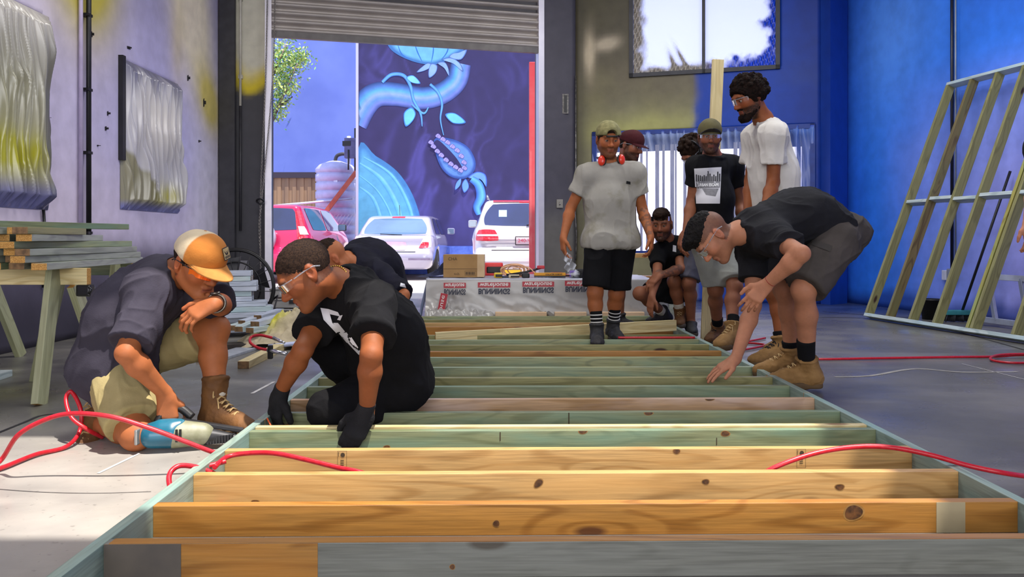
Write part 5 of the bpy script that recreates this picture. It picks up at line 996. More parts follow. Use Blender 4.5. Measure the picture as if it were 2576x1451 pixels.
# ---- cars
mtyre = mat('tyre_rubber', '16161a', rough=.8); mrim = mat('alloy_rim', 'a8a8b0', rough=.25, metal=.8); m_cg = mat('car_glass', '4c6480', '5c7898', rough=.06, spec=.9, coat=.5, scale=1); m_cgb = mat('dark_car_glass', '1c2244', '283060', rough=.05, spec=.9, coat=.5, scale=1)
m_tail = mat('tail_light_red', 'e02438', 'f04050', rough=.12, coat=1, scale=40); m_tclr = mat('clear_lens', 'e4d4e0', rough=.1, coat=1)
def car(name, X, Y0_, Wd, Lc, Hc, belt, pc, label, kind, rz=0):
    e = empty(name, (X, Y0_, -.012), rz=rz, label=label, cat='car'); w = Wd/2; mp = mat(name+'_paint', pc[0], pc[1], rough=.22, coat=1, metal=.25, scale=.5)
    pr = []
    yr = {'hatch': .32, 'suv': .1, 'crv': .08}[kind]; yt = {'hatch': .95, 'suv': .42, 'crv': .22}[kind]; yf = Lc*.66; 
    pr.append(hull([((1, 0, .12), (w, 0, .6)), ((-1, 0, .12), (-w, 0, .6)), ((1, 0, -.3), (w, 0, .55)), ((-1, 0, -.3), (-w, 0, .55)), ((0, -1, .12), (0, 0, .55)), ((0, 1, .3), (0, Lc, .6)), ((0, 0, 1), (0, 0, belt)), ((0, 0, -1), (0, 0, .22)), ((1, -1, 0), (w-.09, .08, 0)), ((-1, -1, 0), (-w+.09, .08, 0)), ((1, 1.6, 0), (w-.12, Lc-.15, 0)), ((-1, 1.6, 0), (-w+.12, Lc-.15, 0)), ((0, .28, 1), (0, Lc*.72, belt))], (-w, 0, .2), (w, Lc, belt+.05), kk=.1, k=.05))
    s_ = .36
    pr.append(hull([((1, 0, s_), (w-.07, 0, belt)), ((-1, 0, s_), (-w+.07, 0, belt)), ((0, -(Hc-belt), (yt-yr)), (0, yr, belt)), ((0, .62, 1), (0, yf, Hc-.06)), ((0, 0, 1), (0, 0, Hc)), ((0, .05, 1), (0, Lc*.5, Hc)), ((0, -.06, 1), (0, yt+.5, Hc-.0)), ((0, 0, -1), (0, 0, belt-.25)), ((1, -.7, .3), (w-.13, yr+.06, belt)), ((-1, -.7, .3), (-w+.13, yr+.06, belt))], (-w, yr-.1, belt-.3), (w, Lc*.8, Hc+.02), kk=.09, k=.06))
    pr.append(cone((-w+.2, .02, .48), (w-.2, .02, .48), .17, k=.12))
    for sx in (-1, 1):
        for yw in (.78, Lc-.8): pr.append(cone((sx*(w-.18), yw, .33), (sx*(w+.2), yw, .33), .36, k=.03, sub=True)); pr[-1]['cuts'] = ()
    o, vq = solid_obj('body', pr, .03, mp, e, it=2); T = bvh(vq)
    for sx in (-1, 1):
        for yw in (.78, Lc-.8):
            b = MB(); b.lathe([(.1, -.1), (.3, -.1), (.32, -.06), (.32, .06), (.3, .1), (.22, .11)], 28, M=Matrix.Translation((sx*(w-.12), yw, .33)) @ Matrix.Rotation(sx*PI/2, 4, 'Y')); t = b.build('wheel', mtyre, e)
            b = MB(); b.lathe([(.2, .09), (.215, .112), (.19, .1), (.05, .1), (.04, .115)], 24, M=Matrix.Translation((sx*(w-.12), yw, .33)) @ Matrix.Rotation(sx*PI/2, 4, 'Y')); b.build('rim', mrim, t)
    def D(nm, x0, x1, z0, z1, m_, x2=None, x3=None, off=.006, r=0., par=e, n=16, **k): return decal(nm, T, [(x0, -1, z0), (x1, -1, z0), (x1 if x2 is None else x2, -1, z1), (x0 if x3 is None else x3, -1, z1)], (0, 1, 0), m_, par, off=off, rnd=r, n=n, **k)
    def S(nm, y0, y1, z0, z1, m_, y2, y3, sx, off=.006, r=0.): return decal(nm, T, [(sx*2, y0, z0), (sx*2, y1, z0), (sx*2, y2, z1), (sx*2, y3, z1)], (-sx, 0, 0), m_, e, off=off, rnd=r)
    dH = Hc-belt
    rw = w-.16
    D('rear_window', -rw, rw, belt+.02, Hc-.10, m_cgb if kind != 'hatch' else m_cg, rw-.16, -rw+.16, r=.35, n=22)
    for sx in (-1, 1):
        S('side_window', yr+.55, 1.75, belt+.03, Hc-.09, m_cgb, 1.75, yt+.28, sx, r=.12); S('side_window', 1.85, yf+.35, belt+.03, Hc-.09, m_cgb, yf-.25, 1.85, sx, r=.12)
        b = MB(); b.box(-.09, .09, -.05, .06, -.07, .08, bev=.035); mr = b.build('wing_mirror', mp if kind != 'crv' else mdark, e, (sx*(w+.1), Lc*.57, belt+.1)); b = MB(); b.box(-.075, .075, -.058, -.048, -.055, .065, bev=.004); b.build('mirror_glass', m_cg, mr)
    D('third_brake_light', -.14, .14, Hc-.085, Hc-.055, m_tail, off=.014, n=8)
    if kind == 'hatch':
        for sx in (-1, 1):
            D('tail_light', sx*(w-.34), sx*(w-.06), .66, .95, m_tclr, sx*(w-.1), sx*(w-.2), off=.012, r=.6); D('tail_light_red_lens', sx*(w-.33), sx*(w-.13), .67, .79, m_tail, sx*(w-.12), sx*(w-.26), off=.02, r=.3)
        D('boot_seam', -.5, .5, .585, .60, mdark, off=.009); D('trim_strip', w-.52, w-.08, .42, .46, mat('bumper_strip', '8a7c9c', '9a8cac'), off=.014); D('trim_strip', -w+.08, -w+.52, .42, .46, MATS['bumper_strip'], off=.014); D('tailgate_panel', -.3, .3, .62, .8, mat('tailgate_recess', 'b498b0', 'c4a8bc', rough=.3), off=.01, r=.3); D('license_plate', -.2, .2, .3, .4, m_tclr, off=.02, n=6)
        b = MB(); b.tube([(0, 0, 0), (0, -.1, .22)], .006, 6); b.build('aerial', mdark, e, (0, yt+.08, Hc-.03)); b = MB(); b.beam((-.3, 0, 0), (.16, -.02, -.02), .02, .014); b.build('wiper', mblk, e, (0, yr-.02, belt+.03))
    elif kind == 'suv':
        for sx in (-1, 1):
            D('tail_light', sx*(w-.5), sx*(w-.06), .82, 1.02, m_tail, sx*(w-.12), sx*(w-.42), off=.012, r=.4); D('tail_light_band', sx*(w-.46), sx*(w-.1), .905, .935, m_tclr, off=.018)
            b = MB(); b.tube(spline([(sx*(w-.28), .55, Hc-.02), (sx*(w-.26), .65, Hc+.05), (sx*(w-.25), 1.4, Hc+.06), (sx*(w-.26), 2.3, Hc+.04), (sx*(w-.28), 2.5, Hc-.02)], 5), .018); b.build('roof_rail', mrim, e)
        D('boot_seam', -.62, .62, .66, .675, mdark, off=.01, n=20); D('license_plate', -.2, .2, .765, .885, mat('plate_face', 'e8d0dc', rough=.4), off=.02, n=6)
        D('plate_rim', -.215, .215, .75, .9, mdark, off=.015, n=6)
        text_on('plate_lettering', '240-VXV', .085, (0, -.035, .826), V(1, 0, 0), V(0, 0, 1), mat('plate_red', 'c83058', rough=.4), e, width=.34)
        D('bumper_strip', -.8, .8, .36, .39, mat('silver_trim', 'b8a8b0', rough=.3, metal=.4), off=.01, n=20); D('spoiler', -.6, .6, Hc-.07, Hc-.015, m_tail, off=.03, n=12)
        D('reflector', -.55, -.1, .27, .33, mat('amber_reflector', 'f8c820', rough=.3), off=.02, n=8); D('window_sticker', -.5, -.36, Hc-.34, Hc-.22, mat('pale_sticker', '9cd0f4'), off=.012, n=6); D('rear_badge', .04, .14, 1.0, 1.07, mrim, off=.02, n=6, r=1)
        b = MB(); b.beam((-.02, -.02, 0), (.45, -.02, .06), .022, .02); b.build('wiper', mblk, e, (.0, yr+.0, belt+.03)); b = MB(); b.lathe([(.04, 0), (.02, .1), (.005, .12)], 10); b.build('aerial', mp, e, (.12, yt+.2, Hc-.01))
    else:
        for sx in (-1, 1): D('tail_light', sx*(w-.2), sx*(w-.04), belt-.3, Hc-.15, m_tail, sx*(w-.2), sx*(w-.32), off=.012, r=.2, n=22); D('tail_light_lens', sx*(w-.18), sx*(w-.05), belt-.06, belt+.1, m_tclr, sx*(w-.14), sx*(w-.24), off=.02)
        b = MB(); b.lathe([(.3, 0), (.34, .05), (.34, .17), (.3, .22), (.1, .24)], 30, M=Matrix.Translation((-.05, 0, .88)) @ Matrix.Rotation(PI/2, 4, 'X')); b.build('spare_wheel_cover', mat('silver_cover', 'a4a4bc', 'b0b0c8', rough=.3, metal=.3), e)
    return e
car('silver_hatchback', (988-CX)/F*16.5, 16.4, 1.76, 4.3, 1.40, .93, ('a8a8c4', 'b8b4cc'), 'silver hatchback parked nose-in at the mural, seen from behind', 'hatch', -.02)
car('white_suv', .27, 13.6, 1.95, 4.7, 1.58, 1.06, ('d8d4e0', 'e4dce4'), 'white four-wheel drive parked beside the red post, rear towards the door', 'suv')
car('red_suv', -4.78, 15.2, 1.8, 4.4, 1.56, 1.0, ('c01850', 'd02058'), 'magenta-red small SUV with a spare wheel on its tailgate behind the left door guide', 'crv')
# ================================================================ FIGURES
def reach(prev, px, py, L_, near=True):
    """point on the sight line through (px,py) at bone length L_ from prev"""
    c = V(0, 0, CH); d = V((px-CX)/F, 1, (HZ-py)/F); w = c-prev; A = d@d; B = 2*(w@d); C = w@w-L_*L_; D = B*B-4*A*C
    Y = -B/(2*A) if D < 0 else (-B-math.sqrt(D))/(2*A) if near else (-B+math.sqrt(D))/(2*A); return c+d*Y
m_skin = attrmat('skin', rough=.6, spec=.32, bump=.04, bscale=220, nscale=60, var=.07, sub=.06)
def cloth(name, c1, c2, rough=.9, bump=.25): return mat(name, c1, c2, rough=rough, scale=9, bump=bump, bscale=160, spec=.2)
m_lens = None
def glassmat():
    m = bpy.data.materials.new('clear_lens_plastic'); m.use_nodes = True; N, L = m.node_tree.nodes, m.node_tree.links; g = N.new('ShaderNodeBsdfGlossy'); g.inputs['Roughness'].default_value = .06; t = N.new('ShaderNodeBsdfTransparent'); x = N.new('ShaderNodeMixShader'); f = N.new('ShaderNodeFresnel'); f.inputs[0].default_value = 1.4
    ad = N.new('ShaderNodeMath'); ad.operation = 'ADD'; ad.inputs[1].default_value = .02; L.new(f.outputs[0], ad.inputs[0]); L.new(ad.outputs[0], x.inputs[0]); L.new(t.outputs[0], x.inputs[1]); L.new(g.outputs[0], x.inputs[2]); L.new(x.outputs[0], N['Material Output'].inputs[0]); return m
m_clear = glassmat(); m_white_eye = mat('eye_white', '94867a', rough=.25); m_iris = mat('iris', '2c1a10', rough=.1)
def frame_of(f, up=(0, 0, 1), roll=0):
    f = unit(f); u = V(*up); u = unit(u-(u@f)*f); r = np.cross(f, u)
    if roll: r, u = r*math.cos(roll)+u*math.sin(roll), u*math.cos(roll)-r*math.sin(roll)
    return r, f, u
class Head:
    def __init__(s, c, f, up=(0, 0, 1), sc=1., roll=0): s.c = V(*c); s.r, s.f, s.u = frame_of(f, up, roll); s.s = sc; s.R = np.stack([s.r, s.f, s.u], 1)
    def p(s, x, y, z): return s.c+(s.r*x+s.f*y+s.u*z)*s.s
    def loc(s, v): return (v-s.c)@s.R/s.s
    def flip(s): h = Head(s.c, s.f, s.u, s.s); h.r, h.f = -s.r, -s.f; h.R = np.stack([h.r, h.f, h.u], 1); return h
def head_prims(H, slim=1., nose=1., lid=.002):
    p, s, R = H.p, H.s, H.R; P = []
    e = lambda c, r, k=.02, sub=False: P.append(ball(p(*c), V(*r)*s, R, k*s, sub=sub)); q = lambda a, b, ra, rb, k=.012, sub=False: P.append(cone(p(*a), p(*b), ra*s, rb*s, k=k*s, sub=sub))
    e((0, -.012, .035), (.077, .099, .086), .03); e((0, .03, -.03), (.061*slim, .062, .085), .04)
    for x in (-1, 1): q((x*.054*slim, -.005, -.05), (x*.018, .068, -.098), .021, .02, .03); e((x*.043*slim, .058, -.018), (.026, .026, .026), .03)
    e((0, .078, -.1), (.021, .018, .018), .02)
    q((-.036, .086, .026), (.036, .086, .026), .0125, .0125, .02)
    q((0, .088, .014), (0, .113*nose, -.026), .0075, .0115, .014); e((0, .112*nose, -.03), (.0125, .012, .011), .01)
    for x in (-1, 1): e((x*.0125, .1, -.033), (.0085, .011, .008), .008)
    for x in (-1, 1): e((x*.031, .098, .006), (.019, .014, .0125), .012, True); P.append(dict(ball(p(x*.031, .0815, .0065), V(.0158, .0152, .0145)*s, R, .003), cuts=((p(x*.031, .09, .0085-lid), -H.u-H.f*.1),))); P.append(dict(ball(p(x*.031, .081, .0045), V(.0155, .0148, .0140)*s, R, .003), cuts=((p(x*.031, .09, .0015-lid*.6), H.u-H.f*.1),)))
    q((-.018, .088, -.0585), (.018, .088, -.0585), .0070, .0070, .007); q((-.006, .0925, -.0575), (.006, .0925, -.0575), .0072, .0072, .007); q((-.014, .0885, -.0725), (.014, .0885, -.0725), .0085, .0085, .007); q((-.024, .102, -.0655), (.024, .102, -.0655), .0035, .0035, .003, True)
    q((0, .088, -.084), (.0, .1, -.084), .002, .002, .014, True)
    for x in (-1, 1):
        P.append(ball(p(x*.081, -.012, .0), V(.010, .021, .032)*s, R @ np.array(Euler((.15, 0, x*-.35)).to_matrix()), .008*s)); P.append(ball(p(x*.090, -.006, .004), V(.008, .011, .018)*s, R, .005*s, sub=True)); e((x*.079, -.006, -.026), (.008, .008, .011), .006)
    return P
def hand_prims(w, d, n, left, curl=(.35, .4, .45, .5), s=1., spread=.0, thumb=.5, r=0., parts=None):
    d = unit(d); n = unit(n-(V(*n)@d)*d); u = np.cross(n, d) if left else np.cross(d, n); P = []
    L = (.088, .092, .087, .08); off = (.029, .0095, -.0105, -.028); fl = ((.041, .026, .020), (.046, .029, .021), (.042, .027, .020), (.033, .021, .018))
    for i in range(4):
        K = w+(d*L[i]+u*off[i])*s; P.append(cone(w+(d*.012+u*off[i]*.62)*s, K, (.0155+r)*s, (.0125+r)*s, k=.018*s)); a = curl[i]*.75; dd = unit(d+u*spread*(1.2-i)); q = K; rr = (.0098 if i < 3 else .0086)+r
        for j, ll in enumerate(fl[i]):
            t = unit(dd*math.cos(a)+n*math.sin(a)); q2 = q+t*ll*s; P.append(cone(q, q2, rr*s, (rr-.0008)*s, k=.0035*s)); q = q2; rr -= .0008; a += curl[i]*1.15
    b = w+(d*.02+u*.02)*s; t1 = unit(d*.72+u*(.75)+n*.35*thumb); q1 = b+t1*.044*s; P.append(cone(b, q1, (.0165+r)*s, (.0135+r)*s, k=.012*s)); t2 = unit(d*.95+u*.30+n*.55*thumb); q2 = q1+t2*.034*s; P.append(cone(q1, q2, (.0125+r)*s, (.0108+r)*s, k=.006*s)); q3 = q2+unit(d*.98+u*.05+n*.7*thumb)*.027*s; P.append(cone(q2, q3, (.0108+r)*s, (.0092+r)*s, k=.005*s))
    return P
def wrinkle(A=.006, sc=9, axis=None, st=.3, seed=0, A2=.0015):
    def f(v, n):
        p = v.copy()
        if axis is not None: a = unit(axis); p = p+np.outer(p@a, a)*(st-1)
        w = p+.05*np.stack([vnoise(p, 5, seed+5), vnoise(p, 5, seed+6), vnoise(p, 5, seed+7)], 1)
        r = 1-np.abs(vnoise(w, sc, seed)); r2 = 1-np.abs(vnoise(w, sc*1.9, seed+2)); m = .35+.65*np.clip(vnoise(v, 4, seed+9)+.5, 0, 1); return m*(A*(r**5*1.5-.35)+A*.55*(r2**5-.25))+A2*vnoise(p, sc*5, seed+1)
    return f
SK = {'tan': 'a05e36', 'brown': '8a4e2a', 'pale': 'ac7456', 'olive': '8a563c', 'deep': '7c4a30'}
def boot(par, base, an, fw, up, m_, ms, left, s=1., H_=.17, shin=None, laces=None, cat='boot', vox=.006, sole_h=.03, tongue=True):
    fw = unit(fw); up = V(*up); up = unit(up-(up@fw)*fw); r = np.cross(fw, up); R = np.stack([r, fw, up], 1); an = V(*an); O = an-up*.095*s
    g = lambda x, y, z: O+(r*x+fw*y+up*z)*s
    lx = -.006 if left else .006
    sd_ = up if shin is None else unit(unit(shin)*.75+up*.25); tp = an+sd_*(H_-.095)*s
    P = [cone(g(0, -.035, .05), g(lx, .12, .047), .044*s, .043*s, k=.03*s), ball(g(lx, .155, .042), V(.047, .062, .036)*s, R, .03*s), cone(g(0, -.026, .07), tp-sd_*.0+up*0, .048*s, .053*s, k=.04*s, cuts=[(tp, sd_)]), cone(g(0, .02, .09), g(lx, .1, .066), .038*s, .034*s, k=.03*s), ball(tp-sd_*.008*s, V(.057, .060, .014)*s, np.stack([r, unit(np.cross(sd_, r)), sd_], 1), .006*s)]
    for q in P: q['cuts'] = tuple(q['cuts'])+((g(0, 0, .018), -up),)
    o, _ = solid_obj(cat, P, vox, m_, par, base, disp=wrinkle(.0035, 26, None, 1, 3, .0008), label=None)
    S = [cone(g(0, -.035, .015), g(0, .04, .015), .046*s, .040*s, k=.02*s), cone(g(0, .04, .015), g(lx*1.5, .145, .017), .040*s, .052*s, k=.03*s), cone(g(lx*1.2, .13, .017), g(lx*1.2, .172, .019), .05*s, .042*s, k=.02*s)]
    for q in S: q['cuts'] = ((g(0, 0, sole_h), up), (g(0, 0, .001), -up))
    solid_obj('sole', S, vox*.85, ms, o, (0, 0, 0) if True else 0, it=1)
    so = o.children[0] if o.children else None
    if so: me = so.data; me.transform(Matrix.Translation(-Vector(base)))
    if laces:
        b = MB(); pts = []
        for k in range(7):
            t = k/6; y = .118-.112*t; z = .098+.052*t if t < .5 else .124+.07*(t-.5)*1.0; y = .118-.14*t; z = .094+.082*t; sx = 1 if k % 2 else -1
            b.tube([g(-.02, y+.004, z-.004), g(0, y+.004, z+.007), g(.02, y-.01, z-.002)], .0032*s, 5); b.tube([g(.02, y+.004, z-.004), g(0, y, z+.007), g(-.02, y-.01, z-.002)], .0032*s, 5)
        for x in (-1, 1): b.tube(spline([g(0, -.012, .172), g(x*.025, .01, .178), g(x*.035, .02, .155), g(x*.01, .005, .165)], 4), .003*s, 5); b.tube(spline([g(0, -.01, .17), g(x*.02, .03, .14), g(x*.03, .045, .11)], 4), .003*s, 5)
        l = b.build('laces', laces, o); l.data.transform(Matrix.Translation(-Vector(base)))
    return o
def person(label, J, H, skin='tan', sc=1., vox=.006, hands=None, hair=None, beard=None, shirt=None, legs=None, foot=None, fwd=None, girth=1., slim=1., slv=.62, group=None, extra_body=None, hem=None, neckr=1., lid=.004):
    """J: joints in the place's own metres. One continuous body; hair and clothing are its children."""
    J = {k: V(*v) for k, v in J.items()}; base = V(J['P'][0], J['P'][1], 0)
    right = unit((J['shR']-J['shL'])+(J['hipR']-J['hipL'])); T = unit(J['N']-J['P'])
    for S in 'LR': J['sh'+S] = J['sh'+S]-T*max(0, .062-(J['N']-J['sh'+S])@T)
    fw = unit(np.cross(T, right)) if fwd is None else unit(fwd); g = girth
    C = J.get('C', (J['P']+J['N'])/2-fw*.02); U = J['N']-T*.125-fw*.012; U2 = J['N']-T*.072-fw*.012
    def torso(t, k=.05, kb=1.0):
        return [cone(J['hipL']*.9+J['P']*.1, J['hipR']*.9+J['P']*.1, .098*sc*g+t, k=k), cone(J['P'], C, (.138*g*kb+t)*sc, (.146*g*kb+t)*sc, fw, 1.32, k=k), cone(C, U, (.15*g+t)*sc, (.120*g+t)*sc, fw, 1.25, k=k), cone(J['shL']*.8+U*.2, J['shR']*.8+U*.2, (.07+t*.6)*sc, k=k), cone(J['shL'], U2, (.056+t*.7)*sc, (.062+t*.7)*sc, k=k), cone(J['shR'], U2, (.056+t*.7)*sc, (.062+t*.7)*sc, k=k)]
    B = torso(-.004)
    hb = H.p(0, -.028, -.055); B += [cone(J['N']-T*.03, hb, .060*sc*neckr, .055*sc*neckr, k=.03), cone(J['N']*.75+hb*.25, J['shL']*.6+J['N']*.4, .042*sc, .04*sc, k=.05), cone(J['N']*.75+hb*.25, J['shR']*.6+J['N']*.4, .042*sc, .04*sc, k=.05)]
    for S in 'LR':
        sh, el, wr, hp, kn, an = [J[x+S] for x in ('sh', 'el', 'wr', 'hip', 'kn', 'an')]
        B += [ball(sh, .056*sc*g, k=.04), cone(sh, el, .05*sc*g, .039*sc, k=.03)]; m_ = el+(wr-el)*.28; B += [cone(el, m_, .038*sc, .0435*sc, k=.02), cone(m_, wr, .0425*sc, .0265*sc, k=.02)]
        back = (hp-kn)/np.linalg.norm(hp-kn)+(an-kn)/np.linalg.norm(an-kn); back = unit(back) if np.linalg.norm(back) > .35 else -fw
        cf = kn+(an-kn)*.3+back*.016*sc; B += [cone(hp, kn, .086*sc*g, .055*sc*(.5+.5*g), k=.04), ball(kn-back*.006, .054*sc, k=.03), cone(kn, cf, .05*sc, .054*sc, k=.03), cone(cf, an, .053*sc, .035*sc, k=.03)]
        hd = (hands or {}).get(S); d = hd['d'] if hd else unit(wr-el); n = hd['n'] if hd else -right if S == 'R' else right
        hk = {k: v for k, v in (hd or {}).items() if k not in 'dn'}; ang = .0
        B.append(cone(wr-unit(wr-el)*.01, wr+unit(d)*.02*sc, .0265*sc, .024*sc, unit(np.asarray(n, float)), 1.2, k=.015)); B += hand_prims(wr, d, V(*n), S == 'L', s=sc, **hk)
        ft = foot[S]; B.append(cone(an-V(0, 0, .0), an+unit(ft['f'])*.1-unit(ft['u'])*.045, .034*sc, .03*sc, k=.03)); B.append(cone(an-unit(ft['u'])*.03, an-unit(ft['f'])*.03-unit(ft['u'])*.05, .034*sc, .028*sc, k=.03))
    B += head_prims(H, slim, lid=lid) + (extra_body or [])
    sk = L3(SK[skin]); bd = beard or {}
    def col(v, n):
        c = np.ones((len(v), 3))*sk*(1+.10*fbm(v, 18, 1, 2))[:, None]; l = H.loc(v); x, y, z = l.T; hm = (np.abs(l).max(1) < .14)
        red = np.clip(np.exp(-((z+.018)/.03)**2)*np.exp(-((y-.09)/.05)**2), 0, 1)*hm*.28; red = np.maximum(red, hm*(np.abs(x) > .076)*.35); c = c*(1-red[:, None])+np.array([sk[0]*1.05, sk[1]*.62, sk[2]*.6])*red[:, None]
        def put(w, cc):
            nonlocal c; w = (np.clip(w, 0, 1)*hm)[:, None]; c = c*(1-w)+L3(cc)*w
        put(np.exp(-(((z+.0655+(np.abs(x)*.1))/.010)**4))*(np.abs(x) < .023)*(y > .075)*.55, '8a4238'); put(np.exp(-(((z+.0655)/.0022)**2))*(np.abs(x) < .022)*(y > .075)*.8, '3a1410')
        hc = bd.get('c', '1c120c')
        put(np.exp(-((z-.029+np.abs(np.abs(x)-.028)*.25)/.0055)**2)*(np.abs(x) > .010)*(np.abs(x) < .052)*(y > .05)*.85, hc)
        if bd.get('w'):
            nz = vnoise(v, 420, 3)*.25+.85; low = sm(-z, .034, .05)*sm(y+.0, -.02, .01)*(z > -.15); mo = (np.abs(x) < .023)*np.exp(-((z+.0655)/.0095)**4)*(y > .06); ms = np.exp(-((z+.0475)/.0075)**2)*(np.abs(x) < .032)*(y > .06); side = sm(y, -.02, .0)*sm(-y, -.04, -.02)*(z < .01)*(np.abs(x) > .05)
            put(np.clip(np.maximum(np.maximum(low*(1-mo), ms), side*.8)*nz, 0, 1)*bd['w'], hc)
        if bd.get('scalp'):
            hl = sm(-(y*.8-(z-.055)*.6-.064), -.01, .012)*(z > -.05-.0*y)*(1-((y > -.005)*(z < .035)*(y > .0))); put(hl*bd['scalp']*(.92+.1*vnoise(v, 150, 4))*(1-(np.abs(x) > .081)*(z < .035)), bd.get('sc', hc))
        if bd.get('tattoo'):
            for a, b_, r_, w_ in bd['tattoo']:
                a = J[a]; b_ = J[b_]; t = np.clip(((v-a)@(b_-a))/((b_-a)@(b_-a)), 0, 1); dd_ = np.linalg.norm(v-a-t[:, None]*(b_-a), axis=1); k = (dd_ < r_)*(t > .05)*(t < .98)*(vnoise(v, 55, 8) > -.05)*w_; c = c*(1-k[:, None])+L3('3a3634')*k[:, None]
        ey = np.minimum(np.hypot(x-.031, z-.006), np.hypot(x+.031, z-.006)); put((np.abs(ey-.0) < .021)*(y > .07)*.22, '5c3626'); return c
    post = None
    body, vq = solid_obj('person', B, vox, m_skin, None, base, it=1, col=col, label=label, cat='person', group=group); body.location = tuple(base)
    for x in (-1, 1):
        cen = H.p(x*.031, .0825, .0055)
        b = MB(); pts = []; R = H.R
        M4 = Matrix(R.tolist()).to_4x4(); M4.translation = Vector(cen-base)
        b.M = M4 @ Matrix.Diagonal((H.s, H.s, H.s, 1)); b.lathe([(.001, -.0128), (.008, -.010), (.0125, -.003), (.0128, 0), (.0118, .005), (.0065, .011), (.0055, .0117), (.001, .0128)], 16, M=Matrix.Rotation(-PI/2, 4, 'X') @ Matrix.Translation((0, 0, 0)))
        b.M = Matrix(); me = b.mesh('eye')
        for f in me.polygons:
            cc = Vector(f.center)-Vector(cen-base); l = (np.array(cc)@H.R)/H.s
            if math.hypot(l[0], l[2]) < .0062 and l[1] > 0: f.material_index = 1
        link('eye', me, [m_white_eye, m_iris], body)
    # ---- garments
    out = dict(body=body, base=base, J=J, T=T, fw=fw, right=right, H=H)
    def cutp(c_, n_): return (tuple(c_), tuple(n_))
    if shirt:
        t = shirt.get('t', .02); hm = J['P']+T*shirt.get('hem', -.02); Pp = [dict(q) for q in torso(t, .05, shirt.get('belly', 1.0))]
        hz = cutp(hm, shirt.get('hemn', -T)); ncut = cutp(J['N']+T*.028-fw*.0, unit(T+fw*.35))
        for q in Pp: q['cuts'] = (hz,)
        if shirt.get('hem', 0) < .0: Pp.append(dict(cone(J['P']-T*.12, J['P']+T*.1, (.150*g+t)*sc, (.145*g+t)*sc, fw, 1.3, k=.05), cuts=(hz,)))
        for S in 'LR':
            sh, el = J['sh'+S], J['el'+S]; a = sh+(el-sh)*slv; ax = unit(el-sh); w = shirt.get('sw', .066); Pp.append(dict(cone(sh, a+ax*.04, (.064*g+.006)*sc, w*sc, k=.045), cuts=(cutp(a, ax),))); Pp.append(ball(sh, .066*sc*g, k=.04))
        Pp += shirt.get('extra', [])
        cr = [J['N']+T*.012+fw*.012+(right*math.cos(a)+fw*math.sin(a))*.072*sc*neckr-T*.012*math.sin(a) for a in np.linspace(0, 2*PI, 13)]
        for a, b_ in zip(cr, cr[1:]): Pp.append(cone(a, b_, .008*sc, k=.01))
        if shirt.get('hem', 0) < 0: Pp.append(dict(cone(J['hipL'], J['hipR'], (.098*g+t+.012)*sc, k=.05), cuts=(hz,)))
        else: Pp = [q for i, q in enumerate(Pp) if i != 0]
        nk = unit(hb-J['N']); Pp += [cone(J['N']+nk*.005-T*.012, J['sh'+S]*.75+J['N']*.25, .052*sc, .058*sc, k=.05) for S in 'LR']
        Pp.append(cone(J['N']+nk*.035, hb+nk*.1, .064*sc*neckr, .075*sc, k=.012, sub=True))
        o, svq = solid_obj('shirt', Pp, max(.0055, vox), shirt['m'], body, base, it=1, disp=wrinkle(shirt.get('A', .009), shirt.get('f', 8), shirt.get('ax', T), shirt.get('st', .45), shirt.get('seed', 1))); out['shirt'] = o; out['svq'] = svq
        # inside of the sleeves: slim dark arm hole is the arm itself
    if legs:
        t = legs.get('t', .018); Pp = torso(.002, .05)[:1]; wt = cutp(J['P']+T*.10, T)
        Pp.append(dict(cone(J['P']-T*.02, J['P']+T*.12, (.142*g+.002)*sc, (.13*g+.002)*sc, fw, 1.3, k=.05), cuts=(wt,)))
        for S in 'LR':
            hp, kn, an = J['hip'+S], J['kn'+S], J['an'+S]
            if legs['len'] <= 1.2:
                L_ = legs['len'] if not isinstance(legs['len'], dict) else legs['len'][S]; e_ = hp+(kn-hp)*min(L_, 1.0); ax = unit(kn-hp)
                if L_ > 1.0: e_ = kn+(an-kn)*(L_-1.0); ax = unit(unit(kn-hp)+unit(an-kn))
                Pp.append(dict(cone(hp, e_+ax*.05 if L_ <= 1 else kn, (.098*g+t*.4)*sc, legs.get('r', .088)*sc, k=.05), cuts=(cutp(e_, ax),)))
                if L_ > 1: Pp.append(dict(cone(kn, e_+ax*.04, legs.get('r', .088)*sc, legs.get('r', .088)*sc, k=.05), cuts=(cutp(e_, ax),)))
            else:
                back = -fw; cf = kn+(an-kn)*.35; Pp += [cone(hp, kn, (.096*g+t*.4)*sc, .076*sc, k=.05), ball(kn, .075*sc, k=.03), cone(kn, cf, .070*sc, .072*sc, k=.03), dict(cone(cf, an, .07*sc, .056*sc, k=.03), cuts=(cutp(an+(kn-an)*.06, unit(an-kn)),))]
        Pp += legs.get('extra', [])
        o, lvq = solid_obj('shorts' if legs['len'] <= 1.2 else 'trousers', Pp, max(.006, vox), legs['m'], body, base, it=1, disp=wrinkle(legs.get('A', .007), 9, unit(J['knR']-J['hipR']), .5, 7)); out['legs'] = o; out['lvq'] = lvq
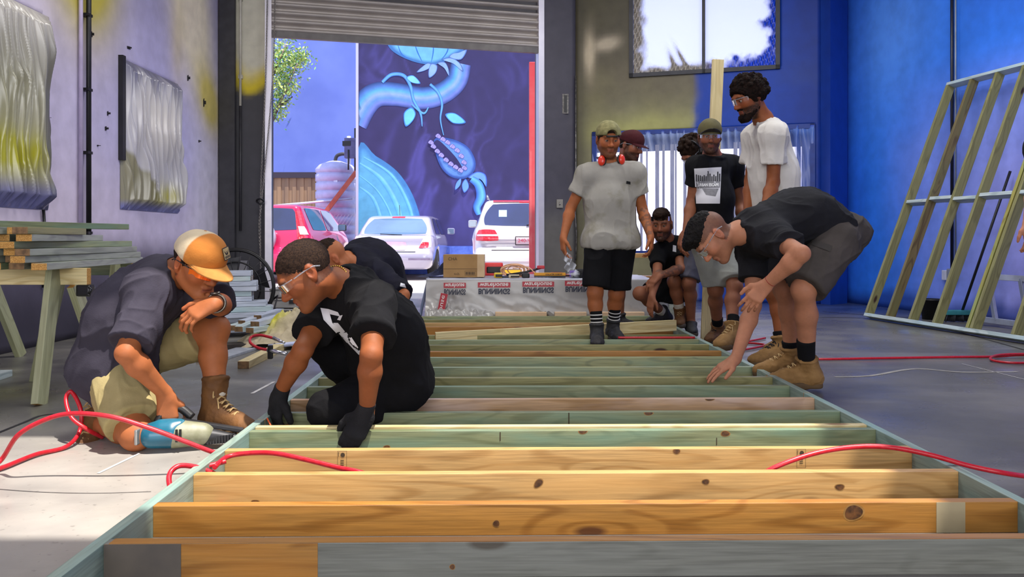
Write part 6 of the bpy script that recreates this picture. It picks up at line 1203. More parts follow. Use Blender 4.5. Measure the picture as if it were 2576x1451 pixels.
    if foot:
        for S in 'LR':
            ft = foot[S]
            if ft.get('sock'):
                kn, an = J['kn'+S], J['an'+S]; a0 = an+unit(kn-an)*.075; a1 = an+unit(kn-an)*ft['sock']; ax = unit(kn-an)
                o, skq = solid_obj('sock', [dict(cone(a0, a1+ax*.02, .043*sc, .048*sc, k=.02), cuts=(cutp(a1, ax),))], .005, ft['ms'], body, base, it=1)
                for z in ft.get('bands', ()):
                    c_ = an+ax*z; b = MB(); r0, _, _ = frame_of(ax, (1, .1, 0)); r1 = np.cross(ax, r0); b.tube([c_-base+(r0*math.cos(a)+r1*math.sin(a))*.0445*sc for a in np.linspace(0, 2*PI, 25)[:-1]], .005, 6, closed=True); l = b.build('sock_band', mat('white_knit', 'd0cec8', rough=.9), o)
            boot(body, base, J['an'+S], ft['f'], ft['u'], ft['m'], ft['mo'], S == 'L', s=sc*ft.get('s', 1.0), H_=ft.get('H', .17), shin=J['kn'+S]-J['an'+S], laces=ft.get('l'), cat=ft.get('cat', 'boot'), vox=ft.get('vox', max(.006, vox)))
    if hair:
        st = hair['style']; R = H.R; s = H.s; fc = (tuple(H.p(0, hair.get('fy', .084), .055)), tuple(H.f*.8-H.u*.6)); bc = (tuple(H.p(0, -.03, hair.get('low', -.045))), tuple(-H.u-H.f*.2)); t = hair['t']
        Pp = [dict(ball(H.p(0, -.012, .035), (V(.077, .099, .086)+V(t*.9, t, t))*s, R, .01), cuts=(fc, bc))]
        if st == 'top': Pp = [dict(ball(H.p(0, .0, .070), V(.066, .098, .066)*s, R, .02)), dict(ball(H.p(0, .078, .094), V(.05, .034, .024)*s, R, .02)), dict(ball(H.p(.01, .102, .086), V(.034, .022, .018)*s, R, .015))]
        if st == 'curly':
            rn_ = np.random.RandomState(4)
            for _ in range(150):
                a = unit(rn_.randn(3)); 
                if a[2] < -.35 or (a[1] > .45 and a[2] < .5) or (abs(a[0]) > .6 and a[1] > .1 and a[2] < .3): continue
                Pp.append(ball(H.p(*(V(0, -.015, .035)+a*V(.094, .115, .108))), rn_.uniform(.012, .02)*s, None, .006))
        o, _ = solid_obj('hair', Pp, hair.get('vox', max(.005, vox)), hair['m'], body, base, it=1, disp=(lambda v, n: hair.get('A', .002)*(1-np.abs(vnoise(v, hair.get('f', 90), 3)))**2+.5*hair.get('A', .002)*vnoise(v, hair.get('f', 90)*2, 5))); out['hair'] = o
    if beard and beard.get('mesh'):
        R = H.R; s = H.s; Pp = [cone(H.p(-.052, .0, -.06), H.p(-.02, .074, -.108), .022*s, .024*s, k=.02), cone(H.p(.052, .0, -.06), H.p(.02, .074, -.108), .022*s, .024*s, k=.02), cone(H.p(-.02, .08, -.108), H.p(.02, .08, -.108), .024*s, k=.02), cone(H.p(-.024, .091, -.049), H.p(.024, .091, -.049), .0065*s, k=.01), cone(H.p(0, .088, -.064), H.p(0, .12, -.064), .013*s, k=.006, sub=True)]
        solid_obj('beard', Pp, .005, beard['m'], body, base, it=0, disp=(lambda v, n: .004*vnoise(v, 120, 3)))
    return out
def glasses(P, m_frame=None, tint=None, low=0.0, nm='safety_glasses'):
    H, body, base = P['H'], P['body'], P['base']; A = np.linspace(-1.25, 1.25, 25); Z = np.linspace(-.020, .019, 6)
    G = np.array([[H.p(.078*math.sin(a), .030+.080*math.cos(a)+.0*z, .004+low+z*(1-.25*abs(math.sin(a)))+(.006*abs(math.sin(a)) if z < 0 else 0)) for a in A] for z in Z])-base
    o = grid_mesh('safety_glasses', G, None, tint or m_clear, body)
    b = MB(); b.tube([H.p(.078*math.sin(a), .031+.080*math.cos(a), .024+low-.005*abs(math.sin(a)))-base for a in A], .0022, 6)
    for x in (-1, 1): b.tube([H.p(x*.075, .05, .018+low)-base, H.p(x*.083, .01, .018+low*.5)-base, H.p(x*.086, -.03, .014)-base, H.p(x*.08, -.05, .0)-base], .0028, 6)
    b.tube([H.p(0, .112, .004+low)-base, H.p(0, .118, -.008+low)-base], .003, 6)
    l = b.build('glasses_frame', m_frame or mat('clear_frame', 'a8acb4', rough=.15, spec=.8, alpha=.42), o); return o
def cap(P, m_, m_brim=None, back=False, colf=None, brimL=.085, tilt=0., nm='cap'):
    H, body, base = P['H'], P['body'], P['base']; G = H.flip() if back else H; s = H.s; R = G.R
    ct = (tuple(G.p(0, 0, .032)), tuple(-G.u-G.f*.10)); Pp = [dict(ball(G.p(0, -.008, .043), V(.0885, .110, .092)*s, R, .01), cuts=(ct,)), dict(ball(G.p(0, .03, .055), V(.080, .080, .082)*s, R, .03), cuts=(ct,))]
    if back: Pp.append(dict(ball(G.p(0, -.112, .052), V(.036, .05, .030)*s, R, .004), sub=True))
    o, _ = solid_obj('cap', Pp, .005, m_, body, base, it=1, disp=(lambda v, n: .0012*vnoise(v, 40, 2)), col=(lambda v, n: colf(G.loc(v))) if colf else None)
    U, W_ = np.meshgrid(np.linspace(-1, 1, 25), np.linspace(0, 1, 12)); x = U*.078*np.sqrt(np.clip(1-(W_*.0), 0, 1)); y0 = .03+.072*np.sqrt(np.clip(1-(U*.93)**2, 0, 1)); y1 = y0+(brimL)*np.sqrt(np.clip(1-U**2, 0, 1)); y = y0+(y1-y0)*W_; z = .036-.34*tilt*(y-y0)-3.2*x**2*(.3+.7*W_)-.10*(y-.09)
    top = np.array([[G.p(x[j, i], y[j, i], z[j, i]) for i in range(25)] for j in range(12)])-base; b = MB()
    vt = [[b.b.verts.new(tuple(top[j, i]+G.u*.002)) for i in range(25)] for j in range(12)]; vb = [[b.b.verts.new(tuple(top[j, i]-G.u*.002)) for i in range(25)] for j in range(12)]
    for j in range(11):
        for i in range(24):
            for q in ((vt[j][i], vt[j][i+1], vt[j+1][i+1], vt[j+1][i]), (vb[j][i], vb[j+1][i], vb[j+1][i+1], vb[j][i+1])): b.b.faces.new(q).smooth = True
    for i in range(24): b.b.faces.new((vt[11][i], vt[11][i+1], vb[11][i+1], vb[11][i]))
    for j in range(11):
        for i in (0, 24): b.b.faces.new((vt[j][i], vt[j+1][i], vb[j+1][i], vb[j][i]))
    b.build('brim', m_brim or m_, o); b = MB(); q = G.p(0, -.008, .1355)-base; b.tube([q, q+G.u*.005], [.008, .005], 8); b.build('button', m_brim or m_, o)
    if back: b = MB(); b.tube([G.p(-.04+.08*t, -.006-.105*math.cos((t-.5)*.8), .037)-base for t in np.linspace(0, 1, 9)], .007, 6); b.build('strap', mblk, o)
    return o
def earmuffs(P, cups, band, mc, name='earmuffs', flat=.6):
    body, base = P['body'], P['base']; b = MB(); b.tube([V(*p)-base for p in spline(band, 6)], .007, 6); o = b.build(name, mblk, body)
    for c_, ax in cups:
        q = frame_of(ax); R = np.stack([q[0], q[1], q[2]], 1); solid_obj('cup', [ball(c_, V(.030, .020, .040), R, .01)], .004, mc, body, base); o2 = body.children[-1]; o2.parent = o
        solid_obj('cushion', [ball(c_-unit(ax)*.018, V(.033, .012, .043), R, .01)], .005, mblk, body, base); body.children[-1].parent = o
    return o
def sfoot(f, m_, mo, **k): return dict(f=V(*f), u=V(0, 0, 1), m=m_, mo=mo, **k)
# ================================================================ THE PEOPLE
m_btan = mat('tan_suede', '947040', '7a592c', rough=.85, scale=14, bump=.3, bscale=120); m_bbr = mat('brown_boot_leather', '70491f', '583818', rough=.75, scale=14, bump=.3, bscale=120); m_sole = mat('rubber_sole', '3a3026', '4a3e30', rough=.8); m_solet = mat('tan_rubber_sole', '5c4628', '4e3a20', rough=.8); m_lace = mat('pale_bootlace', 'b89a68', rough=.8); m_lacek = mat('black_bootlace', '141414', rough=.8)
m_bk = mat('black_boot', '1e1e20', '2c2a2a', rough=.7, bump=.3); c_blk = cloth('black_cotton', '0b0b0d', '111114'); c_char = cloth('washed_charcoal_cotton', '33303a', '3c3944'); c_dk = cloth('faded_black_cotton', '17171a', '1f1f23'); c_kh = cloth('khaki_twill', 'a89a6c', '94875c'); c_grey = mat('grey_marl_jersey', '98958c', '77735f', rough=.9, scale=7, bump=.25, bscale=160, spec=.2, lo=.55, hi=.75, detail=6); c_white = cloth('white_cotton', 'd4d0c8', 'c8c4bc'); c_lg = cloth('pale_grey_jersey', '8e9088', '9a9c94'); c_cargo = cloth('dark_grey_cargo_cloth', '4a4440', '3e3935'); c_sock = cloth('white_sock_knit', 'cfc8b8', 'bdb6a6'); c_bs = cloth('black_sock_knit', '0a0a0c', '101012'); c_mar = cloth('maroon_twill', '3a1418', '441a1e')
h_dark = mat('dark_brown_hair', '1c120c', '2c1d14', rough=.7, scale=60, bump=.8, bscale=260, spec=.12)
# ---- kneeling man in the tan cap
J = dict(P=at(292, 903, 3.5), C=at(330, 790, 3.49), N=at(436, 682, 3.42), shR=at(378, 738, 3.27), shL=at(485, 706, 3.58), hipR=at(292, 925, 3.42), hipL=at(305, 900, 3.6))
J['knR'] = at(343, 1092, 3.19); J['anR'] = at(238, 1062, 3.44); J['knL'] = at(540, 828, 3.52); J['anL'] = at(545, 1032, 3.43)
J['elR'] = reach(J['shR'], 318, 888, .285); J['wrR'] = reach(J['elR'], 418, 992, .25, False); J['elL'] = at(557, 768, 3.44); J['wrL'] = at(541, 762, 3.22)
H = Head(V(-1.312, 3.32, .742), (.76, -.50, -.40), sc=1.07)
P1 = person('kneeling man in a tan trucker cap, charcoal tee and khaki shorts beside the nail gun', J, H, 'tan', 1.03, .0043, hands=dict(R=dict(d=V(.08, -.05, -1), n=V(-.25, 1, -.1), curl=(.45, .55, .6, .7), thumb=.8), L=dict(d=V(-.72, -.35, -.42), n=V(-.45, .35, -.85), curl=(.5, .5, .5, .5), thumb=.2, spread=.08)),
    hair=dict(style='buzz', t=.004, m=h_dark, low=-.05), beard=dict(c='3a2418', w=.0, scalp=.6), shirt=dict(m=c_char, t=.034, hem=-.09, belly=1.16, sw=.088, A=.014, f=9, seed=3), slv=.86, legs=dict(m=c_kh, len=.86, r=.105, t=.03, A=.009),
    foot=dict(R=dict(f=V(.1, -.8, -.3), u=V(-.2, .3, .9), m=m_bbr, mo=m_solet, l=m_lace), L=dict(f=V(.86, -.46, 0), u=V(0, 0, 1), m=m_bbr, mo=m_solet, l=m_lace, sock=.145, ms=c_sock, H=.235)), girth=1.1, lid=.006)
m_capt = attrmat('tan_and_mesh_cap', rough=.9, bump=.1, bscale=150, var=.08)
def capcol(l):
    w = sm(l[:, 1], .018, .026)[:, None]; return L3('c8b898')*(1-w)+L3('b8722c')*w
cp = cap(P1, m_capt, mat('tan_brim_cloth', 'b87c38', 'a86e30', rough=.9, scale=20), colf=capcol, brimL=.09, tilt=.3)
H = P1['H']; bs = P1['base']; b = MB()
def onhead(x, y, z): return H.p(x, y, z)
pc, pr_, pu_ = H.p(-.0345, .084, .083), unit(H.r*.86+H.f*.51), unit(H.r*.245-H.f*.413+H.u*.875); nn_ = unit(np.cross(pr_, pu_)); nn_ = nn_ if nn_@H.f > 0 else -nn_; pc = pc+nn_*.0068
def patch(name, w, h, off, m_): b = MB(); q = [pc+pr_*x*w/2+pu_*z*h/2+nn_*off-bs for x, z in ((-1, -1), (1, -1), (1, 1), (-1, 1))]; b.prism(q, tuple(nn_*.0012)); return b.build(name, m_, cp)
patch('patch_border', .056, .052, .006, mblk); patch('patch', .049, .045, .0072, mat('patch_cloth', 'b8a070', rough=.9)); b = MB()
for sx in (-1, 1):
    for k in range(4): b.poly([pc+nn_*.0088-bs+pr_*sx*x+pu_*z for x, z in ((.003, .0-.001*k), (.021-.003*k, .015-.005*k), (.019-.003*k, .010-.005*k), (.005, -.004-.001*k))])
b.poly([pc+nn_*.0088-bs+pr_*x+pu_*z for x, z in ((-.002, .010), (.002, .010), (.0025, -.007), (-.0025, -.007))]); b.build('bird_emblem', mblk, cp)
b = MB(); b.prism([pc+nn_*.0087-bs+pr_*x+pu_*z for x, z in ((-.021, -.019), (.021, -.019), (.021, -.010), (-.021, -.010))], tuple(nn_*.0003)); b.build('patch_strip', mblk, cp)
text_on('patch_lettering', 'LIVING MY LIFE', .007, pc+nn_*.0095-pu_*.0145-bs, -pr_ if np.cross(pr_, pu_)@nn_ < 0 else pr_, pu_, MATS['patch_cloth'], cp, width=.036)
m_or = mat('orange_mirror_lens', 'ff5a10', 'ff7a20', rough=.1, metal=.4, emis=None); glasses(P1, mblk, m_or, -.006)
w_ = P1['J']['wrL']; ax = unit(P1['J']['elL']-w_); b = MB(); r0, _, _ = frame_of(ax, (0, .3, 1)); r1 = np.cross(ax, r0); c0 = w_+ax*.03
for k in (-.008, 0, .008): b.tube([c0+ax*k-bs+(r0*math.cos(a)+r1*math.sin(a))*.037 for a in np.linspace(0, 2*PI, 21)[:-1]], .0045, 6, closed=True)
fr_ = unit(V(.2, -1, .6)); fr_ = unit(fr_-(fr_@ax)*ax); b.tube([c0+fr_*.034-bs, c0+fr_*.046-bs], .02, 16); b.build('wristwatch', mat('watch_metal', '8a8478', '6a645a', rough=.3, metal=.8), P1['body'])
# scribble line print on his chest
tb = bvh(P1['svq']); b = MB(); pts = [(455, 812), (449, 818), (452, 826), (450, 832), (455, 838), (461, 828), (464, 812), (468, 800), (476, 790)]; L_ = []
for p in spline([(x, 0, y) for x, y in pts], 4):
    o_ = V(0, 0, CH); d = unit(at(p[0], p[2], 3)-o_); h = tb.ray_cast(Vector(o_), Vector(d)); 
    if h[0] is not None: L_.append(np.array(h[0])-d*.003-bs)
if len(L_) > 3: b.tube(L_, .0016, 4); b.build('line_print', mat('pale_print', 'b8b4b8', rough=.8), P1['shirt'])
# ---- nail gun at his hand
e = empty('nail_gun', tuple(on(470, 1135, 0)), rz=0, label='teal and cream nail gun lying on the floor under the kneeling man\'s hand', cat='nail gun'); o0 = V(*e.location)
gx = unit(V(1, .25, 0)); A0 = at(372, 1110, 3.17); A0[2] = .07; T_ = lambda u, s_, z: A0+gx*u+V(-gx[1], gx[0], 0)*s_+V(0, 0, z)
mteal = mat('teal_plastic_body', '13566c', '1a6880', rough=.3, coat=.3); mcrm = mat('worn_cream_casing', '7c7c60', '909078', rough=.5, scale=30); m_dgun = mat('gunmetal', '2c2c2e', '3a3a3c', rough=.45, metal=.4)
solid_obj('motor_housing', [cone(T_(.02, 0, -.005), T_(.085, 0, -.005), .052, .056, k=.02), cone(T_(.05, 0, .03), T_(.12, 0, .03), .025, k=.02)], .004, mteal, e, o0)
solid_obj('front_casing', [cone(T_(.10, 0, -.008), T_(.21, 0, -.012), .054, .042, k=.02), cone(T_(.1, 0, .03), T_(.2, 0, .01), .02, .02, k=.02)], .004, mcrm, e, o0)
solid_obj('nose', [cone(T_(.22, 0, -.02), T_(.33, 0, -.035), .036, .016, k=.01)], .004, m_dgun, e, o0)
b = MB(); b.beam(T_(.12, .02, .045)-o0, T_(.36, .02, -.01)-o0, .03, .018, bev=.004)
for i in range(9): b.box(-.004, .004, -.03, .03, -.02, .012, M=Matrix.Translation(Vector(T_(.235+.011*i, 0, -.028)-o0)))
b.build('magazine', m_dgun, e); b = MB(); b.box(-.006, .006, -.022, .022, -.03, .03, bev=.004, M=Matrix.Translation(Vector(T_(-.03, -.03, .0)-o0))); b.build('end_cap', mat('silver_vent', 'a8a8a4', '8a8a88', rough=.3, metal=.6), e)
b = MB()
for k in range(2): b.box(-.004, .004, -.003, .003, -.025, .025, M=Matrix.Translation(Vector(T_(.115+.014*k, -.055, -.0)-o0)))
b.build('grille', mblk, e); b = MB(); b.tube(spline([T_(.03, .03, .04)-o0, T_(.06, .04, .085)-o0, T_(.11, .05, .09)-o0, T_(.16, .04, .05)-o0], 5), .017, 10); b.build('handle', mblk, e)
# ---- crouching man in black
m_glove = cloth('charcoal_knit_glove', '1c1c1e', '262628', bump=.6)
J = dict(P=at(992, 948, 3.68), C=at(965, 835, 3.58), N=at(864, 708, 3.42), shL=at(930, 748, 3.24), shR=at(820, 770, 3.55), hipL=at(985, 962, 3.6), hipR=at(988, 935, 3.8))
J['knL'] = at(828, 1030, 3.36); J['anL'] = at(1012, 1032, 3.62); J['knR'] = at(822, 868, 3.66); J['anR'] = at(905, 992, 3.86)
J['elL'] = reach(J['shL'], 934, 893, .285); J['wrL'] = at(922, 1040, 3.12); J['elR'] = reach(J['shR'], 762, 880, .285); J['wrR'] = reach(J['elR'], 702, 990, .27, False)
H = Head(V(-.842, 3.25, .708), (-.74, -.28, -.60), sc=1.12)
P2 = person('crouching man in a black tee and trousers with dark gloves and a gold neck chain', J, H, 'brown', 1.04, .0043, hands=dict(L=dict(d=V(-.5, -.15, -.85), n=V(-.1, 1, -.25), curl=(.45, .5, .5, .55), thumb=.9, r=.002), R=dict(d=V(-.18, -.1, -1), n=V(.7, .7, -.1), curl=(.6, .7, .7, .8), thumb=.9, r=.002)),
    hair=dict(style='buzz', t=.0012, m=mat('buzzed_hair', '1e1613', '38291f', rough=.8, scale=160, bump=.5, bscale=400, spec=.1), low=-.055, fy=.078), beard=dict(c='241610', w=.15, scalp=.8), shirt=dict(m=c_blk, t=.028, hem=-.06, belly=1.12, sw=.090, A=.012, f=9, seed=8), slv=.64, legs=dict(m=c_blk, len=2, t=.02),
    foot=dict(L=dict(f=V(.62, -.1, -.5), u=V(-.5, -.2, .62), m=m_btan, mo=m_sole), R=dict(f=V(-.9, -.3, 0), u=V(0, 0, 1), m=m_btan, mo=m_sole)), girth=1.1, lid=.006)
bs = P2['base']; glasses(P2)
for S in 'LR':
    w_ = P2['J']['wr'+S]; hd = dict(L=dict(d=V(-.5, -.15, -.85), n=V(-.1, 1, -.25), curl=(.45, .5, .5, .55)), R=dict(d=V(-.18, -.1, -1), n=V(.7, .7, -.1), curl=(.6, .7, .7, .8)))[S]; d = unit(hd['d'])
    pr = hand_prims(w_, d, V(*hd['n']), S == 'L', s=1.04, curl=hd['curl'], thumb=.9, r=.0045); pr = [q for i, q in enumerate(pr) if not (i < 16 and i % 4 == 3)]; pr.append(dict(cone(w_-unit(w_-P2['J']['el'+S])*.05, w_+d*.03, .036, .033, k=.02), cuts=((tuple(w_-unit(w_-P2['J']['el'+S])*.045), tuple(-unit(w_-P2['J']['el'+S]))),)))
    solid_obj('glove', pr, .004, m_glove, P2['body'], bs)
Hh = P2['H']; N_ = P2['J']['N']; T_2 = P2['T']; b = MB(); nk2 = unit(Hh.p(0, -.028, -.055)-N_); rr2 = unit(P2['right']-(P2['right']@nk2)*nk2); ff2 = np.cross(nk2, rr2); ring = [N_+nk2*.062+(rr2*math.cos(a)+ff2*math.sin(a))*.0655 for a in np.linspace(0, 2*PI, 40)[:-1]]
for i, p in enumerate(ring): q = ring[(i+1) % len(ring)]; b.tube([p-bs, p*.3+q*.7-bs], .0032, 5)
b.build('necklace', mat('gold', 'f0c860', 'd8a840', rough=.2, metal=.9), P2['body'])
def lay_print(P, quad, m_, name, key='shirt', n=20, off=.003, vq='svq'):
    """printed panel: outline given by four sight lines, laid onto the cloth"""
    t = bvh(P[vq]); q = [at(*p, 3) for p in quad]; o_ = V(0, 0, CH); Pn = []
    for j in range(n):
        for i in range(n):
            u, w = i/(n-1), j/(n-1); p = (q[0]*(1-u)+q[1]*u)*(1-w)+(q[3]*(1-u)+q[2]*u)*w; d = unit(p-o_); h = t.ray_cast(Vector(o_), Vector(d)); Pn.append(np.array(h[0])-d*off if h[0] is not None else None)
    f = [(j*n+i, j*n+i+1, (j+1)*n+i+1, (j+1)*n+i) for j in range(n-1) for i in range(n-1)]; f = [x for x in f if all(Pn[k] is not None for k in x) and np.ptp([Pn[k][1] for k in x]) < .06]
    if not f: return None
    used = sorted({k for x in f for k in x}); mp = {k: i for i, k in enumerate(used)}; me = bpy.data.meshes.new(name); np_mesh(me, np.array([Pn[k] for k in used])-P['base'], np.array([[mp[k] for k in x] for x in f])); return link(name, me, m_, P[key], smooth=True)
m_pw = mat('white_screen_print', 'd8d8dc', rough=.7); m_pk = mat('black_screen_print', '08080a', rough=.8)
for q in ([(806, 774), (826, 777), (836, 812), (814, 804)], [(826, 777), (850, 785), (856, 796), (830, 790)], [(814, 804), (836, 812), (856, 830), (846, 838)], [(838, 812), (850, 812), (868, 834), (858, 840)], [(852, 838), (872, 836), (886, 858), (872, 862)], [(870, 858), (884, 848), (908, 884), (903, 893)], [(854, 794), (862, 792), (856, 806), (848, 804)], [(842, 824), (852, 820), (858, 832), (850, 836)]): lay_print(P2, q, m_pw, 'white_print', n=8, off=.006)
b = MB(); b.tube([at(672, 1052, 3.3), at(684, 1076, 3.27)], [.004, .0035], 6); b.tube([at(684, 1076, 3.27), at(690, 1082, 3.265)], [.0035, .001], 6, 1); b.build('pencil', [mat('orange_paint', 'c8501c', rough=.4), mat('graphite_tip', '2a2a2c')], label='small orange pencil poking out of the far gloved hand on the side plate', cat='pencil')
# ---- bending man at right
J = dict(P=at(2108, 585, 4.5), C=at(2015, 545, 4.47), N=at(1874, 580, 4.34), shL=at(1912, 600, 4.16), shR=at(1893, 625, 4.56), hipL=at(2102, 612, 4.36), hipR=at(2108, 606, 4.62))
J['elL'] = reach(J['shL'], 2016, 638, .29, True); J['wrL'] = at(1928, 716, 4.06); J['elR'] = at(1896, 768, 4.46); J['wrR'] = at(1850, 905, 4.30)
J['knL'] = at(2022, 728, 4.24); J['anL'] = at(2030, 930, 4.44); J['knR'] = at(1975, 728, 4.58); J['anR'] = at(1992, 905, 4.66)
H = Head(V(1.083, 4.29, .862), (-.47, -.06, -.88), up=(-.85, 0, .45), sc=1.1)
P10 = person('man bending double in a black tee and grey cargo shorts, touching the floor frame', J, H, 'pale', 1.06, .0045, hands=dict(R=dict(d=V(-.80, -.12, -.42), n=V(-.3, .1, -1), curl=(.12, .18, .2, .3), thumb=.5, spread=.14), L=dict(d=V(-.62, .1, -.75), n=V(.3, 1, -.2), curl=(.3, .35, .4, .4), thumb=.3, spread=.08)),
    hair=dict(style='top', t=.004, m=mat('black_hair', '080707', '14100e', rough=.6, scale=60, bump=1, bscale=200, spec=.15), A=.005, f=75, low=-.03), beard=dict(c='2a1a14', w=.3, scalp=.75, sc='3a2822'), shirt=dict(m=c_dk, t=.032, hem=.02, belly=1.04, sw=.082, A=.013, f=9, seed=5, ax=V(1, 0, .2)), slv=.55, legs=dict(m=c_cargo, len=.95, r=.105, t=.03, A=.011),
    foot=dict(L=dict(f=V(-1, .12, 0), u=V(0, 0, 1), m=m_btan, mo=m_solet, l=m_lace, sock=.20, ms=c_bs), R=dict(f=V(-1, .0, 0), u=V(0, 0, 1), m=m_btan, mo=m_solet, l=m_lace, sock=.12, ms=c_bs)), fwd=unit(V(-.1, 0, -1)), girth=1.05, lid=.006)
glasses(P10); bs = P10['base']; w_ = P10['J']['wrL']; ax = unit(P10['J']['elL']-w_); b = MB(); r0, _, _ = frame_of(ax, (0, 0, 1)); r1 = np.cross(ax, r0); b.tube([w_+ax*.03-bs+(r0*math.cos(a)+r1*math.sin(a))*.031 for a in np.linspace(0, 2*PI, 21)[:-1]], .0018, 5, closed=True); b.build('wristband', mat('red_cord', '8c2418', rough=.7), P10['body'])
b = MB(); 
lay_print(P10, [(2040, 600), (2095, 618), (2088, 632), (2032, 612)], mat('pocket_flap_cloth', '3c3733', '332f2c', rough=.9, bump=.3), 'pocket_flap', 'legs', 8, .006, 'lvq')
# ---- standing man in the grey tee with red earmuffs round his neck
f4 = lambda f, **k: sfoot(f, m_bk, m_sole, **k)
J = dict(P=at(1537, 585, 6.15), C=at(1534, 505, 6.13), N=at(1533, 418, 6.12), shR=at(1476, 428, 6.1), shL=at(1596, 432, 6.1), hipR=at(1508, 608, 6.1), hipL=at(1564, 608, 6.15), elR=at(1436, 522, 6.14), wrR=at(1417, 598, 6.0), elL=at(1616, 528, 6.14), wrL=at(1637, 596, 5.98), knR=at(1497, 735, 6.05), knL=at(1550, 738, 6.2), anR=at(1502, 838, 6.04), anL=at(1542, 826, 6.28))
H = Head(at(1530, 352, 6.05), (.12, -.95, -.22), sc=1.05)
P4 = person('standing man in a stained grey tee and black shorts with red earmuffs round his neck', J, H, 'tan', 1.0, .006, hands=dict(R=dict(d=V(.0, -.2, -1), n=V(.9, .3, 0), curl=(.35, .5, .6, .6), thumb=.7), L=dict(d=V(.0, -.25, -1), n=V(-.9, .3, 0), curl=(.5, .55, .6, .6), thumb=.6)),
    hair=dict(style='buzz', t=.005, m=h_dark), beard=dict(c='3a2416', w=.75, tattoo=[('elL', 'wrL', .06, .5)]), shirt=dict(m=c_grey, t=.026, hem=-.10, belly=1.14, sw=.082, A=.011, f=9, seed=2), slv=.58, legs=dict(m=c_blk, len=.90, r=.105, t=.03),
    foot=dict(R=f4((-.05, -1, 0), sock=.17, ms=c_bs, bands=(.085, .112, .14)), L=f4((.1, -1, 0), sock=.17, ms=c_bs, bands=(.085, .112, .14))), girth=1.05)
c_cam = mat('olive_cap_cloth', '6c6840', '8a8458', rough=.9, scale=26); cap(P4, c_cam, back=True)
Hh = P4['H']; N_ = P4['J']['N']; mred2 = mat('red_muff_shell', 'd83018', 'e03c20', rough=.3, coat=.3)
earmuffs(P4, [(N_+V(-.070, -.085, .035), V(-.5, -.9, .1)), (N_+V(.085, -.075, .045), V(.7, -.8, .1))], [N_+V(-.085, -.06, .05), N_+V(-.09, .04, .07), N_+V(0, .085, .07), N_+V(.09, .04, .07), N_+V(.1, -.05, .06)], mred2)
lay_print(P4, [(1576, 455), (1586, 457), (1586, 464), (1575, 462)], m_pk, 'small_logo_print', n=5)
m_st = mat('oil_stain', '5c5a50', '6a685e', rough=.9, scale=30)
for q in ([(1478, 590), (1500, 588), (1512, 600), (1490, 600)], [(1530, 570), (1552, 575), (1550, 582), (1532, 576)], [(1512, 500), (1522, 502), (1521, 505), (1512, 504)]): pass
b = MB(); w_ = P4['J']['wrR']; rn_ = random.Random(2)
U, W_ = np.meshgrid(np.linspace(0, 1, 14), np.linspace(0, 1, 24)); Pg = np.stack([w_[0]+.02+(U-.5)*(.03+.07*W_)+.05*W_+.012*np.sin(W_*17+U*5), w_[1]-.06+.02*np.sin(U*9+W_*12), w_[2]-.115-.17*W_+.01*np.sin(U*7)], -1); c = np.ones(U.shape+(3,))*L3('e8ecf4')
o = grid_mesh('plastic_wrapper', Pg, c, rimfilm('clear_wrapper_film'), label='scrap of clear plastic wrapper dangling from the grey-shirted man\'s fingers', cat='wrapper'); setrim(o, np.clip(.12+.7*np.abs(np.sin(W_*13+U*4))**6, 0, 1))
# ---- man in black print tee
J = dict(P=at(1795, 592, 6.15), C=at(1796, 500, 6.12), N=at(1795, 398, 6.1), shR=at(1752, 412, 6.02), shL=at(1846, 412, 6.2), hipR=at(1772, 610, 6.05), hipL=at(1824, 610, 6.2), elR=at(1740, 505, 6.1), wrR=at(1724, 592, 5.98), elL=at(1862, 512, 6.25), wrL=at(1872, 590, 6.1), knR=at(1800, 728, 6.1), knL=at(1848, 722, 5.95), anR=at(1806, 832, 6.35), anL=at(1842, 838, 5.76))
H = Head(at(1785, 345, 6.02), (-.12, -.97, -.12), sc=1.0)
P6 = person('man in a black tee with a white skyline print, olive cap and pale grey shorts', J, H, 'olive', .98, .0065, hair=dict(style='buzz', t=.005, m=h_dark), beard=dict(c='1c1410', w=.9), shirt=dict(m=c_blk, t=.022, hem=-.02, belly=1.0, sw=.07, A=.007, seed=11), slv=.55, legs=dict(m=c_lg, len=.88, r=.095, t=.024),
    foot=dict(R=sfoot((-.55, -.8, 0), m_bbr, m_sole, l=m_lacek, sock=.14, ms=c_bs), L=sfoot((-.72, -.7, 0), m_btan, m_solet, l=m_lace, sock=.14, ms=c_bs, s=1.1)))
cap(P6, attrmat('olive_and_black_cap', rough=.9, bump=.1), mblk, colf=lambda l: L3('5c5638')*(sm(l[:, 1], -.01, .01)[:, None])+L3('141414')*(1-sm(l[:, 1], -.01, .01)[:, None]), brimL=.08, tilt=-1.3); glasses(P6)
lay_print(P6, [(1751, 512), (1811, 512), (1815, 420), (1746, 424)], m_pw, 'white_photo_print')
rn_ = random.Random(5)
for i in range(13): x = 1750+i*4.9; t = 428+rn_.uniform(2, 16); lay_print(P6, [(x, 456), (x+3.6, 456), (x+3.4, t), (x+.4, t)], mat('skyline_print_grey', '2c2c30', '3a3a40', rough=.8), 'skyline_bar', n=4, off=.0045)
lay_print(P6, [(1752, 474), (1811, 472), (1812, 456), (1750, 456)], mat('print_mid_grey', '7a7a7e', '8c8c90', rough=.8, scale=60), 'print_haze', n=8, off=.004); lay_print(P6, [(1776, 490), (1800, 494), (1808, 474), (1766, 474)], MATS['print_mid_grey'], 'print_haze', n=6, off=.004)
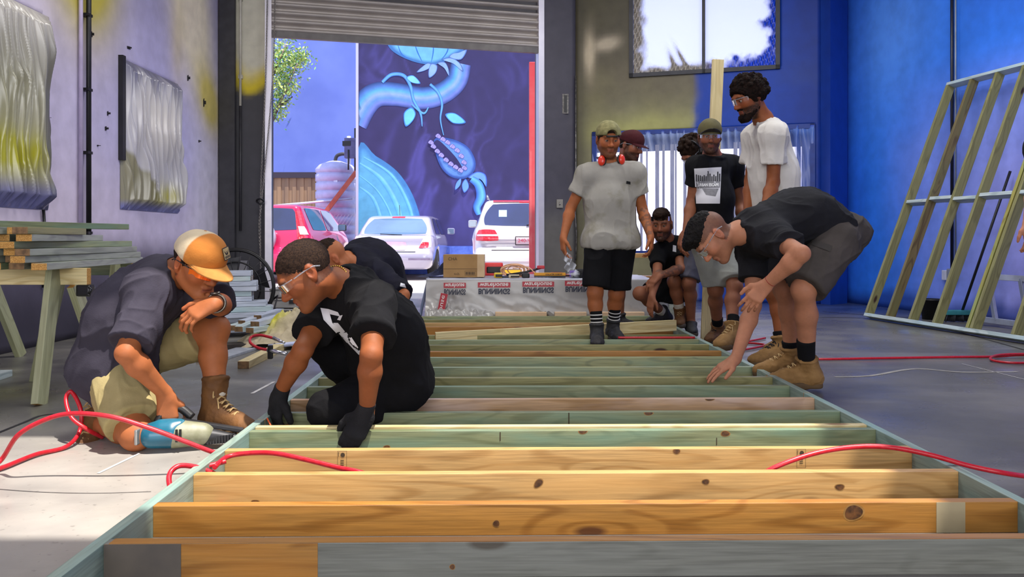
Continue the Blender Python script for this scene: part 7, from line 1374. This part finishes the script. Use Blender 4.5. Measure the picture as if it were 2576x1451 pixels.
o = text_on('print_lettering', 'URBAN ESCAPE', .03, at(1782, 465, 5.6)-P6['base'], V(1, 0, 0), V(0, 0, 1), mat('print_bright_white', 'f4f4f4', rough=.7), P6['shirt'], width=56/F*5.6, bold=.001); project(o, bvh(P6['svq']), unit(at(1782, 465, 5.6)-V(0, 0, CH)), .007, P6['base'])
# ---- tall man in white tee
J = dict(P=at(1955, 555, 5.5), C=at(1945, 440, 5.5), N=at(1928, 312, 5.45), shL=at(1948, 340, 5.25), shR=at(1900, 345, 5.6), hipL=at(1958, 590, 5.4), hipR=at(1950, 590, 5.6), elL=at(1945, 458, 5.3), wrL=at(1920, 548, 5.12), elR=at(1888, 455, 5.65), wrR=at(1880, 550, 5.5), knL=at(1950, 738, 5.35), anL=at(1968, 878, 5.28), knR=at(1962, 735, 5.75), anR=at(1985, 854, 5.9))
H = Head(at(1884, 246, 5.36), (-.86, -.28, -.38), sc=1.08)
P8 = person('tall curly-haired bearded man in a white tee and safety glasses looking down', J, H, 'brown', 1.05, .006, hair=dict(style='curly', t=.02, m=mat('dark_curly_hair', '0c0807', '20140e', rough=.8, scale=50, bump=1, bscale=150, spec=.1), A=.006, f=110, low=-.05, vox=.005), beard=dict(c='140e0a', w=1., mesh=True, m=MATS['dark_curly_hair']), shirt=dict(m=c_white, t=.03, hem=-.02, belly=1.1, sw=.085, A=.010, seed=6), slv=.6, legs=dict(m=c_dk, len=.8, r=.1, t=.03),
    foot=dict(L=sfoot((-.95, -.2, 0), m_btan, m_solet, l=m_lacek, sock=.12, ms=c_bs, s=1.1), R=sfoot((-.9, -.4, 0), m_btan, m_solet, l=m_lacek)), fwd=unit(V(-1, -.25, 0)))
glasses(P8)
# ---- squatting man
J = dict(P=at(1692, 722, 7.35), C=at(1688, 672, 7.25), N=at(1680, 604, 7.1), shR=at(1652, 618, 7.0), shL=at(1708, 618, 7.18), hipR=at(1672, 728, 7.25), hipL=at(1712, 728, 7.35), elR=at(1654, 688, 6.85), wrR=at(1640, 745, 6.72), elL=at(1712, 676, 6.92), wrL=at(1658, 694, 6.78), knR=at(1610, 738, 6.95), knL=at(1696, 708, 6.98), anR=at(1672, 790, 7.35), anL=at(1712, 792, 7.08))
H = Head(at(1664, 566, 7.0), (-.3, -.9, -.12), sc=1.12)
P9 = person('bearded man in black squatting on his heels before the back window', J, H, 'olive', 1.0, .007, hands=dict(R=dict(d=V(-.2, -.1, -1), n=V(.7, .6, 0), curl=(.2, .3, .3, .3)), L=dict(d=V(-.75, -.3, -.6), n=V(0, .3, -1), curl=(.4, .4, .5, .5))), hair=dict(style='top', t=.005, m=h_dark, A=.007, f=70, low=-.02), beard=dict(c='1a120e', w=.95, tattoo=[('elL', 'wrL', .06, .5)]), shirt=dict(m=c_blk, t=.02, hem=.03, A=.006), slv=.6, legs=dict(m=c_blk, len=.6, r=.095, t=.02),
    foot=dict(R=sfoot((-.8, -.5, 0), m_bk, m_sole, sock=.14, ms=c_sock), L=sfoot((-.3, -.9, 0), m_bbr, m_sole, l=m_lace, sock=.12, ms=c_sock)), fwd=unit(V(-.3, -.9, 0)))
lay_print(P9, [(1692, 632), (1701, 634), (1701, 618), (1693, 616)], m_pw, 'round_logo_print', n=5)
H9 = P9['H']; b = MB(); A = np.linspace(-1.2, 1.2, 25); G = np.array([[H9.p(.082*math.sin(a), .02+.085*math.cos(a), .058+z) for a in A] for z in np.linspace(-.018, .016, 5)])-P9['base']; grid_mesh('safety_glasses', G, None, m_clear, P9['body'])
# ---- man behind, maroon cap
J = dict(P=at(1560, 590, 7.1), C=at(1558, 510, 7.1), N=at(1562, 425, 7.05), shR=at(1545, 435, 6.95), shL=at(1572, 435, 7.25), hipR=at(1552, 610, 7.0), hipL=at(1562, 610, 7.2), elR=at(1540, 515, 6.95), wrR=at(1560, 570, 6.85), elL=at(1570, 515, 7.3), wrL=at(1585, 575, 7.2), knR=at(1552, 715, 7.0), knL=at(1562, 715, 7.2), anR=at(1550, 813, 7.03), anL=at(1560, 806, 7.25))
H = Head(at(1585, 368, 7.0), (.78, -.55, -.25), sc=1.05)
P5 = person('man in a maroon cap half hidden behind the grey-shirted man', J, H, 'olive', .95, .008, hair=dict(style='buzz', t=.005, m=h_dark), beard=dict(c='1c1410', w=.9), shirt=dict(m=c_dk, t=.01, A=.004), legs=dict(m=c_dk, len=.85, r=.08, t=.01), foot=dict(R=f4((.8, -.5, 0)), L=f4((.8, -.5, 0))), fwd=unit(V(.8, -.5, 0)), girth=.9)
cap(P5, c_mar, brimL=.07, tilt=.6); glasses(P5)
# ---- man behind with black ear defenders
J = dict(P=at(1778, 600, 7.1), C=at(1782, 520, 7.1), N=at(1775, 428, 7.0), shR=at(1762, 440, 6.85), shL=at(1812, 440, 7.15), hipR=at(1760, 615, 7.0), hipL=at(1800, 615, 7.2), elR=at(1755, 540, 6.8), wrR=at(1718, 592, 6.75), elL=at(1815, 540, 7.2), wrL=at(1800, 600, 7.0), knR=at(1733, 712, 6.92), knL=at(1795, 712, 7.2), anR=at(1738, 812, 7.04), anL=at(1800, 806, 7.25))
H = Head(at(1745, 385, 6.92), (-.62, -.30, -.72), sc=1.1)
P7 = person('man with black ear defenders looking down behind the skyline-print tee', J, H, 'olive', 1.0, .007, hands=dict(R=dict(d=V(-.2, -.2, -1), n=V(.5, .8, 0), curl=(.5, .6, .6, .6))), hair=dict(style='curly', t=.008, m=h_dark, A=.004, low=-.03), beard=dict(c='1c1410', w=.8), shirt=dict(m=c_dk, t=.01, A=.005), legs=dict(m=cloth('mid_grey_shorts', '4c4c58', '565662'), len=.9, r=.09, t=.02),
    foot=dict(R=sfoot((-.1, -1, 0), m_bk, m_sole, H=.10, cat='shoe'), L=sfoot((.2, -1, 0), m_bk, m_sole, H=.10, cat='shoe')), fwd=unit(V(-.6, -.7, 0)))
Hh = P7['H']; lft = -Hh.r
earmuffs(P7, [(Hh.p(x*.098, -.01, .0), lft*-x) for x in (-1, 1)], [Hh.p(-.1, -.01, .03), Hh.p(-.085, -.01, .1), Hh.p(0, -.01, .138), Hh.p(.085, -.01, .1), Hh.p(.1, -.01, .03)], mat('black_gloss_plastic', '101012', '1c1c20', rough=.2)); glasses(P7)
# ---- man in black hoodie behind the crouching one
J = dict(P=at(965, 745, 5.6), C=at(938, 668, 5.45), N=at(878, 652, 5.2), shL=at(935, 672, 5.0), shR=at(868, 680, 5.35), hipL=at(965, 765, 5.45), hipR=at(960, 765, 5.7), elL=at(1014, 742, 4.95), wrL=at(985, 835, 4.8), elR=at(850, 760, 5.3), wrR=at(840, 830, 5.1), knL=at(900, 845, 5.1), knR=at(900, 838, 5.4), anL=at(985, 868, 5.6), anR=at(980, 862, 5.8))
H = Head(at(836, 655, 5.05), (-.65, -.25, -.72), sc=1.05)
P3 = person('man in a black sweater bent over behind the crouching man, in front of the cars', J, H, 'tan', 1.02, .0075, hair=dict(style='top', t=.005, m=h_dark, A=.006), shirt=dict(m=cloth('navy_black_fleece', '0e0e18', '161624'), t=.035, A=.009, sw=.072, belly=1.15), slv=.98, legs=dict(m=c_dk, len=.9, r=.09, t=.02),
    foot=dict(R=dict(f=V(-.6, -.2, -.5), u=V(-.6, 0, .7), m=m_bk, mo=m_sole), L=dict(f=V(-.6, -.2, -.5), u=V(-.6, 0, .7), m=m_bk, mo=m_sole)), girth=1.1)
lay_print(P3, [(1006, 720), (1022, 724), (1018, 714), (1008, 711)], m_pw, 'sleeve_logo', n=6)
# ---- man at the right edge of the room, only his arm reaches into view
J = dict(P=at(2681, 520, 4.75), N=at(2681, 340, 4.75), shL=at(2616, 355, 4.75), shR=at(2751, 355, 4.75), hipL=at(2646, 545, 4.75), hipR=at(2716, 545, 4.75), elL=at(2602, 475, 4.85), wrL=at(2586, 562, 4.68), elR=at(2766, 475, 4.85), wrR=at(2771, 575, 4.7), knL=at(2646, 735, 4.7), knR=at(2716, 735, 4.75), anL=at(2646, 915, 4.8), anR=at(2716, 915, 4.8))
H = Head(at(2676, 255, 4.7), (-.5, -.85, -.2)); P11 = person('person standing at the right edge, only a bare hand and forearm in view', J, H, 'pale', 1.0, .008, hair=dict(style='buzz', t=.005, m=h_dark), shirt=dict(m=c_dk, t=.02), legs=dict(m=c_dk, len=.9, r=.1), foot=dict(R=sfoot((-.3, -1, 0), m_bk, m_sole), L=sfoot((-.3, -1, 0), m_bk, m_sole)), hands=dict(L=dict(d=V(0, -.15, -1), n=V(-.3, .9, 0), curl=(.35, .4, .45, .5))))
